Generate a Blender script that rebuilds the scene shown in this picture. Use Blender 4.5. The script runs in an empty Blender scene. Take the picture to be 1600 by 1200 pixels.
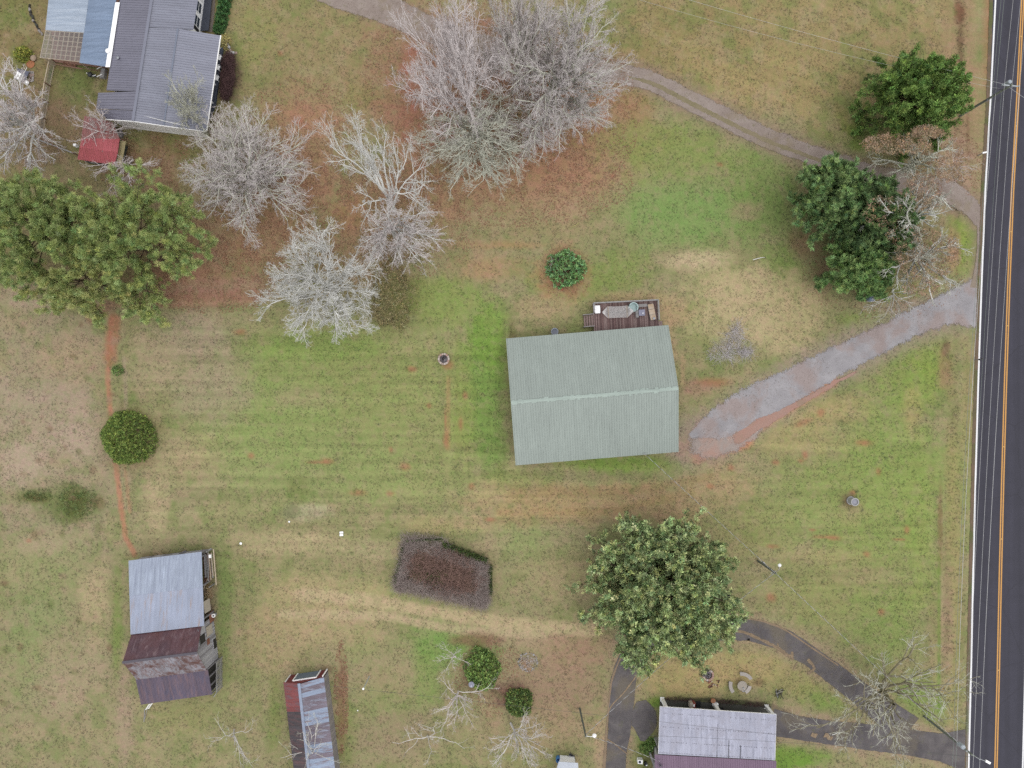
import bpy, math, random
import numpy as np
from mathutils import Vector

# ------------------------------------------------------------------ camera, sky, sun, exposure
H = 92.0                      # drone height in metres
F = 1109.0                    # focal length in photograph pixels (1600 wide)
K = H / F                     # metres per pixel on the ground
scene = bpy.context.scene
col = scene.collection
cam_d = bpy.data.cameras.new('drone_camera')
cam = bpy.data.objects.new('drone_camera', cam_d); col.objects.link(cam)
cam.location = (0, 0, H); cam.rotation_euler = (0, 0, 0)
cam_d.sensor_width = 36.0; cam_d.lens = 36.0 * F / 1600.0
cam_d.clip_start = 0.5; cam_d.clip_end = 4000
scene.camera = cam

SUN_EL, SUN_AZ = math.radians(74), math.radians(125)     # azimuth clockwise from +Y (top of picture)
world = bpy.data.worlds.new('World'); scene.world = world; world.use_nodes = True
wn = world.node_tree; wn.nodes.clear()
sky = wn.nodes.new('ShaderNodeTexSky'); sky.sky_type = 'NISHITA'; sky.sun_disc = False
sky.sun_elevation = SUN_EL; sky.sun_rotation = SUN_AZ; sky.air_density = 1.0; sky.dust_density = 6.0; sky.ozone_density = 1.0
hs = wn.nodes.new('ShaderNodeHueSaturation'); hs.inputs['Saturation'].default_value = 0.30
bgn = wn.nodes.new('ShaderNodeBackground'); bgn.inputs['Strength'].default_value = 0.15
wo = wn.nodes.new('ShaderNodeOutputWorld')
wn.links.new(sky.outputs[0], hs.inputs['Color']); cl = wn.nodes.new('ShaderNodeMix'); cl.data_type = 'RGBA'; cl.inputs[0].default_value = .65; cl.inputs[7].default_value = (10.2, 10.3, 10.5, 1)   # even cloud cover
wn.links.new(hs.outputs[0], cl.inputs[6]); wn.links.new(cl.outputs[2], bgn.inputs['Color']); wn.links.new(bgn.outputs[0], wo.inputs['Surface'])
sd = bpy.data.lights.new('sun', 'SUN'); sd.energy = 0.5; sd.angle = math.radians(50); sd.color = (1.0, .965, .92)
so = bpy.data.objects.new('sun', sd); col.objects.link(so)
sdir = Vector((math.sin(SUN_AZ) * math.cos(SUN_EL), math.cos(SUN_AZ) * math.cos(SUN_EL), math.sin(SUN_EL)))
so.rotation_euler = sdir.to_track_quat('Z', 'Y').to_euler(); so.location = (60, -60, 80)
vs = scene.view_settings
vs.view_transform = 'Standard'; vs.look = 'None'; vs.gamma = 1; vs.use_curve_mapping = False
vs.exposure = EXPO = 0.06
scene.cycles.max_bounces = 5; scene.cycles.diffuse_bounces = 3; scene.cycles.transparent_max_bounces = 8
scene.cycles.use_denoising = False

# ------------------------------------------------------------------ helpers
KR, KG, KB = 2.12, 2.12, 1.98      # what a level white surface sends to the picture, per channel
def s2l(v):
    v = v / 255.0
    return v / 12.92 if v <= 0.04045 else ((v + 0.055) / 1.055) ** 2.4
def C(r, g, b):
    """surface colour of something that a level surface shows as this 8-bit colour in the photograph"""
    return (s2l(r) / KR, s2l(g) / KG, s2l(b) / KB, 1.0)
def W(px, py, z=0.0):
    q = K * (1 - z / H)
    return ((px - 800) * q, (600 - py) * q, z)
def V(*a): return Vector(W(*a))

def link(o, parent=None):
    col.objects.link(o)
    if parent is not None: o.parent = parent
    return o
def origin(o):
    p = Vector((0, 0, 0))
    while o is not None:
        p += o.location; o = o.parent
    return p
def tag(o, label=None, cat=None, group=None, kind=None):
    if label: o['label'] = label
    if cat: o['category'] = cat
    if group: o['group'] = group
    if kind: o['kind'] = kind
    return o
def thing(name, label, cat, loc, group=None):
    e = bpy.data.objects.new(name, None); e.location = loc; e.empty_display_size = .3
    link(e); return tag(e, label, cat, group)

class MB:
    def __init__(s): s.v = []; s.f = []
    def quad(s, a, b, c, d):
        n = len(s.v); s.v += [tuple(a), tuple(b), tuple(c), tuple(d)]; s.f.append((n, n+1, n+2, n+3)); return s
    def poly(s, pts):
        n = len(s.v); s.v += [tuple(p) for p in pts]; s.f.append(tuple(range(n, n+len(pts)))); return s
    def prism(s, pts, d):
        """polygon pts pushed by vector d into a closed solid"""
        n = len(s.v); m = len(pts); d = Vector(d)
        s.v += [tuple(p) for p in pts] + [tuple(Vector(p) + d) for p in pts]
        s.f.append(tuple(range(n, n+m))[::-1]); s.f.append(tuple(range(n+m, n+2*m)))
        for i in range(m):
            j = (i+1) % m; s.f.append((n+i, n+j, n+m+j, n+m+i))
        return s
    def box(s, c, sz, ang=0.0, tilt=None):
        cx, cy, cz = c; a, b, h = sz[0]/2, sz[1]/2, sz[2]/2
        ca, sa = math.cos(ang), math.sin(ang); pts = []
        for z in (-h, h):
            for x, y in ((-a, -b), (a, -b), (a, b), (-a, b)):
                pts.append((cx + x*ca - y*sa, cy + x*sa + y*ca, cz + z))
        n = len(s.v); s.v += pts
        s.f += [(n+3, n+2, n+1, n), (n+4, n+5, n+6, n+7), (n, n+1, n+5, n+4), (n+1, n+2, n+6, n+5), (n+2, n+3, n+7, n+6), (n+3, n, n+4, n+7)]
        return s
    def bar(s, a, b, w, h):
        """rectangular bar from a to b; w across (level), h tall"""
        a = Vector(a); b = Vector(b); t = (b - a).normalized()
        up = Vector((0, 0, 1)) if abs(t.z) < .95 else Vector((1, 0, 0))
        x = t.cross(up).normalized() * (w/2); y = x.cross(t).normalized() * (h/2)
        n = len(s.v)
        for p in (a, b):
            s.v += [tuple(p - x - y), tuple(p + x - y), tuple(p + x + y), tuple(p - x + y)]
        s.f += [(n+3, n+2, n+1, n), (n+4, n+5, n+6, n+7)] + [(n+i, n+(i+1) % 4, n+4+(i+1) % 4, n+4+i) for i in range(4)]
        return s
    def tube(s, pts, r, k=8, cap=True):
        pts = [Vector(p) for p in pts]
        if not hasattr(r, '__len__'): r = [r]*len(pts)
        n = len(s.v)
        for i, p in enumerate(pts):
            t = (pts[min(i+1, len(pts)-1)] - pts[max(i-1, 0)]).normalized()
            ref = Vector((0, 0, 1)) if abs(t.z) < .9 else Vector((1, 0, 0))
            x = t.cross(ref).normalized(); y = t.cross(x)
            for j in range(k):
                a = 2*math.pi*j/k; s.v.append(tuple(p + (x*math.cos(a) + y*math.sin(a))*r[i]))
        for i in range(len(pts)-1):
            for j in range(k):
                j2 = (j+1) % k; s.f.append((n+i*k+j, n+i*k+j2, n+(i+1)*k+j2, n+(i+1)*k+j))
        if cap:
            s.f.append(tuple(n+j for j in range(k))[::-1]); m = n+(len(pts)-1)*k; s.f.append(tuple(m+j for j in range(k)))
        return s
    def lathe(s, c, prof, k=20):
        """profile [(r,z)...] turned round the vertical through c"""
        n = len(s.v); cx, cy, cz = c
        for r, z in prof:
            for j in range(k):
                a = 2*math.pi*j/k; s.v.append((cx + r*math.cos(a), cy + r*math.sin(a), cz + z))
        for i in range(len(prof)-1):
            for j in range(k):
                j2 = (j+1) % k; s.f.append((n+i*k+j, n+i*k+j2, n+(i+1)*k+j2, n+(i+1)*k+j))
        if prof[0][0] > 1e-6: s.f.append(tuple(n+j for j in range(k))[::-1])
        if prof[-1][0] > 1e-6: m = n+(len(prof)-1)*k; s.f.append(tuple(m+j for j in range(k)))
        return s
    def arc(s, c, r0, r1, a0, a1, z0, z1, n=6):
        """a block bounded by two radii and two angles"""
        m = len(s.v); cx, cy = c[0], c[1]
        for i in range(n+1):
            a = a0 + (a1-a0)*i/n
            for r, z in ((r0, z0), (r1, z0), (r1, z1), (r0, z1)):
                s.v.append((cx + r*math.cos(a), cy + r*math.sin(a), z))
        for i in range(n):
            b = m + 4*i
            for j in range(4):
                s.f.append((b+j, b+(j+1) % 4, b+4+(j+1) % 4, b+4+j))
        s.f.append((m+3, m+2, m+1, m)); e = m+4*n; s.f.append((e, e+1, e+2, e+3))
        return s
    def build(s, name, mat, parent=None, smooth=False):
        me = bpy.data.meshes.new(name); o0 = origin(parent) if parent is not None else Vector((0, 0, 0))
        if parent is None and s.v:
            a = np.array(s.v); lo = a.min(0); hi = a.max(0); o0 = Vector(((lo[0]+hi[0])/2, (lo[1]+hi[1])/2, lo[2]))
        me.from_pydata([(x-o0.x, y-o0.y, z-o0.z) for x, y, z in s.v], [], s.f)
        me.materials.append(mat)
        if smooth: me.shade_smooth()
        me.validate()
        o = bpy.data.objects.new(name, me); link(o, parent)
        if parent is None: o.location = o0
        return o

def np_mesh(name, v, faces, mat, parent=None, colr=None, smooth=False):
    """fast mesh: v (n,3) world coordinates, faces (m,k); colr (n,3) linear colours"""
    v = np.asarray(v, dtype=np.float64); o0 = origin(parent) if parent is not None else Vector((0, 0, 0))
    v = v - np.array(o0)[None]
    me = bpy.data.meshes.new(name); n = len(v); m, k = faces.shape
    me.vertices.add(n); me.vertices.foreach_set('co', v.astype(np.float32).ravel())
    me.loops.add(m*k); me.loops.foreach_set('vertex_index', faces.astype(np.int32).ravel())
    me.polygons.add(m); me.polygons.foreach_set('loop_start', np.arange(0, m*k, k, dtype=np.int32))
    me.polygons.foreach_set('loop_total', np.full(m, k, dtype=np.int32))
    if smooth: me.polygons.foreach_set('use_smooth', np.ones(m, dtype=bool))
    me.update(calc_edges=True)
    if colr is not None:
        ca = me.color_attributes.new('tint', 'FLOAT_COLOR', 'POINT')
        ca.data.foreach_set('color', np.concatenate([colr, np.ones((n, 1))], 1).astype(np.float32).ravel())
    me.materials.append(mat)
    o = bpy.data.objects.new(name, me); return link(o, parent)

# ------------------------------------------------------------------ noise (numpy)
def vnoise(x, y, seed=0):
    x = np.asarray(x, float); y = np.asarray(y, float)
    xi = np.floor(x).astype(np.int64); yi = np.floor(y).astype(np.int64); fx = x-xi; fy = y-yi
    fx = fx*fx*(3-2*fx); fy = fy*fy*(3-2*fy)
    def h(a, b):
        n = (a*374761393 + b*668265263 + seed*974634777) & 0xffffffff
        n = ((n ^ (n >> 13))*1274126177) & 0xffffffff
        n = (n ^ (n >> 16)) & 0xffffffff
        return n/4294967295.0
    return (h(xi, yi)*(1-fx)+h(xi+1, yi)*fx)*(1-fy) + (h(xi, yi+1)*(1-fx)+h(xi+1, yi+1)*fx)*fy
def fbm(x, y, seed=0, o=4):
    r = 0; a = .5; t = 0
    for i in range(o):
        r = r + a*vnoise(x*2**i, y*2**i, seed+i*17); t += a; a *= .5
    return r/t

# ------------------------------------------------------------------ materials
def mat_new(name):
    m = bpy.data.materials.new(name); m.use_nodes = True
    nt = m.node_tree; b = nt.nodes['Principled BSDF']; return m, nt, b
def nnode(nt, t, **kw):
    n = nt.nodes.new(t)
    for k, v in kw.items(): setattr(n, k, v)
    return n
def mixrgb(nt, fac, a, b, mode='MIX'):
    n = nt.nodes.new('ShaderNodeMix'); n.data_type = 'RGBA'; n.blend_type = mode; n.clamp_factor = True
    for sock, val in ((n.inputs[0], fac), (n.inputs[6], a), (n.inputs[7], b)):
        if hasattr(val, 'is_output'): nt.links.new(val, sock)
        elif isinstance(val, (int, float)): sock.default_value = val
        else: sock.default_value = val
    return n.outputs[2]
def noise(nt, scale, detail=3, rough=.6, coord=None, stretch=None, rot=0.0, dist=0.0):
    tc = nt.nodes.new('ShaderNodeTexCoord'); src = tc.outputs[coord or 'Object']
    mp = nt.nodes.new('ShaderNodeMapping'); nt.links.new(src, mp.inputs['Vector'])
    if stretch: mp.inputs['Scale'].default_value = stretch
    mp.inputs['Rotation'].default_value = (0, 0, rot)
    n = nt.nodes.new('ShaderNodeTexNoise'); n.inputs['Scale'].default_value = scale; n.inputs['Detail'].default_value = detail
    n.inputs['Roughness'].default_value = rough; n.inputs['Distortion'].default_value = dist
    nt.links.new(mp.outputs[0], n.inputs['Vector']); return n.outputs['Fac']
def ramp(nt, fac, stops, interp='LINEAR'):
    r = nt.nodes.new('ShaderNodeValToRGB'); e = r.color_ramp.elements; r.color_ramp.interpolation = interp
    while len(e) < len(stops): e.new(.5)
    for el, (p, c) in zip(e, stops):
        el.position = p; el.color = c if hasattr(c, '__len__') else (c, c, c, 1)
    nt.links.new(fac, r.inputs[0]); return r.outputs[0]
def bump(nt, b, h, strength=.3, dist=.02):
    n = nt.nodes.new('ShaderNodeBump'); n.inputs['Strength'].default_value = strength; n.inputs['Distance'].default_value = dist
    nt.links.new(h, n.inputs['Height']); nt.links.new(n.outputs[0], b.inputs['Normal'])
def objrand(nt):
    return nt.nodes.new('ShaderNodeObjectInfo').outputs['Random']

def mat_plain(name, c, rough=.7, var=.15, scale=3.0, metal=0.0, c2=None, pervar=.1):
    """paint or wood or stone: base colour, a blotchy second tone, small tonal change from piece to piece"""
    c = tuple(min(.82, x*1.15) for x in c[:3])+(1,); c2 = tuple(min(.82, x*1.15) for x in c2[:3])+(1,) if c2 else None
    m, nt, b = mat_new(name)
    n = noise(nt, scale, 4)
    dark = tuple(x*(1-var*1.4) for x in c[:3]) + (1,); lite = tuple(min(1, x*(1+var)) for x in c[:3]) + (1,)
    o = ramp(nt, n, [(.3, dark), (.7, c2 if c2 else lite)])
    if pervar:
        v = ramp(nt, objrand(nt), [(0, 1-pervar), (1, 1+pervar)])
        o = mixrgb(nt, 1.0, o, v, 'MULTIPLY')
    nt.links.new(o, b.inputs['Base Color']); b.inputs['Roughness'].default_value = rough; b.inputs['Metallic'].default_value = metal
    return m
def mat_metal_roof(name, c, rough=.45, streak=None, sc=(.25, 3.0, 1), rot=0.0, amount=.5, thr=(.45, .62), var=.06, blot=None, pervar=.05, c2=None):
    """painted or galvanised sheet; streak = second colour run down the slope (rust), stretched along the fall"""
    G = 1.45; g_ = lambda q: tuple(min(.8, x*G) for x in q[:3])+(1,)
    c = g_(c); c2 = g_(c2) if c2 else None; streak = g_(streak) if streak else None; blot = g_(blot) if blot else None
    m, nt, b = mat_new(name)
    n0 = noise(nt, .35, 4); base = ramp(nt, n0, [(.3, tuple(x*(1-var*1.5) for x in c[:3])+(1,)), (.7, c2 or tuple(x*(1+var) for x in c[:3])+(1,))])
    n3 = noise(nt, 1.0, 4, .7, stretch=sc, rot=rot)
    base = mixrgb(nt, 1.0, base, ramp(nt, n3, [(.25, 1-2.2*var), (.75, 1+1.2*var)]), 'MULTIPLY')
    if streak:
        n1 = noise(nt, 1.3, 5, .65, stretch=sc, rot=rot, dist=.3)
        f = ramp(nt, n1, [(thr[0], 0.0), (thr[1], 1.0)])
        f2 = mixrgb(nt, 1.0, f, (amount, amount, amount, 1), 'MULTIPLY')
        base = mixrgb(nt, f2, base, streak)
    if blot:
        n2 = noise(nt, .6, 5, .7, dist=.6); f = ramp(nt, n2, [(.48, 0.0), (.6, 1.0)])
        base = mixrgb(nt, f, base, blot)
    v = ramp(nt, objrand(nt), [(0, 1-pervar), (1, 1+pervar)])
    base = mixrgb(nt, 1.0, base, v, 'MULTIPLY')
    nt.links.new(base, b.inputs['Base Color']); b.inputs['Roughness'].default_value = rough; b.inputs['Metallic'].default_value = 0.0
    b.inputs['Specular IOR Level'].default_value = .35
    return m
def mat_tint(name, rough=.7, mul=1.0):
    """colour from the mesh's own tint attribute (leaf to leaf variation)"""
    m, nt, b = mat_new(name)
    a = nt.nodes.new('ShaderNodeAttribute'); a.attribute_name = 'tint'
    nt.links.new(a.outputs['Color'], b.inputs['Base Color']); b.inputs['Roughness'].default_value = rough
    b.inputs['Specular IOR Level'].default_value = .25
    return m
M_leaf = mat_tint('leaf_surface', .6)
def mat_bark(name, c, c2):
    m, nt, b = mat_new(name)
    n = noise(nt, 1.2, 4, .7); o = ramp(nt, n, [(.35, c), (.65, c2)])
    nt.links.new(o, b.inputs['Base Color']); b.inputs['Roughness'].default_value = .9; b.inputs['Specular IOR Level'].default_value = .1
    return m

# ================================================================== GROUND
def axis(lo, hi, step):
    core = np.arange(lo, hi+.01, step); g = []; d = step; x = lo
    while x > -9000: d *= 1.45; x -= d; g.append(x)
    h = []; d = step; x = core[-1]
    while x < 10500: d *= 1.45; x += d; h.append(x)
    return np.concatenate([np.array(g[::-1]), core, np.array(h)])
GX = axis(-30, 1512, 3.0); GY = axis(-30, 1230, 3.0)
PX, PY = np.meshgrid(GX, GY)
PX = PX.ravel(); PY = PY.ravel()
def c8(r, g, b): return np.array(C(r, g, b)[:3])
base = np.zeros((PX.size, 3)) + c8(147, 139, 101)
def over(colr, a):
    global base
    base = base*(1-a[:, None]) + np.asarray(colr)[None]*a[:, None]
def sst(x, a, b):
    t = np.clip((x-a)/(b-a), 0, 1); return t*t*(3-2*t)
WN = (fbm(PX/42, PY/42, 5, 4)-.5); WN2 = (fbm(PX/11, PY/11, 9, 3)-.5); WN3 = (fbm(PX/4, PY/4, 19, 2)-.5)
def blob(cx, cy, rx, ry, c, a=.8, edge=.5, ang=0, rough=.6):
    """soft patch of ground cover with a ragged edge"""
    ca, sa = math.cos(math.radians(ang)), math.sin(math.radians(ang))
    x = PX-cx; y = PY-cy; u = (x*ca+y*sa)/rx; v = (-x*sa+y*ca)/ry
    d = np.sqrt(u*u+v*v) + WN*rough*(1.2 if min(rx, ry) > 20 else .3) + WN2*rough*.9 + WN3*rough*.5
    over(c8(*c), a*(1-sst(d, 1-edge, 1+edge*.6)))
def dline(pts):
    best = np.full(PX.size, 1e9)
    for (x0, y0), (x1, y1) in zip(pts[:-1], pts[1:]):
        dx, dy = x1-x0, y1-y0; t = np.clip(((PX-x0)*dx+(PY-y0)*dy)/(dx*dx+dy*dy), 0, 1)
        best = np.minimum(best, np.hypot(PX-x0-t*dx, PY-y0-t*dy))
    return best
def stroke(pts, w, c, a=.8, soft=.5, rough=.5):
    d = dline(pts)/(w/2) + WN2*rough + WN*rough*.4 + WN3*rough*.6
    over(c8(*c), a*(1-sst(d, 1-soft, 1+soft)))
def mott(c, seed, s, thr=.52, wid=.12, a=.6, mask=None):
    n = fbm(PX/s, PY/s, seed, 4); m = sst(n, thr, thr+wid)*a
    if mask is not None: m = m*mask
    over(c8(*c), m)
def box_mask(x0, y0, x1, y1, s=40):
    d = WN*90
    return sst(PX+d, x0-s, x0+s)*(1-sst(PX+d, x1-s, x1+s))*sst(PY+d, y0-s, y0+s)*(1-sst(PY+d, y1-s, y1+s))

# broad cover
mott((134, 134, 88), 31, 120, .42, .2, .6)
over(c8(151, 138, 109), box_mask(-500, 470, 175, 900)*.9)                 # thin grass of the west field
over(c8(146, 137, 102), box_mask(-500, 880, 200, 1500)*.8)
over(c8(150, 134, 92), box_mask(960, -600, 1500, 170, 30)*.9)             # dry hay field in the north east
blob(1080, 60, 120, 60, (134, 122, 78), .5); blob(1300, 150, 150, 60, (158, 142, 96), .6, ang=25); blob(1150, 120, 120, 35, (160, 142, 98), .6, ang=25)
blob(1335, 190, 40, 45, (125, 130, 70), .6); blob(1345, 215, 25, 25, (105, 135, 50), .5)
over(c8(127, 112, 76), box_mask(-400, -300, 370, 270)*.85)                # yard of the grey house
over(c8(145, 131, 92), box_mask(370, -300, 640, 175)*.9)
blob(395, 55, 40, 50, (140, 140, 85), .6); blob(565, 155, 40, 25, (140, 135, 80), .5)
blob(130, 130, 35, 40, (105, 112, 65), .8); blob(25, 20, 30, 30, (112, 118, 66), .6); blob(240, 235, 50, 20, (112, 104, 62), .7); blob(85, 60, 8, 40, (120, 90, 68), .6)
mott((112, 126, 70), 41, 30, .54, .10, .40); mott((164, 146, 112), 43, 22, .56, .10, .38)
# leaf litter
for a in [(470, 235, 75, 95, (155, 110, 78), .85), (300, 430, 100, 55, (148, 98, 70), .9), (420, 330, 90, 90, (152, 106, 74), .85), (350, 455, 110, 22, (152, 114, 90), .75),
          (230, 265, 60, 50, (140, 103, 72), .8), (560, 400, 90, 60, (146, 112, 78), .7), (610, 330, 110, 80, (148, 108, 74), .75), (720, 120, 150, 130, (150, 100, 76), .95),
          (880, 180, 110, 110, (158, 104, 74), .9), (800, 275, 170, 70, (162, 113, 80), .85), (940, 250, 70, 35, (158, 116, 80), .6), (650, 190, 50, 110, (152, 98, 72), .8),
          (470, 190, 60, 25, (166, 112, 82), .6), (760, 420, 60, 24, (165, 118, 80), .7), (780, 383, 75, 7, (170, 115, 75), .6), (985, 120, 40, 12, (150, 112, 70), .6),
          (640, 120, 14, 90, (150, 88, 66), .6), (850, 340, 110, 40, (155, 126, 88), .6), (700, 380, 80, 30, (140, 116, 76), .5), (1000, 190, 30, 60, (158, 112, 70), .5),
          (120, 270, 130, 30, (128, 104, 72), .5), (60, 200, 90, 60, (132, 100, 76), .6), (300, 370, 40, 60, (152, 104, 74), .7), (545, 330, 30, 30, (150, 104, 66), .7)]:
    a = list(a); g_ = sum(a[4])/3; a[4] = tuple(.84*q_+.16*g_+14 for q_ in a[4]); a[5] *= .85; blob(*a, edge=.7, ang=0)
# green lawns
for a in [(560, 600, 240, 110, (131, 138, 82), .9), (420, 640, 130, 90, (126, 142, 80), .75), (640, 700, 130, 90, (134, 139, 86), .8), (470, 720, 150, 70, (132, 142, 86), .7), (500, 540, 110, 26, (124, 146, 74), .6),
          (690, 470, 90, 40, (126, 142, 74), .8), (755, 600, 32, 105, (110, 138, 66), .85), (765, 520, 30, 60, (112, 140, 60), .7), (722, 640, 22, 80, (132, 142, 76), .6), (770, 680, 22, 60, (114, 138, 70), .7),
          (1090, 330, 130, 60, (116, 142, 78), .85), (1180, 270, 60, 60, (118, 138, 74), .75), (1060, 235, 110, 50, (126, 138, 76), .8), (1200, 340, 60, 50, (116, 134, 74), .7), (1000, 220, 60, 30, (132, 134, 78), .6),
          (910, 440, 90, 34, (122, 134, 72), .75), (960, 420, 50, 30, (118, 132, 70), .7), (1120, 430, 60, 40, (122, 134, 76), .6), (1100, 500, 34, 70, (118, 132, 72), .7), (1225, 420, 40, 40, (112, 134, 66), .7),
          (1370, 780, 150, 150, (128, 140, 78), .9), (1430, 600, 60, 60, (120, 140, 66), .8), (1390, 700, 70, 90, (126, 142, 76), .6), (1300, 930, 130, 60, (134, 136, 84), .8), (1380, 980, 60, 60, (124, 140, 76), .7),
          (1230, 800, 80, 70, (132, 140, 84), .6), (1460, 560, 40, 40, (124, 140, 66), .6), (1160, 830, 70, 50, (134, 134, 82), .5), (1440, 830, 30, 120, (128, 142, 74), .6),
          (700, 1010, 60, 40, (112, 140, 72), .85), (665, 1060, 25, 50, (116, 138, 72), .7), (590, 930, 90, 16, (132, 140, 84), .5), (560, 1010, 30, 30, (128, 136, 82), .5), (600, 1100, 60, 60, (124, 132, 80), .6), (540, 1150, 20, 50, (112, 128, 66), .6),
          (110, 790, 48, 34, (100, 112, 64), .85), (50, 775, 34, 14, (105, 112, 66), .8), (60, 960, 50, 40, (122, 134, 84), .6), (45, 1030, 30, 60, (124, 134, 84), .6), (70, 880, 80, 50, (134, 138, 90), .6), (183, 990, 10, 90, (112, 130, 66), .7),
          (350, 950, 14, 110, (112, 130, 72), .7), (280, 1120, 60, 30, (130, 130, 82), .6), (430, 1110, 12, 80, (112, 124, 66), .6), (10, 640, 80, 20, (132, 134, 90), .4),
          (820, 830, 40, 60, (122, 140, 80), .5), (810, 760, 60, 30, (126, 136, 74), .6), (960, 725, 100, 14, (112, 138, 60), .8), (870, 870, 60, 20, (132, 136, 86), .5),
          (1300, 1085, 60, 26, (118, 138, 68), .8), (1240, 1185, 60, 24, (104, 136, 54), .9), (1025, 1096, 12, 10, (96, 134, 46), .9), (1010, 1155, 18, 20, (92, 126, 50), .7), (1440, 1090, 50, 40, (122, 142, 74), .7), (1000, 1185, 20, 20, (112, 128, 62), .6),
          (1500, 375, 22, 60, (124, 140, 66), .9), (1440, 455, 70, 14, (126, 136, 68), .8), (1370, 500, 60, 14, (116, 140, 60), .8), (1430, 190, 60, 40, (118, 124, 66), .5)]:
    a = list(a); a[4] = (a[4][0]+7, a[4][1]+6, a[4][2]+5); blob(*a, edge=.6)
# dry, tan and grey-brown patches
for a in [(1180, 490, 100, 66, (172, 156, 116), .9), (1095, 408, 55, 18, (176, 160, 122), .95), (1150, 445, 90, 34, (170, 154, 114), .8), (1245, 480, 50, 60, (164, 150, 108), .75), (1165, 330, 26, 16, (150, 132, 100), .6),
          (1000, 470, 80, 16, (164, 142, 104), .7), (850, 480, 50, 20, (164, 142, 106), .6), (1045, 560, 12, 70, (168, 146, 108), .8), (1045, 490, 40, 20, (166, 140, 102), .6), (860, 640, 10, 10, (160, 144, 104), .1),
          (880, 790, 130, 34, (156, 134, 94), .85), (1030, 790, 90, 34, (158, 134, 98), .8), (1130, 760, 60, 30, (160, 138, 100), .7), (760, 770, 34, 20, (168, 148, 108), .5), (900, 900, 100, 34, (156, 142, 102), .6), (700, 820, 80, 16, (162, 146, 100), .5),
          (330, 600, 70, 60, (150, 136, 108), .75), (300, 520, 70, 40, (148, 134, 108), .7), (240, 560, 40, 60, (160, 142, 112), .6), (245, 790, 22, 50, (166, 150, 112), .7), (290, 720, 50, 40, (158, 142, 104), .5), (470, 620, 60, 24, (146, 136, 98), .6),
          (45, 460, 50, 26, (168, 148, 124), .8), (60, 640, 90, 60, (156, 138, 116), .6), (130, 690, 40, 40, (164, 144, 122), .7), (30, 720, 50, 40, (164, 146, 122), .7), (110, 560, 70, 40, (164, 140, 110), .5), (60, 850, 50, 16, (160, 140, 114), .5),
          (150, 940, 26, 60, (166, 150, 112), .7), (110, 1060, 60, 60, (158, 140, 112), .5), (195, 1110, 16, 90, (152, 132, 108), .7), (480, 800, 40, 14, (170, 160, 128), .6), (460, 850, 90, 26, (160, 146, 108), .7), (590, 860, 60, 20, (158, 144, 108), .6), (500, 930, 110, 40, (162, 146, 104), .6),
          (440, 1000, 70, 50, (158, 138, 102), .6), (520, 980, 80, 40, (160, 142, 104), .6), (880, 1060, 80, 80, (142, 120, 94), .95), (830, 1000, 60, 20, (154, 134, 104), .7), (900, 1010, 60, 40, (150, 124, 96), .6), (770, 1100, 20, 60, (152, 130, 98), .6), (600, 1060, 60, 30, (150, 132, 100), .5), (620, 1150, 80, 40, (140, 122, 96), .6),
          (860, 1140, 80, 40, (150, 130, 98), .6), (940, 1170, 14, 60, (166, 142, 108), .7), (1080, 1060, 90, 40, (164, 146, 98), .85), (1160, 1040, 60, 30, (160, 142, 96), .7), (1180, 1000, 60, 10, (158, 144, 94), .5), (1240, 1060, 50, 30, (150, 138, 88), .5),
          (1250, 680, 90, 40, (156, 142, 96), .6), (1300, 640, 60, 30, (160, 142, 96), .6), (1425, 640, 16, 40, (158, 140, 92), .5), (1280, 870, 80, 14, (152, 138, 96), .5), (1330, 800, 24, 20, (146, 132, 94), .5), (1340, 900, 60, 16, (150, 132, 100), .4),
          (1505, 150, 34, 160, (148, 124, 92), .9), (1545, 60, 10, 100, (150, 100, 76), .6), (1490, 900, 14, 300, (140, 132, 84), .8), (1510, 640, 10, 100, (140, 132, 84), .6), (1480, 980, 12, 110, (148, 128, 98), .8), (1478, 590, 14, 20, (150, 122, 92), .7), (1460, 1010, 10, 80, (148, 134, 92), .4),
          (1490, 260, 40, 60, (158, 132, 108), .8), (1440, 300, 70, 60, (150, 126, 96), .6), (1490, 390, 12, 34, (166, 126, 100), .8), (1255, 380, 26, 30, (130, 104, 76), .7), (1290, 430, 20, 30, (140, 116, 86), .6), (1090, 605, 30, 14, (150, 116, 96), .7), (880, 425, 44, 40, (166, 124, 92), .8)]:
    a = list(a); a[4] = (a[4][0]+9, a[4][1]+8, a[4][2]+8); blob(*a, edge=.6)
# worn tracks and wheel marks
stroke([(470, 930), (560, 935), (680, 958), (800, 975), (930, 985)], 20, (180, 162, 124), .9)
stroke([(440, 960), (600, 962), (720, 985), (850, 992)], 14, (178, 160, 124), .8)
stroke([(700, 590), (700, 700), (696, 690)], 7, (166, 134, 92), .5)
stroke([(782, 800), (950, 800), (1080, 770)], 12, (160, 132, 92), .4); stroke([(800, 770), (1000, 765), (1110, 745)], 14, (154, 128, 92), .45)
stroke([(1068, 560), (1066, 600)], 8, (168, 146, 108), .6)
stroke([(175, 500), (168, 590), (172, 640), (180, 720), (190, 800), (196, 840), (210, 866)], 8, (174, 120, 94), .75, rough=.5)
stroke([(150, 490), (180, 470), (230, 470), (290, 468), (400, 462)], 22, (150, 112, 90), .7)
stroke([(178, 500), (172, 560)], 20, (160, 110, 84), .75)
stroke([(194, 560), (197, 640)], 6, (164, 146, 120), .6); stroke([(195, 730), (203, 800)], 5, (170, 130, 100), .5)
stroke([(190, 478), (300, 474), (400, 470)], 3, (170, 140, 110), .4)
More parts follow.
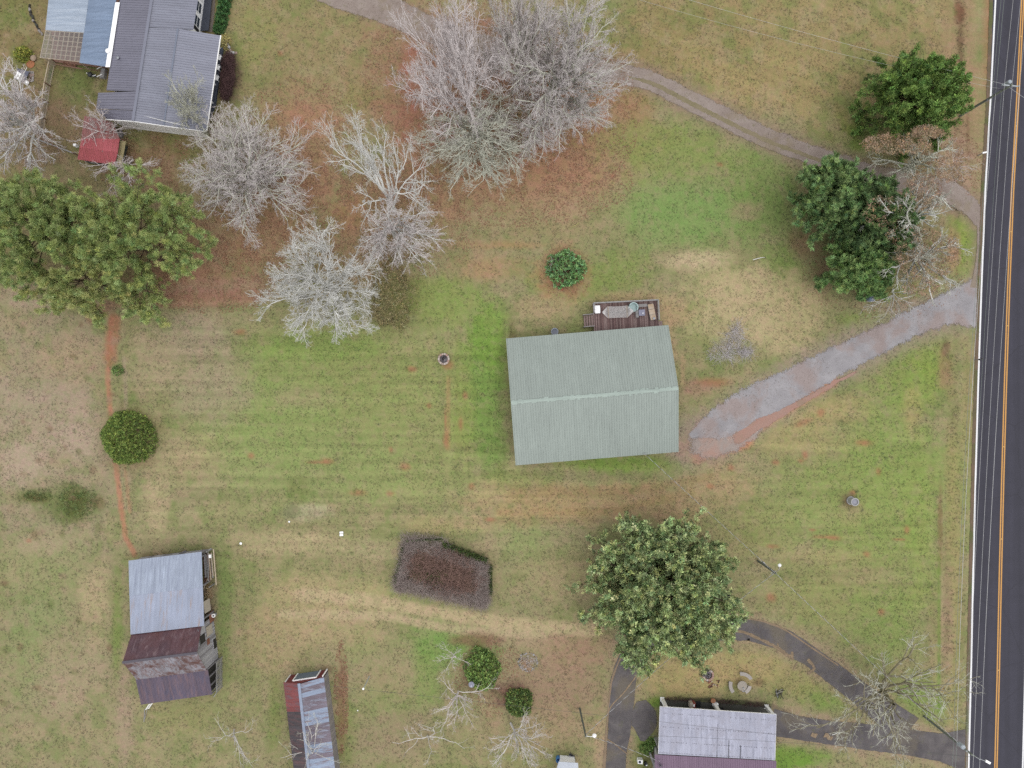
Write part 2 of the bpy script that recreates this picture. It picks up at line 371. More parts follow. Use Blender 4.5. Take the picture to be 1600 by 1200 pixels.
# mowing lines
rows = fbm(PX/160, PY/5.2, 77, 3)-.5; lawn = box_mask(190, 480, 1050, 900, 60)
base *= (1 + .42*(rows*lawn))[:, None]
rows2 = fbm(PX/5.5, PY/120, 78, 3)-.5; lawn2 = box_mask(1430, -200, 1540, 1150, 15) + box_mask(690, 480, 800, 740, 15)
base *= (1 + .32*(rows2*lawn2))[:, None]
rows3 = fbm((PX*.9+PY*.42)/140, (PY*.9-PX*.42)/7, 79, 3)-.5
base *= (1 + .26*rows3*(box_mask(960, -200, 1460, 190, 30)))[:, None]
rows4 = fbm(PX/130, PY/6, 80, 3)-.5
base *= (1 + .36*rows4*(box_mask(1140, 640, 1470, 980, 40)))[:, None]
# clay scars
for x, y, rx, ry, *r in [(392, 712, 5, 4), (512, 721, 10, 4), (494, 722, 14, 2), (633, 729, 8, 5), (609, 771, 6, 3), (611, 703, 3, 4), (697, 686, 4, 11), (696, 655, 2, 14), (643, 577, 7, 4), (560, 770, 12, 4), (375, 519, 10, 4),
        (1350, 692, 13, 4), (1256, 660, 12, 4, -25), (1283, 645, 7, 5, -40), (1258, 711, 4, 6), (1252, 720, 4, 3), (1373, 737, 4, 5), (1417, 828, 4, 5), (1305, 841, 10, 3), (1288, 839, 18, 2), (1208, 854, 10, 3), (1354, 866, 5, 4), (1405, 843, 9, 2),
        (1125, 257, 5, 3), (957, 274, 5, 3), (437, 84, 4, 4), (1212, 722, 6, 4), (1110, 760, 6, 4), (1142, 731, 5, 5), (720, 662, 3, 8), (727, 618, 4, 5), (670, 634, 4, 4), (737, 760, 4, 5), (1270, 828, 5, 2), (1377, 957, 5, 5), (1470, 1078, 6, 5), (1115, 597, 24, 6), (900, 458, 3, 3),
        (465, 190, 8, 5), (700, 570, 8, 6), (142, 488, 8, 14), (1333, 770, 5, 4), (1205, 934, 8, 6), (765, 812, 8, 3), (45, 845, 4, 3)]:
    blob(x, y, rx*1.15, ry*1.25, (160, 102, 80), .62, edge=.8, ang=(r[0] if r else 0), rough=.25)
# darker ground patches, some under trees, bushes and hedge; dead leaves by the ditch
for a in [(466, 765, 20, 24, (118, 126, 74), .8), (455, 800, 14, 12, (110, 114, 76), .7), (1479, 545, 7, 14, (88, 74, 56), .8), (1478, 565, 12, 30, (140, 112, 84), .6), (1326, 784, 16, 13, (112, 92, 72), .8),
          (1186, 1066, 10, 6, (110, 88, 64), .6), (118, 790, 26, 30, (92, 96, 52), .8), (56, 778, 20, 7, (96, 84, 52), .8), (150, 785, 14, 10, (110, 96, 64), .7), (534, 1095, 9, 80, (136, 98, 76), .6), (515, 1045, 10, 6, (96, 74, 56), .6),
          (360, 120, 18, 45, (86, 66, 58), .9), (1145, 545, 34, 26, (148, 140, 120), .5), (745, 1000, 40, 12, (128, 92, 76), .7), (738, 1050, 18, 40, (118, 88, 74), .7), (795, 1085, 26, 22, (112, 82, 72), .8),
          (884, 425, 36, 34, (120, 88, 66), .7), (692, 894, 66, 38, (110, 88, 72), .85), (800, 560, 8, 60, (106, 90, 62), .6), (620, 470, 40, 60, (112, 108, 66), .6), (1470, 820, 5, 70, (126, 100, 74), .7), (1468, 990, 4, 150, (108, 134, 60), .6),
          (205, 722, 40, 10, (132, 116, 84), .5), (204, 684, 50, 50, (132, 116, 84), .6), (1050, 950, 80, 80, (134, 126, 88), .5), (1380, 370, 90, 80, (110, 100, 70), .6), (1430, 165, 60, 50, (118, 112, 72), .6), (320, 860, 8, 4, (120, 90, 66), .1), (330, 930, 12, 50, (134, 120, 92), .7),
          (270, 868, 70, 6, (120, 100, 72), .6), (1500, 20, 8, 20, (110, 72, 54), .7), (1502, 70, 5, 50, (104, 84, 62), .6), (1512, 200, 3, 60, (116, 92, 68), .6), (100, 380, 200, 90, (120, 104, 72), .6)]:
    blob(*a, edge=.6)
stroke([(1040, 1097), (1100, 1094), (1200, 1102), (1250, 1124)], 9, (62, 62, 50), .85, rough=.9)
for i in range(46):                                                       # small tufts of darker weeds, straw scraps
    r = random.Random(i); x, y = r.uniform(380, 1050), r.uniform(480, 900)
    blob(x, y, r.uniform(2.5, 5), r.uniform(2.5, 5), (98, 116, 62), .5, rough=.3)
for i in range(60):
    r = random.Random(900+i); x, y = r.uniform(0, 180), r.uniform(470, 1150)
    blob(x, y, r.uniform(3, 8), r.uniform(3, 8), r.choice([(104, 108, 66), (120, 96, 74), (150, 128, 104)]), .55, rough=.5)
mott((112, 124, 72), 41, 9, .60, .10, .25); mott((160, 142, 112), 43, 8, .60, .10, .25)
# ground under the drives, so that their ragged edges blend
stroke([(540, -6), (600, 14), (700, 60), (850, 92), (960, 112), (1020, 127), (1100, 168), (1200, 217), (1290, 252), (1350, 272), (1430, 292), (1500, 312), (1530, 335)], 46, (142, 122, 104), .75)
stroke([(1532, 330), (1531, 380), (1528, 440)], 14, (128, 112, 96), .8)
stroke([(1530, 468), (1450, 492), (1380, 525), (1300, 565), (1230, 607), (1170, 645), (1120, 675), (1075, 690)], 74, (152, 136, 120), .7)
stroke([(1300, 596), (1240, 632), (1180, 668), (1110, 702), (1090, 716)], 18, (178, 130, 106), .7)
stroke([(1120, 700), (1165, 690)], 22, (196, 124, 100), .6)
blob(1100, 700, 40, 26, (160, 134, 112), .6)

for pts_, w_ in (([(1512, 1172), (1420, 1160), (1290, 1144), (1205, 1128)], 52), ([(1420, 1142), (1350, 1088), (1270, 1028), (1225, 1000), (1180, 985), (1140, 984)], 48), ([(984, 1010), (975, 1060), (971, 1100), (963, 1180), (958, 1240)], 50)):
    stroke(pts_, w_, (154, 134, 110), .75)
jit = (fbm(PX/30, PY/30, 3, 3)-.5)
PZ = -0.03 + .05*jit
ditch = np.exp(-((PX-(1484-(PY-600)*.02))/9.0)**2)*((PY > -200) & (PY < 1260))
PZ = PZ - .22*ditch*(1-np.exp(-((PY-480)/70.)**2))*(1-np.exp(-((PY-1150)/60.)**2))
PZ = np.where(PX > 1508, -0.03, PZ)
nx, ny = len(GX), len(GY)
ii = np.arange(nx*ny).reshape(ny, nx)
fc = np.stack([ii[:-1, :-1].ravel(), ii[1:, :-1].ravel(), ii[1:, 1:].ravel(), ii[:-1, 1:].ravel()], 1)
gv = np.stack([(PX-800)*K, (600-PY)*K, PZ], 1)
m_ground, nt, b = mat_new('lawn_and_soil')
a = nt.nodes.new('ShaderNodeAttribute'); a.attribute_name = 'tint'
o = a.outputs['Color']
n1 = noise(nt, 2.6, 6, .85); n2 = noise(nt, 9.0, 3, .8); n3 = noise(nt, .8, 5, .8)
o = mixrgb(nt, 1.0, o, ramp(nt, n1, [(.28, 1.18), (.5, 1.46), (.72, 1.76)]), 'MULTIPLY')
o = mixrgb(nt, 1.0, o, ramp(nt, n2, [(.3, .96), (.7, 1.26)]), 'MULTIPLY')
gr = mixrgb(nt, 1.0, o, (.93, 1.03, .93, 1), 'MULTIPLY'); br = mixrgb(nt, 1.0, o, (1.06, .98, 1.06, 1), 'MULTIPLY')
o = mixrgb(nt, ramp(nt, n3, [(.38, 0.0), (.62, 1.0)]), gr, br)
nt.links.new(o, b.inputs['Base Color']); b.inputs['Roughness'].default_value = .95; b.inputs['Specular IOR Level'].default_value = .05
bump(nt, b, n1, .5, .08)
ground = np_mesh('ground', gv, fc, m_ground, None, base, smooth=True); tag(ground, kind='structure')

def ground_colour(x, y):
    """albedo painted at these photograph positions (nearest grid point)"""
    i = np.clip(np.searchsorted(GX, x), 0, nx-1); j = np.clip(np.searchsorted(GY, y), 0, ny-1)
    return base[j*nx+i], PZ[j*nx+i]

# ------------------------------------------------------------------ grass tufts and fallen leaves: real blades over the sheet
rng = np.random.default_rng(4)
def scatter_tufts(n):
    x = rng.uniform(-20, 1512, n); y = rng.uniform(-20, 1220, n)
    cl, z = ground_colour(x, y); g = cl[:, 1]/(cl[:, 0]+1e-6)
    dens = fbm(x/14, y/14, 61, 3); keep = (dens > .40) & (g > .62)
    x, y, cl, z = x[keep], y[keep], cl[keep], z[keep]; n = len(x)
    wx = (x-800)*K; wy = (600-y)*K; nb = 3
    ang = rng.uniform(0, 2*np.pi, (n, nb)); L = rng.uniform(.05, .15, (n, nb)); hh = rng.uniform(.03, .09, (n, nb)); wd = rng.uniform(.02, .05, (n, nb))
    dx, dy = np.cos(ang), np.sin(ang); ox = wx[:, None]+rng.uniform(-.1, .1, (n, nb)); oy = wy[:, None]+rng.uniform(-.1, .1, (n, nb))
    v = np.zeros((n, nb, 3, 3)); zz = z[:, None]
    v[:, :, 0] = np.stack([ox-dy*wd, oy+dx*wd, zz+0*ox], -1); v[:, :, 1] = np.stack([ox+dy*wd, oy-dx*wd, zz+0*ox], -1)
    v[:, :, 2] = np.stack([ox+dx*L, oy+dy*L, zz+hh], -1)
    v = v.reshape(-1, 3); f = np.arange(len(v)).reshape(-1, 3)
    shade = rng.normal(1.0, .2, (n, nb, 1)); hue = rng.normal(0, .10, (n, nb, 1))
    cc = cl[:, None, :]*shade*np.concatenate([1+hue, 1-hue*.2, 1-hue*.5], 2)
    cc = np.repeat(np.clip(cc, .01, .8)[:, :, None, :], 3, 2).reshape(-1, 3)
    return v, f, cc
v_, f_, c_ = scatter_tufts(150000)
tag(np_mesh('grass', v_, f_, M_leaf, None, c_), 'short mown winter grass, tufts of tan and green blades', 'grass', kind='stuff')
def scatter_weeds(n):
    x = rng.uniform(0, 1500, n); y = rng.uniform(0, 1200, n); cl, z = ground_colour(x, y)
    keep = (fbm(x/22, y/22, 71, 4) > .57) & (cl[:, 1] > cl[:, 0]*.86); x, y, cl, z = x[keep], y[keep], cl[keep], z[keep]; n = len(x); k = 12
    s_ = rng.uniform(.10, .34, (n, 1)); a = rng.uniform(0, 6.283, (n, k)); r0 = rng.uniform(0, 1, (n, k))*s_; cx = ((x-800)*K)[:, None]+r0*np.cos(a*3.1); cy = ((600-y)*K)[:, None]+r0*np.sin(a*3.1)
    L = s_*rng.uniform(.3, .7, (n, k)); w = L*.3; dx, dy = np.cos(a), np.sin(a); v = np.zeros((n, k, 4, 3)); zz = z[:, None]+.02+rng.uniform(0, .06, (n, k))
    v[:, :, 0] = np.stack([cx, cy, zz], -1); v[:, :, 1] = np.stack([cx+dx*L*.5-dy*w, cy+dy*L*.5+dx*w, zz+.03], -1); v[:, :, 2] = np.stack([cx+dx*L, cy+dy*L, zz+.02], -1); v[:, :, 3] = np.stack([cx+dx*L*.5+dy*w, cy+dy*L*.5-dx*w, zz+.03], -1)
    t = rng.uniform(0, 1, (n, 1, 1)); c0 = np.array(C(104, 130, 74)[:3])*(1-t)+np.array(C(92, 108, 66)[:3])*t; c0 = np.where(rng.uniform(0, 1, (n, 1, 1)) < .3, np.array(C(176, 158, 120)[:3]), c0); cc = (c0*.45+cl[:, None]*.75)*rng.normal(1, .12, (n, k, 1))
    return v.reshape(-1, 3), np.arange(n*k*4).reshape(-1, 4), np.repeat(np.clip(cc, .01, .8)[:, :, None], 4, 2).reshape(-1, 3)
v_, f_, c_ = scatter_weeds(1500)
tag(np_mesh('weeds', v_, f_, M_leaf, None, c_), 'small rosettes of darker weeds and straw scattered over the lawn', 'weeds', kind='stuff')
def scatter_leaves(spots, n, cols, sz=(.05, .10)):
    P = []
    for (cx, cy, rx, ry, w) in spots:
        k = int(n*w); r = np.sqrt(rng.uniform(0, 1, k)); t = rng.uniform(0, 2*np.pi, k)
        P.append(np.stack([cx+rx*r*np.cos(t), cy+ry*r*np.sin(t)], 1))
    P = np.concatenate(P); P = P[fbm(P[:, 0]/12, P[:, 1]/12, 88, 3) > .42]; n = len(P)
    _, z = ground_colour(P[:, 0], P[:, 1])
    x = (P[:, 0]-800)*K; y = (600-P[:, 1])*K; a = rng.uniform(0, 2*np.pi, n); s = rng.uniform(*sz, n); v = np.zeros((n, 4, 3))
    for i in range(4):
        q = a+i*np.pi/2; rr = s*(1 if i % 2 else .6)
        v[:, i, 0] = x+rr*np.cos(q); v[:, i, 1] = y+rr*np.sin(q); v[:, i, 2] = z+.015+rng.uniform(0, .05, n)
    cols = np.array([C(*c)[:3] for c in cols]); cc = cols[rng.integers(0, len(cols), n)]*rng.normal(1, .16, (n, 1))
    return v.reshape(-1, 3), np.arange(n*4).reshape(-1, 4), np.repeat(np.clip(cc, .01, .8)[:, None], 4, 1).reshape(-1, 3)
v_, f_, c_ = scatter_leaves([(470, 250, 110, 130, .12), (330, 430, 130, 60, .10), (430, 330, 120, 110, .13), (720, 120, 150, 140, .16), (880, 180, 120, 130, .14), (800, 285, 190, 70, .14), (620, 350, 130, 90, .08), (1480, 260, 60, 60, .03),
                             (1380, 430, 130, 70, .03), (533, 1090, 12, 90, .03), (770, 1060, 60, 60, .03), (230, 260, 80, 50, .04), (884, 425, 44, 42, .01)], 52000,
                            [(186, 136, 104), (170, 118, 88), (198, 158, 124), (146, 102, 78), (180, 144, 114)])
tag(np_mesh('fallen_leaves', v_, f_, M_leaf, None, c_), 'orange brown fallen leaves lying on the grass under the bare trees', 'leaves', kind='stuff')

# ------------------------------------------------------------------ road
YL = [-2400, -900, -150, 0, 150, 300, 450, 600, 750, 900, 1050, 1200, 1350, 2100, 3600]
XL = [1700, 1610, 1562, 1555, 1547.5, 1539, 1533, 1528, 1523.7, 1520, 1516.8, 1513, 1509, 1486, 1440]
def ribbon(name, offs, z, mat, ys=None, rag=0):
    """strip along the road between two offsets (pixels) from its left line"""
    ys = np.array(YL if ys is None else ys, float); xs = np.interp(ys, YL, XL)
    d = MB()
    for i in range(len(ys)-1):
        a0, a1, b0, b1 = offs[0]+xs[i], offs[1]+xs[i], offs[0]+xs[i+1], offs[1]+xs[i+1]
        d.quad(W(a0, ys[i])[:2]+(z,), W(b0, ys[i+1])[:2]+(z,), W(b1, ys[i+1])[:2]+(z,), W(a1, ys[i])[:2]+(z,))
    return d.build(name, mat, None)
def with_z(o, kind='structure'): return tag(o, kind=kind)
m_asph, nt, b = mat_new('asphalt')
n1 = noise(nt, 14, 4, .8); n2 = noise(nt, .5, 4, .6); n4 = noise(nt, .55, 3, .5, stretch=(1.6, .03, 1), rot=math.radians(2.2))
o = ramp(nt, n1, [(.25, C(52, 51, 62)), (.75, C(84, 82, 94))])
o = mixrgb(nt, 1.0, o, ramp(nt, n2, [(.3, .9), (.7, 1.1)]), 'MULTIPLY')
o = mixrgb(nt, 1.0, o, ramp(nt, n4, [(.35, .82), (.65, 1.14)]), 'MULTIPLY')
vo = nt.nodes.new('ShaderNodeTexVoronoi'); vo.feature = 'DISTANCE_TO_EDGE'; vo.inputs['Scale'].default_value = .16
tc = nt.nodes.new('ShaderNodeTexCoord'); nz = nt.nodes.new('ShaderNodeTexNoise'); nz.inputs['Scale'].default_value = .7; nt.links.new(tc.outputs['Object'], nz.inputs['Vector'])
mx = nt.nodes.new('ShaderNodeMixRGB'); mx.inputs[0].default_value = .35; nt.links.new(tc.outputs['Object'], mx.inputs[1]); nt.links.new(nz.outputs['Color'], mx.inputs[2]); nt.links.new(mx.outputs[0], vo.inputs['Vector'])
o = mixrgb(nt, ramp(nt, vo.outputs['Distance'], [(0, .55), (.010, 0.0)]), o, C(54, 52, 60))
nt.links.new(o, b.inputs['Base Color']); b.inputs['Roughness'].default_value = .85; bump(nt, b, n1, .3, .01)
yr = sorted(set(YL) | set(range(-150, 1360, 30)))
road = ribbon('road', (-3.2, 88.5), .012, m_asph, yr); tag(road, kind='structure')
def paint_mat(name, c, wear):
    m, nt, b = mat_new(name); n = noise(nt, 5, 5, .75); n2 = noise(nt, .35, 3, .6)
    o = ramp(nt, n, [(.25, tuple(x*.7 for x in c[:3])+(1,)), (.5, c)])
    o = mixrgb(nt, mixrgb(nt, 1.0, ramp(nt, n, [(.2, 1.0), (.42, 0.0)]), (wear, wear, wear, 1), 'MULTIPLY'), o, C(110, 108, 112))
    nt.links.new(o, b.inputs['Base Color']); b.inputs['Roughness'].default_value = .6; return m
m_wline = paint_mat('white_road_paint', (.62, .62, .63, 1), .6); m_yline = paint_mat('yellow_road_paint', tuple(x*1.25 for x in C(226, 166, 78)[:3])+(1,), .5)
tag(ribbon('edge_line', (-.9, 1.7), .018, m_wline, yr), kind='structure')
tag(ribbon('edge_line', (83.6, 86.2), .018, m_wline, yr), kind='structure')
tag(ribbon('centre_line', (40.2, 42.2), .018, m_yline, yr), kind='structure'); tag(ribbon('centre_line', (43.6, 45.6), .018, m_yline, yr), kind='structure')
m_dirt = mat_plain('red_verge_soil', C(140, 92, 72), .95, .2, 3)
tag(ribbon('verge', (88.5, 104), -.001, m_dirt, yr), kind='structure')
m_reflect = mat_plain('road_stud_plastic', C(232, 200, 120), .4)
for yy in (57, 197, 362, 509, 698, 842, 1047):
    x = np.interp(yy, YL, XL)+42.9; d = MB(); wx = W(x, yy); d.prism([(wx[0]-.06, wx[1]-.06, .012), (wx[0]+.06, wx[1]-.06, .012), (wx[0]+.06, wx[1]+.06, .012), (wx[0]-.06, wx[1]+.06, .012)], (0, 0, .025))
    tag(d.build('road_stud', m_reflect), 'pale reflective stud between the yellow lines, '+{57: 'the one farthest up the road', 197: 'just below the utility pole crossarm', 362: 'level with the grass island', 509: 'level with the gravel drive mouth', 698: 'level with the green roof house', 842: 'between the planter and the oak', 1047: 'nearest the asphalt drive'}[yy], 'road stud', 'studs along the centre of the road')

# ------------------------------------------------------------------ drives and tracks: ragged-edged sheets
def ragged_strip(name, pts, widths, z, mat, seed, rag=3.0, step=3.0, edge_noise=9.0, soft=1.2, soft_ends=False):
    P = [Vector((x, y)) for x, y in pts]; S = [0]
    for a_, b_ in zip(P[:-1], P[1:]): S.append(S[-1]+(b_-a_).length)
    n = int(S[-1]/step)+1; s = np.linspace(0, S[-1], n)
    from numpy import interp
    # smooth the centre line
    xs = interp(s, S, [p.x for p in P]); ys = interp(s, S, [p.y for p in P]); ws = interp(s, S, widths)
    k = np.ones(9)/9; pad = lambda q: np.concatenate([2*q[0]-q[4:0:-1], q, 2*q[-1]-q[-2:-6:-1]])
    xs = np.convolve(pad(xs), k, 'valid'); ys = np.convolve(pad(ys), k, 'valid')
    tx = np.gradient(xs); ty = np.gradient(ys); L = np.hypot(tx, ty); tx /= L; ty /= L
    e0 = (fbm(s/edge_noise, s*0+seed, seed, 3)-.5)*2*rag; e1 = (fbm(s/edge_noise, s*0+seed+9.3, seed+5, 3)-.5)*2*rag
    cols = 6; vv = []; ee = np.minimum(soft/(ws/2+1e-6), .45)
    TT = [-1+0*ee, -1+ee, -.5+0*ee, 0*ee, .5+0*ee, 1-ee, 1+0*ee]; endf = np.minimum(1, np.minimum(s, S[-1]-s)/max(soft*1.6, .01)) if soft_ends else 1+0*s
    for c in range(cols+1):
        t = TT[c]; w = t*(ws/2) + (e0 if c == 0 else 0) + (e1 if c == cols else 0)
        vv.append(np.stack([(xs-ty*w-800)*K, (600-(ys+tx*w))*K, np.full(n, z)], 1))
    vv = np.stack(vv, 1).reshape(-1, 3); ii = np.arange(n*(cols+1)).reshape(n, cols+1)
    f = np.stack([ii[:-1, :-1].ravel(), ii[:-1, 1:].ravel(), ii[1:, 1:].ravel(), ii[1:, :-1].ravel()], 1)[:, ::-1]
    ev = np.zeros((n, cols+1)); ev[:, 1:-1] = 1; ev *= endf[:, None]; ev = np.repeat(ev.reshape(-1, 1), 3, 1)
    return tag(np_mesh(name, vv, f, mat, None, ev), kind='structure')
def mat_gravel(name, ca, cb, clay=None, clay_amt=.5, green=None, sc=10):
    m, nt, b = mat_new(name); n1 = noise(nt, sc, 4, .85); n2 = noise(nt, .45, 5, .65, dist=.5); n3 = noise(nt, .22, 4, .6, dist=.4)
    o = ramp(nt, n2, [(.35, ca), (.65, cb)])
    if clay: o = mixrgb(nt, ramp(nt, n3, [(.5, 0.0), (.62, clay_amt)]), o, clay)
    if green: o = mixrgb(nt, ramp(nt, noise(nt, .9, 6, .8), [(.56, 0.0), (.68, .8)]), o, green)
    o = mixrgb(nt, 1.0, o, ramp(nt, n1, [(.28, .72), (.72, 1.28)]), 'MULTIPLY')
    nt.links.new(o, b.inputs['Base Color']); b.inputs['Roughness'].default_value = .95; b.inputs['Specular IOR Level'].default_value = .1; bump(nt, b, n1, .5, .02)
    # stones thin out towards the edge: cut by a coverage attribute and two scales of noise
    at = nt.nodes.new('ShaderNodeAttribute'); at.attribute_name = 'tint'
    def mth(op, a_, b_):
        q = nt.nodes.new('ShaderNodeMath'); q.operation = op
        for k_, v_ in enumerate((a_, b_)):
            if hasattr(v_, 'is_output'): nt.links.new(v_, q.inputs[k_])
            else: q.inputs[k_].default_value = v_
        return q.outputs[0]
    nn = mth('ADD', mth('MULTIPLY', noise(nt, 6, 4, .85), 5.0), mth('MULTIPLY', noise(nt, 1.1, 4, .7), 3.0))
    al = mth('ADD', mth('MULTIPLY', at.outputs['Fac'], 2.6), mth('SUBTRACT', nn, 4.65)); nt.links.new(ramp(nt, al, [(.40, 0.0), (.62, 1.0)]), b.inputs['Alpha'])
    return m
m_gravel = mat_gravel('grey_gravel', C(182, 178, 176), C(202, 198, 195), C(190, 162, 146), .5)
m_gravel2 = mat_gravel('pinkish_worn_gravel', C(190, 176, 164), C(200, 184, 170), C(212, 168, 146), .7)
m_median = mat_gravel('dry_grass_median', C(172, 158, 128), C(160, 150, 114))
m_track = mat_gravel('pinkish_track_gravel', C(174, 158, 144), C(194, 179, 165), C(168, 152, 120), .6, C(142, 136, 98))
m_clay = mat_gravel('red_clay', C(200, 166, 148), C(206, 160, 140), C(180, 160, 134), .8)
m_oldasph = mat_gravel('worn_driveway_asphalt', C(112, 107, 106), C(140, 134, 130), C(142, 132, 112), .65, C(128, 128, 100), 8)
ragged_strip('farm_track', [(470, -40), (540, -10), (600, 12), (700, 60), (850, 92), (960, 112), (1020, 127), (1100, 168), (1200, 217), (1290, 250), (1350, 270), (1430, 288), (1490, 302), (1520, 325), (1531, 350)],
             [60, 58, 50, 42, 37, 36, 36, 36, 36, 35, 36, 40, 42, 32, 18], .006, m_track, 3, 4, soft=6)
ragged_strip('dirt_track', [(1529, 330), (1531, 370), (1530, 410), (1525, 450)], [8, 9, 11, 20], .010, m_track, 5, 1.6)
m_shoulder = mat_gravel('shoulder_grit', C(150, 126, 106), C(128, 118, 92), C(116, 124, 76), .8)
ragged_strip('road_shoulder', [(1551, -60), (1544, 150), (1535.5, 300), (1529.5, 450), (1524.5, 600), (1520.2, 750), (1516.5, 900), (1513.3, 1050), (1509.5, 1260)], [7]*9, .016, m_shoulder, 44, 1.6, 3, 5, 2.4)
ragged_strip('gravel_drive', [(1531, 473), (1500, 478), (1470, 486), (1430, 503), (1380, 528), (1300, 568), (1230, 606), (1175, 636), (1120, 664), (1078, 680)], [96, 72, 58, 50, 50, 56, 66, 76, 60, 8], .008, m_gravel, 8, 6, 2.5, 6.0, 15)
ragged_strip('gravel_drive', [(1250, 612), (1200, 644), (1150, 676), (1104, 684), (1066, 676)], [6, 34, 66, 84, 60], .004, m_gravel2, 9, 7, 2.5, 5.0, 24, True)
ragged_strip('track_median', [(975, 118), (1020, 130), (1100, 172), (1200, 221), (1290, 254), (1350, 276)], [2, 8, 9, 8, 7, 3], .010, m_median, 10, 2.5, 2.5, 4.0, 3, True)
ragged_strip('clay_edge', [(1345, 578), (1300, 600), (1240, 636), (1185, 664), (1140, 692)], [2, 8, 11, 20, 22], .015, m_clay, 12, 4, soft=11, soft_ends=True)
ragged_strip('asphalt_driveway', [(1512, 1172), (1470, 1168), (1420, 1160), (1360, 1152), (1290, 1144), (1240, 1136), (1205, 1128)], [70, 44, 42, 42, 38, 38, 44], .005, m_oldasph, 15, 1.8)
ragged_strip('asphalt_driveway', [(1420, 1142), (1390, 1118), (1350, 1088), (1310, 1058), (1270, 1028), (1225, 1000), (1180, 985), (1140, 984), (1080, 992), (1020, 1005)], [50, 44, 38, 34, 33, 36, 36, 32, 32, 30], .008, m_oldasph, 18, 2.2)
ragged_strip('asphalt_driveway', [(990, 1002), (984, 1020), (978, 1045), (973, 1070), (971, 1100), (968, 1140), (963, 1180), (958, 1240)], [4, 26, 38, 42, 40, 36, 32, 32], .016, m_oldasph, 21, 1.6)
ragged_strip('asphalt_driveway', [(1012, 990), (1006, 1015), (1001, 1042), (1000, 1052)], [26, 26, 16, 2], .020, m_oldasph, 24, 1.5)
ragged_strip('asphalt_driveway', [(1002, 1095), (1006, 1115), (1008, 1135), (1004, 1158)], [16, 40, 40, 8], .012, m_oldasph, 27, 2.5)
m_crack = mat_plain('straw_filled_crack', C(164, 142, 112), .95, .25, 4)
for i, (pts, w) in enumerate([([(1140, 983), (1165, 988), (1190, 1000), (1215, 1012), (1240, 1030)], 3.4), ([(1215, 1005), (1218, 1012), (1214, 1020)], 1.5), ([(1238, 1018), (1240, 1028), (1233, 1026)], 3), ([(1262, 1030), (1275, 1045), (1262, 1052)], 3),
                    ([(1240, 1045), (1246, 1035)], 1.2), ([(990, 1004), (996, 1020), (1001, 1044)], 2.2), ([(1001, 1046), (990, 1062), (975, 1082), (955, 1102), (948, 1118)], 1.3), ([(945, 1152), (960, 1162), (980, 1178)], 1.3), ([(1268, 1146), (1276, 1150)], 5), ([(1288, 1148), (1300, 1154)], 5)]):
    ragged_strip('crack_fill', pts, [w*1.35]*len(pts), .024+.003*i, m_crack, 40+i, w*.45, 2.0, 4)
m_edge = mat_gravel('dry_grass_edging', C(168, 146, 118), C(180, 158, 130))
ragged_strip('drive_edging', [(986, 1004), (968, 1030), (956, 1060), (951, 1100), (947, 1150), (944, 1200)], [2, 3.4, 3.4, 3, 4, 6], .020, m_edge, 60, 1.5)
ragged_strip('drive_edging', [(1142, 966), (1185, 968), (1225, 982), (1265, 1010), (1310, 1040)], [2, 3, 3, 3, 2], .014, m_edge, 62, 1.3)

# ================================================================== VEGETATION
def unit(a): return a/(np.linalg.norm(a, axis=-1, keepdims=True)+1e-9)
def tubes(P, R, k):
    """open tapered tubes along polylines P (n,m,3) with radii R (n,m)"""
    n, m, _ = P.shape
    T = np.gradient(P, axis=1) if m > 2 else np.repeat(P[:, 1:]-P[:, :1], 2, 1); T = unit(T)
    ref = np.where(np.abs(T[..., 2:3]) > .9, np.array([1., 0, 0]), np.array([0, 0, 1.]))
    A = unit(np.cross(T, ref)); B = np.cross(T, A)
    a = np.arange(k)*2*np.pi/k
    v = P[:, :, None, :] + R[:, :, None, None]*(np.cos(a)[None, None, :, None]*A[:, :, None, :]+np.sin(a)[None, None, :, None]*B[:, :, None, :])
    idx = np.arange(n*m*k).reshape(n, m, k); r = np.roll(idx, -1, axis=2)
    f = np.stack([idx[:, :-1], r[:, :-1], r[:, 1:], idx[:, 1:]], -1).reshape(-1, 4)
    return v.reshape(-1, 3), f
def merge(parts):
    vs, fs, o = [], [], 0
    for v, f in parts: vs.append(v); fs.append(f+o); o += len(v)
    return np.concatenate(vs), np.concatenate(fs)
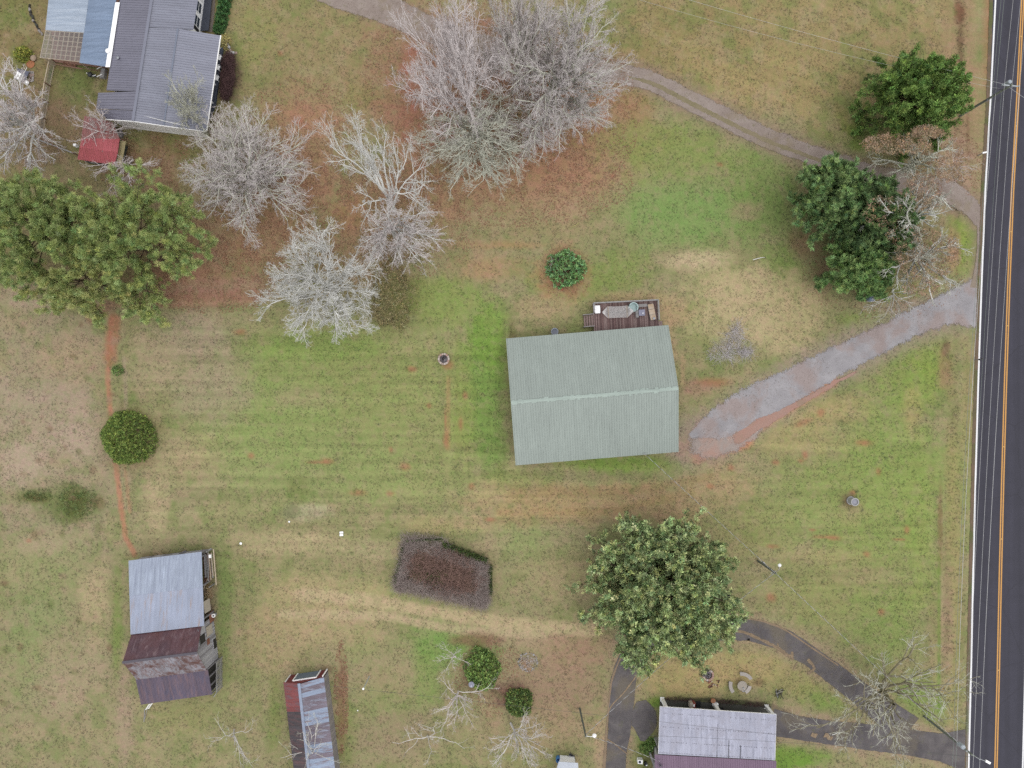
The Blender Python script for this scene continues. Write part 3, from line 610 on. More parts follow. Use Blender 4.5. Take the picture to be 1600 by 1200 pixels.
def spawn(rng, P, R, c, f, ang, m, up=.1, t0=.25, wob=.12, pw=.75, gap=0):
    """c children from every parent polyline"""
    n, mp, _ = P.shape
    Lp = np.linalg.norm(np.diff(P, axis=1), axis=-1).sum(1)
    t = t0+(1-t0)*((np.arange(c)[None]+rng.uniform(0, 1, (n, c)))/c); t = np.minimum(t, .995)
    q = t*(mp-1); i = np.floor(q).astype(int); fr = (q-i)[..., None]; rows = np.arange(n)[:, None]
    st = P[rows, i]*(1-fr)+P[rows, i+1]*fr; tg = unit(P[rows, i+1]-P[rows, i])
    rr = R[rows, i]*(1-fr[..., 0])+R[rows, i+1]*fr[..., 0]
    rnd = rng.normal(0, 1, (n, c, 3)); perp = unit(rnd-(rnd*tg).sum(-1, keepdims=True)*tg)
    th = np.radians(ang)*rng.uniform(.6, 1.3, (n, c, 1))
    d = unit(tg*np.cos(th)+perp*np.sin(th)+np.array([0, 0, up]))
    L = Lp[:, None]*f*(1.15-.6*t)*rng.uniform(.65, 1.25, (n, c))
    if gap: L = L*(rng.uniform(0, 1, (n, c)) > gap)+.02
    st = st.reshape(-1, 3); d = d.reshape(-1, 3); L = L.ravel(); rr = rr.ravel(); N = len(L)
    out = np.zeros((N, m, 3)); out[:, 0] = st; cur = d
    for j in range(1, m):
        cur = unit(cur+rng.normal(0, wob*(1 if m > 2 else 1.6), (N, 3))+np.array([0, 0, up*.5])); out[:, j] = out[:, j-1]+cur*(L/(m-1))[:, None]
    r = rr[:, None]*pw*np.linspace(1, .45, m)[None]
    return out, r
def skeleton(seed, n1=10, kids=(6, 6, 5), fl=(.52, .46, .46), ang=46, zc=.42, fork=(.12, .42), even=.5, wob=.12, up=.03, bumpz=.10, trunk_top=.8, segs=(7, 5, 4, 3), asym=.25, gap=0):
    rng = np.random.default_rng(seed)
    m0 = 8; z = np.linspace(0, trunk_top, m0); tr = np.stack([np.cumsum(rng.normal(0, .018, m0)), np.cumsum(rng.normal(0, .018, m0)), z], 1); tr[0, :2] = 0
    Rt = np.linspace(1, .35, m0)
    i = np.arange(n1); s = ((i+.5)/n1)**even; th = i*2.39996+rng.uniform(-.35, .35, n1); s = s*rng.uniform(1-asym, 1+asym*.6, n1)
    c = np.sqrt(np.clip(1-np.minimum(s, 1)**2, 0, 1))
    end = np.stack([s*np.cos(th), s*np.sin(th), zc+(1-zc)*c*rng.uniform(.85, 1.05, n1)], 1)
    zs = fork[1]-(fork[1]-fork[0])*np.minimum(s, 1)*rng.uniform(.6, 1.2, n1)
    st = np.stack([np.interp(zs, z, tr[:, 0]), np.interp(zs, z, tr[:, 1]), zs], 1)
    m = segs[0]; t = np.linspace(0, 1, m)[None, :, None]; ctl = st*.45+end*.55+np.array([0, 0, bumpz]); ctl[:, 2] += 0
    P = (1-t)**2*st[:, None]+2*t*(1-t)*ctl[:, None]+t*t*end[:, None]
    w = np.cumsum(rng.normal(0, .022, P.shape), axis=1); w[:, 0] = 0; P = P+w*wob/.1
    R = np.interp(zs, z, Rt)[:, None]*.55*np.linspace(1, .3, m)[None]
    lv = [(tr[None], Rt[None]), (P, R)]
    for k, (c_, f_) in enumerate(zip(kids, fl)):
        P, R = spawn(rng, P, R, c_, f_, ang, segs[min(k+1, len(segs)-1)] if not (k == len(kids)-1 and len(kids) > 2) else 2, up, .22 if k == 0 else .15, wob, gap=gap)
        lv.append((P, R))
    return lv
def place(lv, base_px, crown_px, rx, ry, h, tr, rmin=.006, leanpow=1.0):
    """real tree: base on the ground under base_px, crown centre at crown_px seen at 70% of the height; rx, ry in photo pixels"""
    tips = lv[min(3, len(lv)-1)][0].reshape(-1, 3); rad = np.hypot(tips[:, 0], tips[:, 1]); sc = np.quantile(rad, .96)*.93; zt = np.quantile(tips[:, 2], .99)
    b = np.array(W(*base_px, 0)); c = np.array(W(*crown_px, h*.7)); q = K*(1-h*.65/H)
    out = []
    for P, R in lv:
        P = P.copy(); zz = P[..., 2]/zt; P[..., 0] *= rx*q/sc; P[..., 1] *= ry*q/sc; P[..., 2] = zz*h
        s = (np.clip(zz, 0, 1.3)/.7)**leanpow
        P[..., 0] += b[0]+(c[0]-b[0])*s; P[..., 1] += b[1]+(c[1]-b[1])*s
        out.append((P, np.maximum(R*tr, rmin)))
    return out, Vector((b[0], b[1], 0))

def bark(n, a, b, g=1.4): return mat_bark(n, tuple(min(.75, x*g) for x in C(*a)[:3])+(1,), tuple(min(.7, x*g) for x in C(*b)[:3])+(1,))
M_bark_pale = bark('pale_lichen_bark', (246, 246, 234), (222, 220, 208), 1.5); M_bark_grey = bark('grey_bark', (232, 224, 216), (206, 196, 188), 1.75)
M_bark_pink = bark('pinkish_grey_twigs', (222, 214, 206), (202, 194, 186), 1.75); M_bark_green = bark('greenish_bark', (228, 230, 206), (198, 196, 178), 1.6)
M_bark_dark = bark('dark_mossy_bark', (134, 128, 98), (176, 168, 140)); M_bark_brown = bark('brown_bark', (120, 104, 86), (90, 76, 62)); M_bark_white = bark('white_bark', (248, 244, 232), (212, 206, 192))

def bare_tree(label, base_px, crown_px, rx, ry, h, seed, tr=.26, mats=(None, None), n1=10, kids=(6, 6, 5), group='bare winter trees', rmin=.010, kind='bare tree', twmul=1.0, **kw):
    lv, org = place(skeleton(seed, n1, kids, **kw), base_px, crown_px, rx, ry, h, tr, rmin)
    root = thing('bare_tree', label, kind, org, group)
    v, f = merge([tubes(lv[0][0], lv[0][1], 8), tubes(lv[1][0], lv[1][1], 6)]); np_mesh('trunk', v, f, mats[0] or M_bark_grey, root, smooth=True)
    if len(lv) > 3: v, f = tubes(lv[2][0], lv[2][1], 5); np_mesh('branches', v, f, mats[0] or M_bark_grey, root)
    v, f = merge([tubes(P, R*twmul, 3) for P, R in lv[(3 if len(lv) > 3 else 2):]]); np_mesh('crown', v, f, mats[1] or mats[0] or M_bark_grey, root)
    return root

G1 = 'bare trees around the leaf-strewn yard'
bare_tree('tall bare grey tree in the big cluster, with a curved dark trunk below it', (735, 188), (704, 84), 88, 86, 14, 11, .30, (M_bark_grey, M_bark_grey), 18, (10, 9, 8), G1, rmin=.0095, asym=.12)
bare_tree('bare pale tree between the curved-trunk tree and the widest one, partly hidden', (806, 120), (815, 45), 62, 72, 14, 12, .26, (M_bark_green, M_bark_grey), 16, (10, 9, 7), G1, rmin=.0095)
bare_tree('widest bare tree of the cluster, its hazy twigs reaching over the dirt farm track', (858, 150), (880, 108), 104, 112, 14, 13, .34, (M_bark_green, M_bark_pink), 24, (10, 9, 8), G1, rmin=.009, asym=.12)
bare_tree('spreading greenish-barked bare tree on the house side of the cluster, limbs fanning out', (745, 205), (746, 226), 90, 84, 9, 14, .26, (M_bark_green, M_bark_green), 26, (8, 7, 6), G1, rmin=.0095, asym=.12, bumpz=.16, fork=(.1, .25))
bare_tree('low bare tree with fanned twigs at the southern foot of the widest tree', (830, 190), (838, 196), 74, 60, 8, 15, .2, (M_bark_green, M_bark_grey), 18, (8, 7, 6), G1, rmin=.0095)
bare_tree('round bare tree with pinkish grey twigs beside the grey-roofed house', (396, 285), (380, 262), 96, 96, 10, 16, .28, (M_bark_green, M_bark_pink), 34, (9, 8, 7), G1, rmin=.0085, asym=.1, fork=(.12, .28), bumpz=.14)
bare_tree('sparse bare tree with stark white branches standing alone on orange leaves', (616, 330), (578, 243), 82, 66, 12, 17, .26, (M_bark_pale, M_bark_pale), 9, (8, 7, 6), G1, rmin=.013, gap=.15, wob=.14)
bare_tree('bare tree with fanned silvery limbs between the white tree and the lichen tree', (606, 355), (624, 368), 70, 62, 9, 18, .24, (M_bark_pale, M_bark_grey), 22, (8, 8, 6), G1, rmin=.0095, bumpz=.12)
bare_tree('round bare tree crusted with pale lichen at the edge of the green lawn', (528, 452), (498, 446), 90, 92, 12, 19, .30, (M_bark_pale, M_bark_pale), 20, (9, 9, 7), G1, rmin=.0115, asym=.12, wob=.16)
bare_tree('big bare pale tree at the picture edge reaching over the plank fence', (60, 205), (14, 180), 76, 82, 13, 20, .32, (M_bark_pale, M_bark_grey), 16, (9, 8, 7), G1, rmin=.010)
bare_tree('small bare pinkish tree growing over the upper slope of the red shed roof', (172, 216), (152, 190), 52, 42, 6.5, 21, .13, (M_bark_grey, M_bark_pink), 10, (6, 6, 4), 'small bare trees by the red shed', rmin=.008)
bare_tree('small bare grey tree just below the red shed', (208, 250), (186, 270), 54, 34, 5.5, 22, .13, (M_bark_grey, M_bark_grey), 11, (6, 5, 4), 'small bare trees by the red shed', rmin=.008)
bare_tree('lichen-green bare tree hugging the corner of the grey metal roof', (308, 196), (287, 163), 40, 42, 9, 23, .2, (M_bark_green, M_bark_green), 12, (8, 7, 5), G1, rmin=.011)
bare_tree('large bare tree with dark mossy limbs over the asphalt driveway fork', (1370, 1068), (1400, 1108), 118, 112, 14, 24, .34, (M_bark_dark, M_bark_green), 14, (6, 5, 4), 'bare trees near the road', rmin=.010, wob=.16, gap=.25)
bare_tree('thin bare tree below the round evergreen bush with the white lamp beside it', (716, 1080), (714, 1106), 58, 46, 6, 25, .12, (M_bark_grey, M_bark_grey), 9, (5, 4, 4), 'small bare trees by the old shed', rmin=.008)
bare_tree('small bare sapling beside the round evergreen bush', (712, 1026), (706, 1030), 32, 24, 3.5, 26, .07, (M_bark_grey, M_bark_grey), 8, (4, 4, 3), 'small bare trees by the old shed', rmin=.007)
bare_tree('bare pale tree at the bottom edge beside the smaller round bush', (798, 1130), (806, 1166), 58, 50, 8, 27, .16, (M_bark_white, M_bark_grey), 9, (6, 5, 4), 'small bare trees by the old shed', rmin=.009)
bare_tree('spindly white bare tree between the barn and the old shed', (366, 1140), (368, 1168), 40, 58, 7, 28, .10, (M_bark_white, M_bark_white), 6, (4, 4, 3), 'small bare trees by the old shed', rmin=.008, gap=.3)
bare_tree('spindly bare tree reaching over the rusty ridge of the old shed', (490, 1180), (488, 1168), 44, 46, 8, 29, .12, (M_bark_white, M_bark_green), 7, (4, 4, 3), 'small bare trees by the old shed', rmin=.008, gap=.3)
bare_tree('sparse bare tree with white crooked limbs on the leafy ground right of the shed', (668, 1150), (668, 1160), 62, 50, 8, 30, .12, (M_bark_white, M_bark_grey), 6, (4, 3, 3), 'small bare trees by the old shed', rmin=.008, gap=.3, wob=.2)
bare_tree('bare oak with pale limbs between the cedar and the farm track', (1424, 262), (1432, 248), 62, 50, 11, 31, .34, (M_bark_green, M_bark_green), 10, (7, 6, 4), 'bare trees near the road', rmin=.009, gap=.2)
bare_tree('bare pale-limbed tree standing through the dark evergreens', (1418, 345), (1424, 332), 66, 64, 17.5, 32, .44, (M_bark_pale, M_bark_green), 11, (7, 6, 4), 'bare trees near the road', rmin=.015, gap=.2, wob=.16)
bare_tree('bare pale tree on the grass island beside the dark evergreens', (1430, 402), (1446, 410), 64, 56, 15, 33, .40, (M_bark_pale, M_bark_green), 11, (7, 6, 4), 'bare trees near the road', rmin=.015, gap=.15, wob=.16)
bare_tree('small forked bare tree overhanging the upper edge of the gravel drive', (1396, 452), (1392, 480), 46, 24, 6, 34, .11, (M_bark_pale, M_bark_pink), 6, (5, 4, 3), 'bare trees near the road', rmin=.008)
bare_tree('leafless tan sapling where the farm track meets the road', (1488, 262), (1488, 262), 40, 34, 5, 35, .08, (M_bark_pink, M_bark_pink), 9, (5, 4, 4), 'bare trees near the road', rmin=.007)

# ---------------- leaves
def leaf_cloud(rng, cen, out, n_per, rad, L, wd, ca, cb, spread=1.0, flat=1.0, upb=.5, clump_var=.22, single=.12):
    """pointed leaf blades around clump centres; out = outward direction of each clump"""
    N = len(cen); M = N*n_per
    c = np.repeat(cen, n_per, 0); o = np.repeat(out, n_per, 0); rd = np.repeat(np.broadcast_to(rad, (N,)), n_per)
    off = rng.normal(0, 1, (M, 3)); off = unit(off)*(rng.uniform(0, 1, (M, 1))**.45)*rd[:, None]; off[:, 2] *= flat
    p = c+off; d = unit(unit(off)*spread+o*.8+rng.normal(0, .35, (M, 3))+np.array([0, 0, upb*.3]))
    nrm = unit(np.cross(d, rng.normal(0, 1, (M, 3))))+np.array([0, 0, upb])*np.sign(rng.uniform(-.2, 1, (M, 1))); sd = unit(np.cross(d, nrm))
    l = L*rng.uniform(.6, 1.3, (M, 1)); w = wd*rng.uniform(.7, 1.3, (M, 1))
    v = np.stack([p-d*l*.4+sd*w*.62, p+d*l*.55, p-d*l*.4-sd*w*.62], 1)
    t = np.clip(np.repeat(rng.uniform(0, 1, N), n_per)+rng.normal(0, .18, M), 0, 1)[:, None]
    cc = np.array(ca)[None, :3]*(1-t)+np.array(cb)[None, :3]*t
    cc = cc*np.repeat(rng.normal(1, clump_var, (N, 1))*np.concatenate([rng.normal(1, .09, (N, 1)), np.ones((N, 1)), rng.normal(1, .10, (N, 1))], 1), n_per, 0)*rng.normal(1, single, (M, 1))
    return v.reshape(-1, 3), np.arange(M*3).reshape(-1, 3), np.repeat(np.clip(cc, .008, .8)[:, None], 3, 1).reshape(-1, 3)
def cat(parts):
    v, f = merge([(a, b) for a, b, _ in parts]); return v, f, np.concatenate([c for _, _, c in parts])
def pts_along(P, k, t0=.3):
    n, m, _ = P.shape; t = t0+(1-t0)*np.linspace(0, 1, k); q = np.minimum(t*(m-1), m-1.001); i = q.astype(int); fr = (q-i)[None, :, None]
    c = P[:, i]*(1-fr)+P[:, i+1]*fr; d = unit(P[:, i+1]-P[:, i]); return c.reshape(-1, 3), d.reshape(-1, 3)
def leafc(c):
    l = np.array(C(*c)[:3]); return l*2.15+l.mean()*.4
def evergreen(name, label, cat_, base_px, crown_px, rx, ry, h, seed, style, ca, cb, tr=.25, group=None, n1=40, kids=(6, 4), n_per=14, rad=.35, L=.22, wd=.08, bark_m=None, k=3, cl=1, flat=.8, cv=.22, upb=.5, t0=.35, **kw):
    rng = np.random.default_rng(seed*7+1)
    sk = dict(fork=(.1, .75), zc=.12, ang=42, up=.05, bumpz=.04, trunk_top=.95, wob=.08, asym=.2, fl=(.42, .42)); sk.update(kw)
    lv, org = place(skeleton(seed, n1, kids, **sk), base_px, crown_px, rx*.94, ry*.94, h*.95, tr, .01)
    root = thing(name, label, cat_, org, group)
    v, f = merge([tubes(lv[0][0], lv[0][1], 8), tubes(lv[1][0], lv[1][1]*.7, 5)]); np_mesh('trunk', v, f, bark_m or M_bark_brown, root, smooth=True)
    v, f = merge([tubes(P, R*.8, 3) for P, R in lv[2:]]); np_mesh('branches', v, f, bark_m or M_bark_brown, root)
    c0, d0 = pts_along(lv[1][0], 4, .55); c1, d1 = pts_along(lv[2][0], k, t0); c2, d2 = pts_along(lv[3][0], 2, .5) if len(lv) > 3 else (c1[:0], d1[:0])
    cen = np.concatenate([c0, c1, c2]); out = np.concatenate([d0, d1, d2])
    v, f, c = leaf_cloud(rng, cen, out, n_per, rad, L, wd, leafc(ca), leafc(cb), flat=flat, clump_var=cv, upb=upb)
    np_mesh('crown', v, f, M_leaf, root, c)
    return root
GP = 'long-needled pines at the field edge'
pine = dict(n1=30, kids=(8, 6), n_per=44, rad=.36, L=.34, wd=.042, k=2, cv=.10, flat=.75, upb=.9, fork=(.3, .85), t0=.6, zc=.35)
evergreen('pine_tree', 'large yellow-green pine, the one nearest the bare lichen tree and the red clay', 'pine tree', (255, 405), (204, 372), 116, 100, 14, 51, 'p', (98, 120, 56), (158, 170, 92), .3, GP, **pine)
evergreen('pine_tree', 'yellow-green pine running off the edge of the picture beside the bare field', 'pine tree', (92, 388), (52, 354), 98, 94, 14, 52, 'p', (98, 120, 56), (156, 168, 92), .3, GP, **pine)
evergreen('pine_tree', 'paler thinner pine at the foot of the pine clump, over the clay path', 'pine tree', (165, 450), (124, 440), 90, 66, 12, 53, 'p', (108, 124, 60), (168, 172, 96), .24, GP, **{**pine, 'n1': 20})
GE = 'evergreens by the road'
evergreen('cedar_tree', 'dark green ragged cedar growing beside the utility pole and the road', 'cedar tree', (1405, 172), (1441, 146), 74, 74, 12, 54, 'c', (70, 100, 38), (120, 148, 62), .25, GE, n1=64, kids=(8, 5), n_per=24, rad=.34, L=.25, wd=.09, asym=.32, cv=.3)
ley = dict(n1=70, kids=(8, 4), n_per=22, rad=.26, L=.42, wd=.07, flat=.5, cv=.28, asym=.28, fl=(.42, .5))
evergreen('cypress_tree', 'deep green feathery cypress at the lawn edge, nearest the farm track', 'cypress tree', (1290, 330), (1304, 300), 58, 62, 14, 55, 'c', (70, 100, 54), (130, 156, 86), .25, GE, **ley)
evergreen('cypress_tree', 'dark feathery cypress in the middle of the clump, bare oak limbs over it', 'cypress tree', (1350, 350), (1376, 340), 60, 64, 14, 56, 'c', (62, 92, 50), (116, 142, 80), .25, GE, **ley)
evergreen('cypress_tree', 'bright-tipped feathery cypress beside the gravel drive', 'cypress tree', (1325, 425), (1350, 418), 56, 46, 11, 57, 'c', (70, 108, 54), (138, 166, 88), .22, GE, **ley)
evergreen('oak_tree', 'great rounded olive-green evergreen oak over the asphalt drive', 'oak tree', (1022, 898), (1042, 936), 118, 118, 14, 59, 'o', (84, 110, 62), (168, 180, 112), .4, None, n1=100, kids=(8, 5), n_per=19, rad=.34, L=.27, wd=.11, asym=.06, cv=.34, flat=.7, zc=.1, k=4, t0=.2)

def bush(name, label, cx, cy, rx, ry, h, seed, ca, cb, n=900, n_per=10, rad=.16, L=.13, wd=.07, group=None, cat_='bush', hollow=.6, flatp=2.2, cv=.3, stems=True, bark_m=None, lump=.26, z0=0.0, upb=.5):
    """rounded shrub: leaf clumps over an uneven dome, with a stem fan inside"""
    rng = np.random.default_rng(seed); b = np.array(W(cx, cy, 0)); q = K*(1-h*.5/H)
    root = thing(name, label, cat_, Vector(b), group)
    u = rng.uniform(0, 1, n); th = rng.uniform(0, 2*np.pi, n); s = np.sqrt(u)*1.0
    lum = 1+lump*2*(fbm(np.cos(th)*2+s*2+5, np.sin(th)*2+s*2+5, seed, 3)-.5)
    x = s*np.cos(th)*lum; y = s*np.sin(th)*lum; z = (1-s**flatp)*(.85+.3*fbm(x*3+9, y*3+9, seed+3, 3))
    inn = rng.uniform(hollow, 1, n); P = np.stack([x*rx*q*inn**.3, y*ry*q*inn**.3, z0+z*h*inn], 1)
    low = rng.uniform(0, 1, n) < .25; P[low, 2] *= rng.uniform(.1, .9, low.sum())
    out = unit(np.stack([x, y, z+.4], 1)); P += b
    v, f, c = leaf_cloud(rng, P, out, n_per, rad, L, wd, leafc(ca), leafc(cb), clump_var=cv, upb=upb)
    np_mesh('foliage', v, f, M_leaf, root, c)
    if stems:
        m = 24; e = P[rng.integers(0, n, m)]; st = b[None]+rng.normal(0, .08, (m, 3))*np.array([1, 1, 0]); t = np.linspace(0, 1, 4)[None, :, None]
        PP = st[:, None]*(1-t)+e[:, None]*t+np.array([0, 0, .1])*np.sin(t*3.14); v, f = tubes(PP, np.linspace(.035, .012, 4)[None].repeat(m, 0), 4); np_mesh('stem', v, f, bark_m or M_bark_brown, root)
    return root
bush('round_bush', 'large clipped round bush with fine yellow-green leaves beside the clay path', 204, 684, 46, 46, 3.2, 61, (70, 96, 34), (134, 152, 62), n=3600, n_per=12, rad=.17, L=.15, wd=.05, lump=.13, flatp=2.6, cv=.34)
bush('leafy_bush', 'bright green leafy shrub with grey dead twigs on a clay bed behind the green house', 884, 421, 33, 33, 1.8, 62, (78, 122, 64), (128, 166, 98), n=650, n_per=11, rad=.2, L=.24, wd=.09, lump=.3)
bush('round_bush', 'round glossy evergreen bush with a pale lamp at its side', 754, 1043, 29, 34, 2.6, 63, (64, 100, 40), (142, 166, 78), n=1300, n_per=10, rad=.17, L=.15, wd=.09, cv=.3)
bush('round_bush', 'smaller dark round evergreen bush beside the bottom-edge bare tree', 811, 1095, 24, 24, 2.2, 64, (54, 84, 40), (128, 148, 68), n=950, n_per=10, rad=.16, L=.14, wd=.08, cv=.3)
bush('small_bush', 'tiny green bush alone on the straw strip above the round bush', 185, 579, 11, 9, .8, 65, (76, 108, 48), (128, 152, 78), n=140, n_per=9, rad=.14, L=.14, wd=.05)
bush('yellow_bush', 'yellow-green bush beside the garden pots near the lattice roof', 39, 86, 15, 14, 1.3, 66, (84, 104, 36), (176, 172, 62), n=330, n_per=10, rad=.15, L=.14, wd=.07)
bush('weed_clump', 'low dark weed patch in the bare west field, the larger one', 121, 783, 34, 26, .35, 67, (74, 96, 44), (118, 132, 74), n=420, n_per=6, rad=.2, L=.14, wd=.05, stems=False, lump=.6, cat_='weeds')
bush('weed_clump', 'low dark weed patch in the bare west field, the smaller one towards the picture edge', 56, 774, 26, 10, .3, 68, (74, 96, 44), (118, 128, 74), n=200, n_per=6, rad=.2, L=.14, wd=.05, stems=False, lump=.6, cat_='weeds')
bush('scrub_bush', 'thin olive-brown shrub beside the lichen-covered bare tree', 612, 466, 40, 62, 2.2, 69, (112, 104, 66), (152, 140, 92), n=1500, n_per=8, rad=.2, L=.15, wd=.05, lump=.5, cat_='bush', cv=.3, stems=False)
bush('ornamental_grass', 'straw-coloured clump of grass by the porch corner of the grey house', 352, 66, 9, 14, .7, 70, (150, 140, 74), (190, 176, 110), n=150, n_per=8, rad=.12, L=.24, wd=.03, stems=False, cat_='grass clump')
for i in range(6):
    bush('hedge_shrub', 'dark green hedge shrub beside the grey house, %s' % ['at the picture edge', 'second from the picture edge', 'third from the picture edge', 'fourth from the picture edge', 'next to last, near the porch', 'last, nearest the porch roof'][i], 354-i*1.9, -2+i*10.0, 10, 7.5, 1.5, 71+i, (44, 84, 44), (84, 124, 62), n=260, n_per=9, rad=.15, L=.14, wd=.08, group='hedge row beside the grey house')

def twig_mass(name, label, spots, n, h, mat, cat_, group=None, seed=1, L=(.4, 1.1), r=.008, leaf=None, rise=.5, root_name=None):
    """thicket of arching bare canes inside given photo ellipses / band points"""
    rng = np.random.default_rng(seed); pts = []
    for (cx, cy, rx, ry, w, hh) in spots:
        k = int(n*w); a = rng.uniform(0, 2*np.pi, k); s = np.sqrt(rng.uniform(0, 1, k)); pts.append(np.stack([cx+rx*s*np.cos(a), cy+ry*s*np.sin(a), hh*np.ones(k)], 1))
    pts = np.concatenate(pts); n = len(pts); b = np.stack([(pts[:, 0]-800)*K, (600-pts[:, 1])*K, pts[:, 2]*rng.uniform(.1, .8, n)], 1)
    cxy = b[:, :2].mean(0); root = thing(name, label, cat_, Vector((cxy[0], cxy[1], 0)), group)
    m = 4; P = np.zeros((n, m, 3)); P[:, 0] = b; a = rng.uniform(0, 2*np.pi, n); d = unit(np.stack([np.cos(a), np.sin(a), rise*rng.uniform(.3, 1.6, n)], 1)); l = rng.uniform(*L, n)
    for j in range(1, m):
        d = unit(d+rng.normal(0, .22, (n, 3))+np.array([0, 0, -.12])); P[:, j] = P[:, j-1]+d*(l/(m-1))[:, None]
    P[..., 2] = np.maximum(P[..., 2], .02)
    v, f = tubes(P, (r*rng.uniform(.7, 1.5, n))[:, None]*np.linspace(1.2, .6, m)[None], 3); np_mesh('canes', v, f, mat, root)
    return root, rng
# rectangular overgrown hedge: clipped bare canes round a tangled middle
M_cane = bark('purplish_grey_canes', (196, 182, 170), (162, 146, 136)); M_cane_red = bark('red_brown_canes', (180, 146, 130), (144, 118, 106))
qd = [(640, 845), (764, 878), (757, 942), (622, 916)]
def side(a, b, k, r, w, h): return [(a[0]+(b[0]-a[0])*i/(k-1), a[1]+(b[1]-a[1])*i/(k-1), r, r, w, h) for i in range(k)]
ring = side(qd[0], (690, 852), 4, 15, .045, 1.4)+side((640, 850), (626, 912), 6, 9, .05, 1.4)+side((628, 912), (754, 938), 11, 11, .05, 1.2)+side((752, 885), (754, 938), 6, 10, .05, 1.4)+side((690, 862), (752, 884), 5, 7, .03, 1.3)
rt, rg = twig_mass('overgrown_hedge', 'rectangular thicket of clipped purplish bare canes in the middle of the back lawn', ring, 6800, 1.4, M_cane, 'hedge', seed=81, L=(.4, 1.2), r=.010, rise=.5)
inner = [(700, 890, 44, 18, .5, .9), (726, 902, 24, 16, .3, .8), (664, 884, 20, 14, .2, .9)]
rng2 = np.random.default_rng(5); k = 3600; a = rng2.uniform(0, 2*np.pi, k); s = np.sqrt(rng2.uniform(0, 1, k)); x = 696+60*s*np.cos(a); y = 891+32*s*np.sin(a)+.22*(x-698)
P = np.zeros((k, 4, 3)); P[:, 0] = np.stack([(x-800)*K, (600-y)*K, rng2.uniform(.3, 1.2, k)], 1); a = rng2.uniform(0, 6.28, k); d = unit(np.stack([np.cos(a), np.sin(a), .4*rng2.uniform(0, 1.5, k)], 1)); l = rng2.uniform(.4, 1.3, k)
for j in range(1, 4): d = unit(d+rng2.normal(0, .3, (k, 3))); P[:, j] = P[:, j-1]+d*(l/3)[:, None]
P[..., 2] = np.maximum(P[..., 2], .03)
v, f = tubes(P, np.full((k, 4), .012), 3); np_mesh('tangle', v, f, M_cane_red, rt)
cen = np.concatenate([np.stack([(np.array(q_)-800)*K, (600-np.array(w_))*K, np.array(e_)], 1) for q_, w_, e_ in
      [(rng2.normal(680, 8, 90), rng2.normal(902, 7, 90), rng2.uniform(.5, 1.3, 90)), (rng2.normal(652, 7, 50), rng2.normal(893, 6, 50), rng2.uniform(.5, 1.1, 50))]])
tt = rng2.uniform(0, 1, 420); hx = 692+(762-692)*tt; hy = 847+(874-847)*tt
cen2 = np.stack([(hx+rng2.normal(0, 1.5, 420)-800)*K, (600-hy-rng2.normal(0, 2, 420))*K, rng2.uniform(.2, 1.3, 420)], 1)
t3 = rng2.uniform(0, 1, 260); hx = 634-16*t3; hy = 846+62*t3; cen3 = np.stack([(hx+rng2.normal(0, 1.5, 260)-800)*K, (600-hy)*K, rng2.uniform(.1, 1.0, 260)], 1)
t4 = rng2.uniform(0, 1, 200); cen4 = np.stack([(636+54*t4-800)*K, (600-(843-3*t4)+rng2.normal(0, 2, 200)*0)*K, rng2.uniform(.1, 1.2, 200)], 1)
t5 = rng2.uniform(0, 1, 160); cen5 = np.stack([(767+rng2.normal(0, 1, 160)-800)*K, (600-(882+45*t5))*K, rng2.uniform(.1, .9, 160)], 1)
cen = np.concatenate([cen, cen2, cen3, cen4, cen5])
v, f, c = leaf_cloud(rng2, cen, unit(rng2.normal(0, 1, cen.shape)+np.array([0, 0, .6])), 9, .18, .13, .07, C(56, 76, 40), C(112, 136, 66)); np_mesh('foliage', v, f, M_leaf, rt, c)
M_barb = bark('dark_barberry_twigs', (124, 96, 92), (92, 72, 70))
rt, rg = twig_mass('barberry_hedge', 'dense dark purple-brown clipped hedge along the front porch of the grey house', [(359, 100, 10, 16, .3, .9), (358, 122, 11, 20, .4, .9), (355, 143, 9, 16, .3, .9)], 3600, .9, M_barb, 'hedge', seed=83, L=(.2, .5), r=.014)
M_brush = bark('weathered_brush_sticks', (240, 234, 228), (206, 198, 192))
twig_mass('brush_pile', 'pile of weathered grey cut brush lying between the green house and the gravel drive', [(1146, 532, 16, 16, .3, .3), (1128, 553, 22, 13, .3, .3), (1164, 550, 12, 6, .25, .3), (1152, 514, 7, 10, .12, .3)], 620, .5, M_brush, 'brush pile', seed=84, L=(.5, 1.5), r=.011, rise=.08)
twig_mass('brush_pile', 'small scatter of pale dead branches at the clay bed of the green leafy shrub', [(872, 412, 12, 10, 1, .8)], 26, .5, M_brush, 'brush pile', seed=85, L=(.8, 1.6), r=.013, rise=.5)
twig_mass('flower_bed_stalks', 'oval bed of dry stalks in the brown ground beside the bottom bushes', [(825, 1034, 15, 15, 1, .2)], 240, .3, M_brush, 'flower bed', seed=86, L=(.1, .4), r=.012, rise=.6)
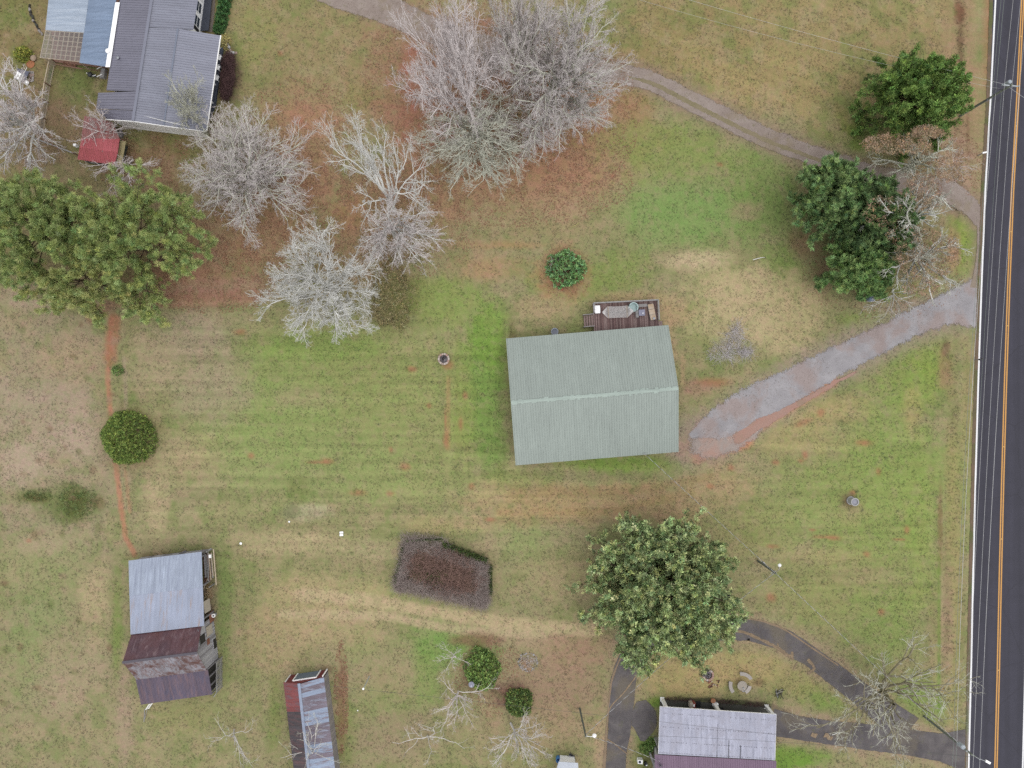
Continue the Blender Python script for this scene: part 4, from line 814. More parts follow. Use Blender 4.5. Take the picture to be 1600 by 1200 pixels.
# tan leaves still hanging on the oaks near the road
def hanging_leaves(spots, n, seed, ca, cb, z=(2, 8), tagl=''):
    rng = np.random.default_rng(seed); P = []
    for (cx, cy, rx, ry, w) in spots:
        k = int(n*w); a = rng.uniform(0, 6.28, k); s = np.sqrt(rng.uniform(0, 1, k)); zz = rng.uniform(*z, k); q = K*(1-zz/H)
        P.append(np.stack([(cx+rx*s*np.cos(a)-800)*q, (600-cy-ry*s*np.sin(a))*q, zz], 1))
    P = np.concatenate(P); return leaf_cloud(rng, P, unit(rng.normal(0, 1, P.shape)), 9, .3, .16, .09, C(*ca), C(*cb), upb=.2)
for o in [x for x in bpy.data.objects if x.get('category') == 'bare tree' and x.get('group') == 'bare trees near the road']:
    L = o['label']
    sp = {'bare oak with pale': [(1400, 225, 56, 16, .6), (1450, 206, 26, 9, .4), (1480, 262, 20, 24, .2)], 'bare pale-limbed': [(1380, 330, 30, 24, .4), (1440, 300, 30, 30, .4), (1425, 370, 40, 20, .2)],
          'bare pale tree on': [(1450, 400, 50, 40, .8), (1440, 450, 30, 10, .2)]}
    for k_, s_ in sp.items():
        if L.startswith(k_):
            v, f, c = hanging_leaves(s_, 620, 90+len(L), (176, 146, 112), (214, 184, 148), z=(6, 15)); np_mesh('dry_leaves', v, f, M_leaf, o, c)

# ================================================================== BUILDINGS
def lerp(a, b, t): return a+(b-a)*t
def sheet_roof(parent, name, A, B, Cc, D, width, mat, nrib=3, rib=.022, drop=.04, seed=0, wob=0.0, overlap=.008, rows=1, mats=None):
    """corrugated metal sheets side by side on the slope; A-B is the eave, D-C the ridge; ribs run from eave to ridge; each sheet is a part"""
    A, B, Cc, D = map(Vector, (A, B, Cc, D)); n = max(1, round((B-A).length/width)); nrm = (B-A).cross(D-A).normalized(); rnd = random.Random(seed)
    if nrm.z < 0: nrm = -nrm
    for i in range(n):
        u0, u1 = i/n, (i+1)/n; prof = []
        for r in range(nrib):
            c0 = u0+(u1-u0)*(r+.5)/nrib; hw = (u1-u0)/nrib
            prof += [(c0-hw*.5, 0), (c0-hw*.16, 0), (c0-hw*.09, rib), (c0+hw*.09, rib), (c0+hw*.16, 0)]
        prof += [(u1, 0)]
        off = overlap*(i % 2)+rnd.uniform(0, wob); m = MB(); tops = []
        for u, hgt in prof:
            tops.append([lerp(lerp(A, B, u), lerp(D, Cc, u), t)+nrm*(hgt+off+(rnd.uniform(-wob, wob)*.6 if 0 < t < 1 else 0)) for t in [q/rows for q in range(rows+1)]])
        k = rows+1
        m.v = [tuple(p) for c_ in tops for p in c_]+[tuple(c_[j]-nrm*drop) for c_ in (tops[0], tops[-1]) for j in (0, -1)]
        for j in range(len(tops)-1):
            for q in range(rows): a = j*k+q; m.f.append((a, a+k, a+k+1, a+1))
        e = len(tops)*k; l = (len(tops)-1)*k
        m.f += [(e, e+2, l, 0) if False else (0, l, e+2, e), (k-1, e+1, e+3, l+k-1), (0, e, e+1, k-1), (l, l+k-1, e+3, e+2), (e, e+2, e+3, e+1)]
        o = m.build(name, mats[rnd.randrange(len(mats))] if mats else mat, parent)
    return n
def boards(parent, name, quad, width, mat, gap=.012, th=.025, kinds=None, seed=0, wob=.006, along=0):
    """boards side by side on quad a,b,c,d (a-b the bottom, d-c the top); each a part of its own; along=0: boards run a->d"""
    a, b, c, d = map(Vector, quad); n = max(1, round((b-a).length/width)); nrm = (b-a).cross(d-a).normalized(); rnd = random.Random(seed)
    for i in range(n):
        g = gap/(b-a).length/2; u0, u1 = i/n+g, (i+1)/n-g; o = nrm*rnd.uniform(0, wob)
        t0 = rnd.uniform(0, wob*4); p = [lerp(a, b, u0)+o, lerp(a, b, u1)+o, lerp(d, c, u1)+o, lerp(d, c, u0)+o]
        MB().prism(p, nrm*th).build(name, (rnd.choice(kinds) if kinds else mat), parent)
def rootpt(px, py): return Vector(W(px, py, 0))
def wallbox(parent, name, pts, z0, z1, mat, th=.15):
    """wall panels round a ring of ground points (world xy)"""
    n = len(pts)
    for i in range(n):
        a = Vector((pts[i][0], pts[i][1], z0)); b = Vector((pts[(i+1) % n][0], pts[(i+1) % n][1], z0)); t = (b-a).normalized(); nr = Vector((t.y, -t.x, 0))
        MB().prism([a+t*th*.5, b-t*th*.5, Vector((b.x, b.y, z1))-t*th*.5, Vector((a.x, a.y, z1))+t*th*.5], -nr*th).build(name, mat, parent)
def window(parent, c, u, w, h, m_frame, m_glass, nrm):
    """upright window centred at c; u = level direction; frame part with pane and shutter sub-parts"""
    c = Vector(c); u = Vector(u).normalized(); n = Vector(nrm).normalized(); z = Vector((0, 0, 1)); f = MB(); t = .07
    for a, b in ((-1, 1),):
        for s in (-1, 1):
            f.bar(c+u*s*w/2-z*h/2+n*.03, c+u*s*w/2+z*h/2+n*.03, t, t); f.bar(c-u*(w/2-t/2)+z*s*h/2+n*.03, c+u*(w/2-t/2)+z*s*h/2+n*.03, t, t)
    f.bar(c-u*w/2+n*.03, c+u*w/2+n*.03, .04, .03)
    fo = f.build('window', m_frame, parent)
    MB().prism([c-u*w/2-z*h/2, c+u*w/2-z*h/2, c+u*w/2+z*h/2, c-u*w/2+z*h/2], n*.015).build('pane', m_glass, fo)
def door(parent, c, u, w, h, mat, m_frame, nrm, knob=None):
    c = Vector(c); u = Vector(u).normalized(); n = Vector(nrm).normalized(); z = Vector((0, 0, 1))
    o = MB().prism([c-u*w/2-z*h/2, c+u*w/2-z*h/2, c+u*w/2+z*h/2, c-u*w/2+z*h/2], n*.05).build('door', mat, parent)
    f = MB()
    for s in (-1, 1): f.bar(c+u*s*(w/2+.05)-z*h/2+n*.03, c+u*s*(w/2+.05)+z*h/2+n*.03, .09, .06)
    f.bar(c-u*(w/2+.09)+z*(h/2+.05)+n*.03, c+u*(w/2+.09)+z*(h/2+.05)+n*.03, .09, .06); f.build('frame', m_frame, o)
    MB().bar(c+u*w*.38+n*.05, c+u*w*.38+n*.10, .05, .05).build('handle', M_steel, o)

M_white = mat_plain('white_paint', (.80, .80, .79, 1), .5, .05); M_wall = mat_plain('cream_siding', C(196, 196, 184), .7, .06); M_glass, _nt, _b = mat_new('window_glass'); _b.inputs['Base Color'].default_value = C(66, 78, 88); _b.inputs['Roughness'].default_value = .1
M_steel = mat_plain('galvanised_steel', C(170, 174, 176), .35, .08, metal=.6); M_black = mat_plain('black_plastic', C(40, 42, 46), .5, .1); M_dkdeck = mat_plain('dark_grey_boards', C(74, 80, 92), .7, .1); M_slab = mat_plain('mossy_concrete', C(104, 100, 92), .9, .2, 2, c2=C(78, 80, 66)); M_stone = mat_plain('pale_field_stone', C(176, 168, 158), .9, .2, 6)
M_wood = mat_plain('weathered_grey_wood', C(176, 174, 168), .85, .18, 5); M_wood2 = mat_plain('new_tan_wood', C(214, 196, 166), .8, .12, 5); M_tan = mat_plain('beige_panel', C(214, 202, 180), .8, .08); M_rust = mat_plain('rusty_panel', C(158, 104, 80), .8, .2, 3); M_brownd = mat_plain('brown_deck_boards', C(150, 112, 92), .8, .15, 4)
M_dark = mat_plain('dark_brown_and_opening_shade', C(52, 48, 42), .9, .2)  # dark brown pieces; also the painted shade in barn openings

# ---------------- green-roofed house in the middle
def green_house():
    zE, zR = 2.9, 5.65
    TL, TR, BR, BL = V(791, 529, zE), V(1044, 508, zE), V(1060, 708, zE), V(806, 727, zE)
    TL, TR, BR, BL = TL, TR, BL+(TR-TL)*(BR-BL).length/(TR-TL).length, BL
    ctr = (TL+TR+BR+BL)/4; root = thing('house', 'single-storey house under a big sage-green ribbed metal gable roof', 'house', (ctr.x, ctr.y, 0))
    RL = (TL+BL)/2; RR = (TR+BR)/2; RL.z = RR.z = zR
    m = mat_metal_roof('sage_green_roof', C(162, 172, 160), streak=C(138, 146, 136), sc=(3.2, .16, 1), rot=math.radians(4.8), amount=.45, thr=(.5, .7), var=.035, pervar=.02)
    m2 = mat_metal_roof('sage_green_ridge_flashing', C(170, 184, 170), var=.05, rough=.5)
    sheet_roof(root, 'roof_sheet', TR, TL, RL, RR, .92, m, 3, .05, .05, 1, overlap=.003); sheet_roof(root, 'roof_sheet', BL, BR, RR, RL, .92, m, 3, .05, .05, 2, overlap=.003)
    d = (RR-RL).normalized(); side = Vector((-d.y, d.x, 0)); up = Vector((0, 0, 1))
    slope = (RL-TL).normalized(); s2 = (RL-BL).normalized(); rc = MB()
    n = 26; rd = random.Random(4)
    for i in range(n):
        a = lerp(RL, RR, i/n); b_ = lerp(RL, RR, (i+1)/n)
        for sl in (slope, s2):
            w = .20; o = up*(.075+.006*(i % 2)); q = [a+o, b_+o, b_-sl*w+o, a-sl*w+o]
            if sl is s2: q = [b_+o, a+o, a-sl*w+o, b_-sl*w+o]
            MB().prism(q, up*.014).build('ridge_cap', m2, root)
            if rd.random() < .8:
                w2 = rd.uniform(.26, .42); lw = rd.uniform(.3, .9); t0 = rd.uniform(0, 1-lw); a2, b2 = lerp(a, b_, t0), lerp(a, b_, t0+lw); o = up*.058; q = [a2+o, b2+o, b2-sl*w2+o, a2-sl*w2+o]; 
                if sl is s2: q = [b2+o, a2+o, a2-sl*w2+o, b2-sl*w2+o]
                MB().prism(q, up*.010).build('closure_strip', m2, root)
    e = MB()
    for a, b_ in ((TL, RL), (RL, BL), (TR, RR), (RR, BR)): e.bar(a-up*.05, b_-up*.05, .05, .16)
    e.build('rake_trim', m2, root); g = MB(); g.bar(TL-up*.09, TR-up*.09, .03, .1); g.bar(BL-up*.09, BR-up*.09, .03, .1); g.build('eave_trim', m2, root)
    # walls set in from the eaves
    f = lambda p, q: Vector((lerp(ctr.x, p.x, q), lerp(ctr.y, p.y, q), 0))
    ux = (TR-TL).normalized(); uy = (TL-BL).normalized(); hx = (TR-TL).length/2-.45; hy = (TL-BL).length/2-.55
    P = [ctr-ux*hx-uy*hy, ctr+ux*hx-uy*hy, ctr+ux*hx+uy*hy, ctr-ux*hx+uy*hy]
    wallbox(root, 'wall', P, 0, 2.95, M_wall, .2)
    for s in (-1, 1):
        a = ctr+ux*s*hx; zt = lambda y: zE+(zR-zE)*(1-abs(y)/((TL-BL).length/2))-.08
        p = [a-uy*hy+up*(2.95-a.z), a+uy*hy+up*(2.95-a.z), a+uy*.01+up*(zt(0)-a.z)]
        MB().prism(p if s > 0 else p[::-1], -ux*s*.2).build('gable', M_wall, root)
    M0 = Vector((ctr.x, ctr.y, 0))
    for x in (-8, -3.5, 2.2, 7.5): window(root, M0+ux*x-uy*hy+up*1.6, ux, 1.1, 1.3, M_white, M_glass, -uy)
    for x in (-8.5, -5, 7.5): window(root, M0+ux*x+uy*hy+up*1.7, ux, 1.0, 1.2, M_white, M_glass, uy)
    door(root, M0+ux*3.2+uy*hy+up*1.85, ux, .95, 2.0, M_dkdeck, M_white, uy); door(root, M0+ux*5-uy*hy+up*1.05, ux, .95, 2.05, M_dkdeck, M_white, -uy)
    for y in (-4, 4): window(root, M0+ux*hx+uy*y+up*1.6, uy, 1.0, 1.3, M_white, M_glass, ux)
    pv = V(838, 677, 3.2); k = zE+(zR-zE)*.3
    MB().tube([V(838, 677, k-.1), V(838, 677, k+.35)], .06, 8).build('vent_pipe', M_wood, root)
    MB().tube([V(1007, 709, 2.95), V(1007, 709, 3.5)], .05, 8).build('service_mast', M_steel, root)
    # gutter-less drip dirt strip
    return root
green_house()

# ---------------- timber deck behind it
def deck():
    z = .8; A, B_, D_ = V(926, 474, z), V(1027, 469, z), V(1031, 512, z); u = (B_-A).normalized(); v = Vector((u.y, -u.x, 0)); L = (B_-A).length; Wd = 4.0; up = Vector((0, 0, 1))
    root = thing('deck', 'raised brown timber deck with grey railing behind the green-roofed house', 'deck', (A.x, A.y, 0))
    kinds = [mat_plain('deck_board_brown', C(136, 108, 102), .85, .18, 5), mat_plain('deck_board_grey', C(158, 134, 126), .85, .18, 5), mat_plain('deck_board_dark', C(116, 90, 86), .85, .18, 5)]
    boards(root, 'deck_board', (A+v*Wd, A+v*Wd+u*L, A+u*L, A), .145, kinds[0], .012, .03, kinds, 3, .004)
    j = MB()
    for t in (.1, 1.3, 2.6, 3.9): j.bar(A+v*t-up*.12, A+v*t+u*L-up*.12, .05, .18)
    j.build('joist', kinds[2], root)
    for x in (.1, L*.5, L-.1):
        for y in (.12, 2.0, 3.8): MB().bar(A+u*x+v*y-up*(z), A+u*x+v*y-up*.05, .1, .1).build('leg', kinds[2], root)
    def rail(p, q, posts):
        MB().bar(p+up*.95, q+up*.95, .15, .04).build('handrail', M_wood, root)
        MB().bar(p+up*.18, q+up*.18, .04, .08).build('bottom_rail', M_wood, root)
        n = int((q-p).length/.13); b = MB()
        for i in range(n): c = lerp(p, q, (i+.5)/n); b.bar(c+up*.2, c+up*.92, .035, .035)
        for i in range(posts+1): c = lerp(p, q, i/posts); MB().bar(c-up*.3, c+up*1.0, .1, .1).build('post', M_wood, root)
        tag(b.build('balusters', M_wood, root), kind='stuff')
    rail(A+u*.05+v*.05, A+u*(L-.05)+v*.05, 5); rail(A+u*(L-.05)+v*.12, A+u*(L-.05)+v*2.55, 2); rail(A+u*.05+v*.12, A+u*.05+v*1.25, 1)
    # stairs at the west end
    y0, y1 = 1.45, 2.95; S = A+v*y0
    for i in range(4):
        zz = -.18*(i+.6); x = -.3*(i+.5); c = S+u*x+v*(y1-y0)/2+up*zz
        MB().prism([c-u*.12-v*.7, c+u*.12-v*.7, c+u*.12+v*.7, c-u*.12+v*.7][::-1], up*.04).build('stair_tread', kinds[1], root)
    for y in (y0-.02, y1+.02):
        MB().bar(A+v*y-up*.05, A+v*y-u*1.35-up*.75, .05, .22).build('stringer', kinds[2], root)
        MB().bar(A+v*y+up*.95, A+v*y-u*1.3+up*.25, .09, .05).build('stair_handrail', M_wood, root)
        MB().bar(A+v*y-u*1.25-up*.8, A+v*y-u*1.25+up*.3, .09, .09).build('post', M_wood, root)
    for x in (0, .25, .5): MB().prism([A+u*(L+.02)+v*(2.7)+up*(-.25*x), A+u*(L+.5)+v*2.7+up*(-.25*x), A+u*(L+.5)+v*3.4+up*(-.25*x), A+u*(L+.02)+v*3.4+up*(-.25*x)][::-1] if x == 0 else [A+u*(L+.1)+v*3.0-up*.6, A+u*(L+.1+x)+v*3.0-up*.6, A+u*(L+.1+x)+v*3.3-up*.6, A+u*(L+.1)+v*3.3-up*.6], up*.04).build('side_step', kinds[1], root)
    return A, u, v, up
dA, dU, dV, dZ = deck(); DZ = .83
def dp(px, py, z=DZ): return V(px, py, z)
def on(px, py, z=DZ): p = V(px, py, z); return p
ang = math.atan2(dU.y, dU.x)
# cool box
p = on(933, 484); r = thing('cool_box', 'white cool box on the deck, by the stair end of the railing', 'cool box', p)
MB().box((p.x, p.y, p.z+.22), (.62, .95, .40), ang).build('body', M_white, r); MB().box((p.x, p.y, p.z+.455), (.66, .99, .06), ang).build('lid', M_white, r); MB().bar((p.x+.36, p.y-.2, p.z+.3), (p.x+.36, p.y+.2, p.z+.3), .03, .04).build('handle', M_steel, r)
# hammock on its stand
a, b_ = on(941, 488, DZ+.9), on(990, 486, DZ+.9); r = thing('hammock', 'woven pale grey hammock stretched on a stand along the deck railing', 'hammock', Vector(((a.x+b_.x)/2, (a.y+b_.y)/2, DZ)))
du = (b_-a).normalized(); dn = Vector((-du.y, du.x, 0)); Lh = (b_-a).length; m = MB(); N = 16; M_net = mat_plain('hammock_cord', (.40, .385, .38, 1), .9, .1, 12)
def hp(s, t):                       # s along, t across -1..1
    q = abs(2*s-1); w = 1.0 if q < .62 else max(.03, (1-(q-.62)/.38)); w *= .78*(1-.12*math.sin(s*math.pi)); z = -.45*math.sin(math.pi*s)-.10*(1-t*t)*w
    return a+du*Lh*s+dn*t*w+Vector((0, 0, z))
for i in range(-7, 8):
    t = i/7; m.tube([hp(s/N, t) for s in range(N+1)], .022, 4, False)
m.build('net_cords', M_net, r); m = MB()
for s in [x/34 for x in range(7, 28)]: m.tube([hp(s, t/4) for t in range(-4, 5)], .018, 4, False)
m.build('net_cross_cords', M_net, r)
for s in (.2, .8): MB().tube([hp(s, -1.05), hp(s, 1.05)], .03, 6).build('spreader_bar', M_wood2, r)
for e, sgn in ((a, 1), (b_, -1)):
    MB().tube([e+Vector((0, 0, .05)), Vector((e.x, e.y, DZ+.08))+du*sgn*.5, Vector((e.x, e.y, DZ+.05))+du*sgn*.9], .03, 6).build('stand_arm', M_black, r)
MB().tube([Vector((a.x, a.y, DZ+.05))+du*.9, Vector((b_.x, b_.y, DZ+.05))-du*.9], .03, 6).build('stand_rail', M_black, r)
# round mint side table with umbrella-like top
p = on(988, 481); r = thing('patio_chair', 'pale mint cushioned round patio chair over one end of the hammock', 'chair', p); M_mint = mat_plain('mint_fabric', C(190, 214, 206), .8, .08)
MB().lathe(p+Vector((0, 0, .38)), [(.2, 0), (.55, .02), (.58, .10), (.5, .16), (0, .12)], 18).build('seat', M_mint, r)
bk = MB(); bk.arc((p.x, p.y), .5, .62, math.radians(-40), math.radians(150), DZ+.4, DZ+1.0, 10); bk.build('backrest', M_mint, r)
for i in range(4): q = math.pi/4+i*math.pi/2; MB().tube([(p.x+.35*math.cos(q), p.y+.35*math.sin(q), DZ), (p.x+.3*math.cos(q), p.y+.3*math.sin(q), DZ+.4)], .025, 6).build('leg', M_steel, r)
# corner bench, fire table, covered grill bench
p = on(1002, 489); r = thing('fire_table', 'small square blue-grey table with a bright knob inside the bench corner', 'table', p); M_tile = mat_plain('blue_grey_tiles', C(142, 142, 160), .5, .1)
MB().box((p.x, p.y, DZ+.42), (.78, .78, .06), ang).build('tabletop', M_tile, r); MB().box((p.x, p.y, DZ+.2), (.55, .55, .38), ang).build('base', M_dkdeck, r); MB().lathe((p.x+.12, p.y-.08, DZ+.45), [(.06, 0), (.07, .05), (0, .08)], 8).build('knob', M_white, r)
p = on(997, 477); r = thing('corner_bench', 'weathered L-shaped bench frame around the small square deck table', 'bench', p)
q0, q1, q2, q3 = on(996, 496, DZ+.45), on(995, 478, DZ+.45), on(1011, 477, DZ+.45), on(1012, 495, DZ+.45)
for s, e in ((q0, q1), (q1, q2)):
    t = (e-s).normalized(); nn = Vector((-t.y, t.x, 0))
    for k_ in (-.1, .02, .14): MB().bar(s+nn*k_, e+nn*k_, .09, .03).build('slat', M_wood, r)
for q in (q0, q1, q2): MB().bar(Vector((q.x, q.y, DZ)), q-Vector((0, 0, .02)), .08, .08).build('leg', M_wood, r)
p = on(1018, 487); r = thing('cushioned_lounger', 'long bench with a stained cream cushion along the east railing of the deck', 'lounger', p)
a1, b1 = on(1016, 475, DZ+.35), on(1021, 500, DZ+.35); M_cream = mat_plain('stained_cream_cushion', C(232, 218, 194), .9, .1, 2, c2=C(204, 174, 136))
MB().bar(a1, b1, .78, .12).build('frame', M_wood, r)
for k_ in range(3): MB().bar(lerp(a1, b1, k_/3+.01)+Vector((0, 0, .12)), lerp(a1, b1, (k_+1)/3-.01)+Vector((0, 0, .12)), .72, .12).build('cushion', M_cream, r)
for k_ in (.06, .94):
    for s in (-.32, .32): c = lerp(a1, b1, k_)+Vector((s, 0, 0)); MB().bar((c.x, c.y, DZ), c, .07, .07).build('leg', M_wood, r)
p = on(1020.5, 498); o = MB().lathe((p.x, p.y, DZ+.53), [(.12, 0), (.15, .1), (.05, .12), (0, .10)], 10).build('watering_can', M_steel); tag(o, 'small round metal pot standing on the foot end of the cream cushion', 'pot')
p = on(930, 513.5, .0); o = MB().lathe((p.x, p.y, 0), [(.2, 0), (.22, .4), (.16, .7), (.05, .75), (0, .74)], 12).build('garden_pot', mat_plain('pale_blue_ceramic', C(176, 204, 206), .4, .08)); tag(o, 'pale blue pot on the ground at the foot of the deck stairs', 'pot')
# bin behind the green house
p = V(866, 519, 0); r = thing('rain_barrel', 'grey-rimmed barrel full of dark water at the back eave of the green house', 'barrel', p)
MB().lathe(p, [(.38, 0), (.45, .5), (.42, 1.0), (.47, 1.02), (.47, 1.06), (.38, 1.06), (.37, .9)], 20).build('body', mat_plain('grey_blue_plastic', C(150, 160, 170), .5, .08), r); MB().lathe(p+Vector((0, 0, .9)), [(.37, 0), (.2, .005), (0, .005)], 20).build('water', mat_plain('dark_water', C(60, 74, 100), .15, .1), r)
for s in (-.35, .1, .45): MB().bar((p.x+.1+s*.0, p.y-.3, .3), (p.x+.55+s, p.y-.25, .3), .05, .05).build('support_bar', M_wood, r) if s == .1 else None

# ---------------- grey house in the north west
def grey_house():
    zR, zE = 6.4, 3.3; root = thing('house', 'white-walled house with a long dark grey ribbed metal roof, half out of the picture', 'house', rootpt(250, 90)); up = Vector((0, 0, 1))
    mw = mat_metal_roof('slate_grey_roof_shaded_side', C(132, 131, 142), var=.04, rough=.5, streak=C(120, 119, 129), sc=(.12, 2.2, 1), rot=math.radians(-8), amount=.4)  # west slope: darker grey, its weaker light painted into the colour
    me = mat_metal_roof('slate_grey_roof_lit_side', C(146, 148, 158), var=.03, rough=.45, streak=C(156, 160, 170), sc=(.12, 2.2, 1), rot=math.radians(-8), amount=.4)  # east slope and porch: same roof painted lighter as the lit side
    rx = lambda y: 237.5-.155*y
    R = lambda y: V(rx(y), y, zR)
    zF = 4.5; fx = lambda y: 278-(y-42)*.155; Fl = lambda y: V(fx(y), y+3, zF)
    # west slope
    sheet_roof(root, 'roof_sheet', V(205, -120, zE), V(166.5, 141, zE), R(143), R(-118), .92, mw, 3, .05, .05, 5)
    sheet_roof(root, 'roof_sheet', V(153.5, 145, zE-.1), V(150.5, 170, zE-.1), R(172), R(143), .92, mw, 3, .05, .05, 6)
    sheet_roof(root, 'roof_sheet', V(150.5, 171, zE-.1), V(167, 186, zE), R(189), R(173), .92, mw, 3, .05, .05, 7)
    # east slope and porch roof
    sheet_roof(root, 'roof_sheet', V(302, 47, zE), V(327, -114, zE), R(-118), R(42), .92, me, 3, .05, .05, 8)
    sheet_roof(root, 'roof_sheet', V(256, 196, zF), Fl(42), R(43), R(189), .92, me, 3, .05, .05, 9)
    sheet_roof(root, 'roof_sheet', V(322, 205, 2.9), V(344, 55.5, 2.9), Fl(42)+up*.02, V(256, 196, zF)+up*.02, .92, me, 3, .05, .05, 10)
    cap = MB(); cap.bar(R(-118)+up*.09, R(189)+up*.09, .34, .05); cap.build('ridge_cap', mat_plain('grey_ridge_flashing', C(140, 142, 154), .5, .05), root)
    cap = MB(); cap.bar(V(256, 196, zF)+up*.07, Fl(42)+up*.07, .22, .03); cap.build('flashing', mat_plain('slope_flashing', C(136, 144, 158), .5, .05), root)
    t = MB(); t.bar(V(345, 55.5, 2.82), V(323, 205, 2.82), .12, .14); t.build('fascia', M_white, root)
    t = MB(); t.bar(V(166, 187, zE-.12), V(208, 190, zR-.12), .06, .25); t.bar(V(208, 190, zR-.12), V(256, 197, zF-.12), .06, .25); t.bar(V(256, 197, zF-.12), V(322, 206, 2.78), .06, .22); t.build('rake_trim', M_white, root)
    # south gable wall seen below the roof edge: siding boards
    g = lambda x, y: Vector(W(x, y, 0))
    base_w, base_e = Vector((V(172, 184, zE).x, V(172, 184, zE).y, 0)), Vector((V(312, 203, 2.9).x, V(312, 203, 2.9).y, 0)); pk = V(208, 189, zR); u = (base_e-base_w).normalized(); tt = (Vector((pk.x, pk.y, 0))-base_w).dot(u); Lw = (base_e-base_w).length
    nrm = Vector((u.y, -u.x, 0)); nb = int(zR/.2)
    for i in range(nb):
        z0, z1 = i*zR/nb*.97, (i+1)*zR/nb*.97-.01
        def lim(z):
            l = 0 if z < zE-.1 else (z-zE+.1)/(zR-zE)*tt; rr = Lw if z < 2.8 else (Lw-(z-2.8)/(zF-2.8)*(Lw-(tt+4.2)) if z < zF-.2 else tt+4.2-(z-zF+.2)/(zR-zF)*4.2)
            return l, rr
        l0, r0 = lim(z0); l1, r1 = lim(z1)
        if r1-l1 < .1: continue
        MB().prism([base_w+u*l0+up*z0, base_w+u*r0+up*z0, base_w+u*r1+up*z1, base_w+u*l1+up*z1], nrm*(.03)).build('siding_board', M_white, root)
    # other walls
    e = [Vector((V(302-9, 47+2, zE).x, V(302, 49, zE).y, 0)), Vector((V(323-9, -112, zE).x, V(323, -112, zE).y, 0))]
    MB().prism([e[0], e[1], e[1]+up*3.25, e[0]+up*3.25][::-1], Vector((.18, .03, 0))).build('wall', M_white, root)
    w0, w1 = V(172, 138, zE), V(212, -118, zE); w0.z = w1.z = 0
    MB().prism([w0, w1, w1+up*3.2, w0+up*3.2], Vector((.2, 0, 0))).build('wall', M_white, root)
    p0, p1 = V(318, 62, 2.9), V(303, 196, 2.9); p0.z = p1.z = 0
    MB().prism([p0, p1, p1+up*3.0, p0+up*3.0][::-1], Vector((-.2, 0, 0))).build('wall', M_white, root)
    n0 = e[0]; MB().prism([p0, n0, n0+up*3.0, p0+up*3.0], Vector((0, -.2, 0))).build('wall', M_white, root)
    eu = (e[1]-e[0]).normalized(); en = Vector((eu.y, -eu.x, 0))
    for s in (2.1, 3.9, 5.7): window(root, e[0]+eu*s+up*1.75+en*.2, eu, 1.3, 1.5, M_white, M_glass, en)
    sh = MB(); sh.box((0, 0, 0), (0, 0, 0)); c = e[0]+eu*1.15+up*1.75+en*.22; sh = MB().prism([c-eu*.2-up*.75, c+eu*.2-up*.75, c+eu*.2+up*.75, c-eu*.2+up*.75], en*.05); sh.build('shutter', M_black, root)
    pu = (p1-p0).normalized(); pn = Vector((-pu.y, pu.x, 0))
    if pn.x < 0: pn = -pn
    for s in (1.8, 7.2, 9.4): window(root, p0+pu*s+up*1.7, pu, 1.1, 1.4, M_white, M_glass, pn)
    door(root, p0+pu*4.4+up*1.3, pu, 1.0, 2.1, M_dkdeck, M_white, pn)
    # porch floor, posts, rail
    a, b_ = Vector(W(350, 76, 0)), Vector(W(338, 165, 0)); q = Vector(W(330, 74, 0)); MB().prism([p0, a, b_, p1][::-1], up*.35).build('porch_floor', M_dkdeck, root)
    for k_ in (.02, .34, .66, .98):
        c = lerp(a, b_, k_)-pn*.35+up*.35; MB().bar(c, c+up*2.45, .16, .16).build('porch_post', M_white, root)
    rr = MB(); rr.bar(lerp(a, b_, .05)-pn*.35+up*1.25, lerp(a, b_, .63)-pn*.35+up*1.25, .06, .05)
    rr.build('porch_rail', M_white, root)
    # lower skirt roof and path beside it
    a1, b1 = V(313, 49, .45), V(329, -112, .45); MB().prism([a1, b1, b1+Vector((1.1, .1, 0)), a1+Vector((1.1, .1, 0))][::-1], up*.08).build('wheelchair_ramp', M_dkdeck, root)
    # gutter board (bright white strip) on the west eave, roof vents
    MB().prism([V(180.5, 4, 3.5), V(187.5, 4, 3.5), V(172, 105, 3.5), V(165, 105, 3.5)][::-1], up*.05).build('white_gutter_board', mat_plain('bright_white_trim', (.82, .84, .83, 1), .4, .02, pervar=0), root)
    c = V(169, 80, 3.56); MB().lathe(c, [(.3, 0), (.3, .12), (.1, .2), (0, .2)], 12).build('roof_vent', M_white, root); c = V(186, 92, 4.0); s = MB(); s.tube([c-up*.3, c+up*.35], .11, 10); s.build('vent_pipe', M_steel, root)
    MB().lathe(c+up*.35, [(.2, 0), (.2, .05), (0, .16)], 12).build('pipe_cap', M_steel, root)
    c = V(173.5, 82, 3.1); MB().prism([c, c+Vector((.4, .1, .0)), c+Vector((.2, .45, .1))], up*.15).build('roof_bracket', M_black, root)
grey_house()
def chair(px, py, label, rot=0, zb=.35, mat=None):
    p = V(px, py, zb); r = thing('porch_chair', label, 'chair', p, 'chairs on the porch'); c_, s_ = math.cos(rot), math.sin(rot); T = lambda x, y, z: Vector((p.x+x*c_-y*s_, p.y+x*s_+y*c_, zb+z)); mat = mat or M_white
    MB().prism([T(-.28, -.28, .4), T(.28, -.28, .4), T(.28, .28, .4), T(-.28, .28, .4)], (0, 0, .05)).build('seat', mat, r)
    MB().prism([T(-.28, .26, .45), T(.28, .26, .45), T(.28, .42, 1.05), T(-.28, .42, 1.05)], T(0, .04, 0)-T(0, 0, 0)).build('backrest', mat, r)
    for s in (-1, 1):
        MB().bar(T(s*.3, -.28, .65), T(s*.3, .3, .65), .07, .03).build('armrest', mat, r)
        for y in (-.25, .25): MB().bar(T(s*.25, y, 0), T(s*.25, y, .4), .05, .05).build('leg', mat, r)
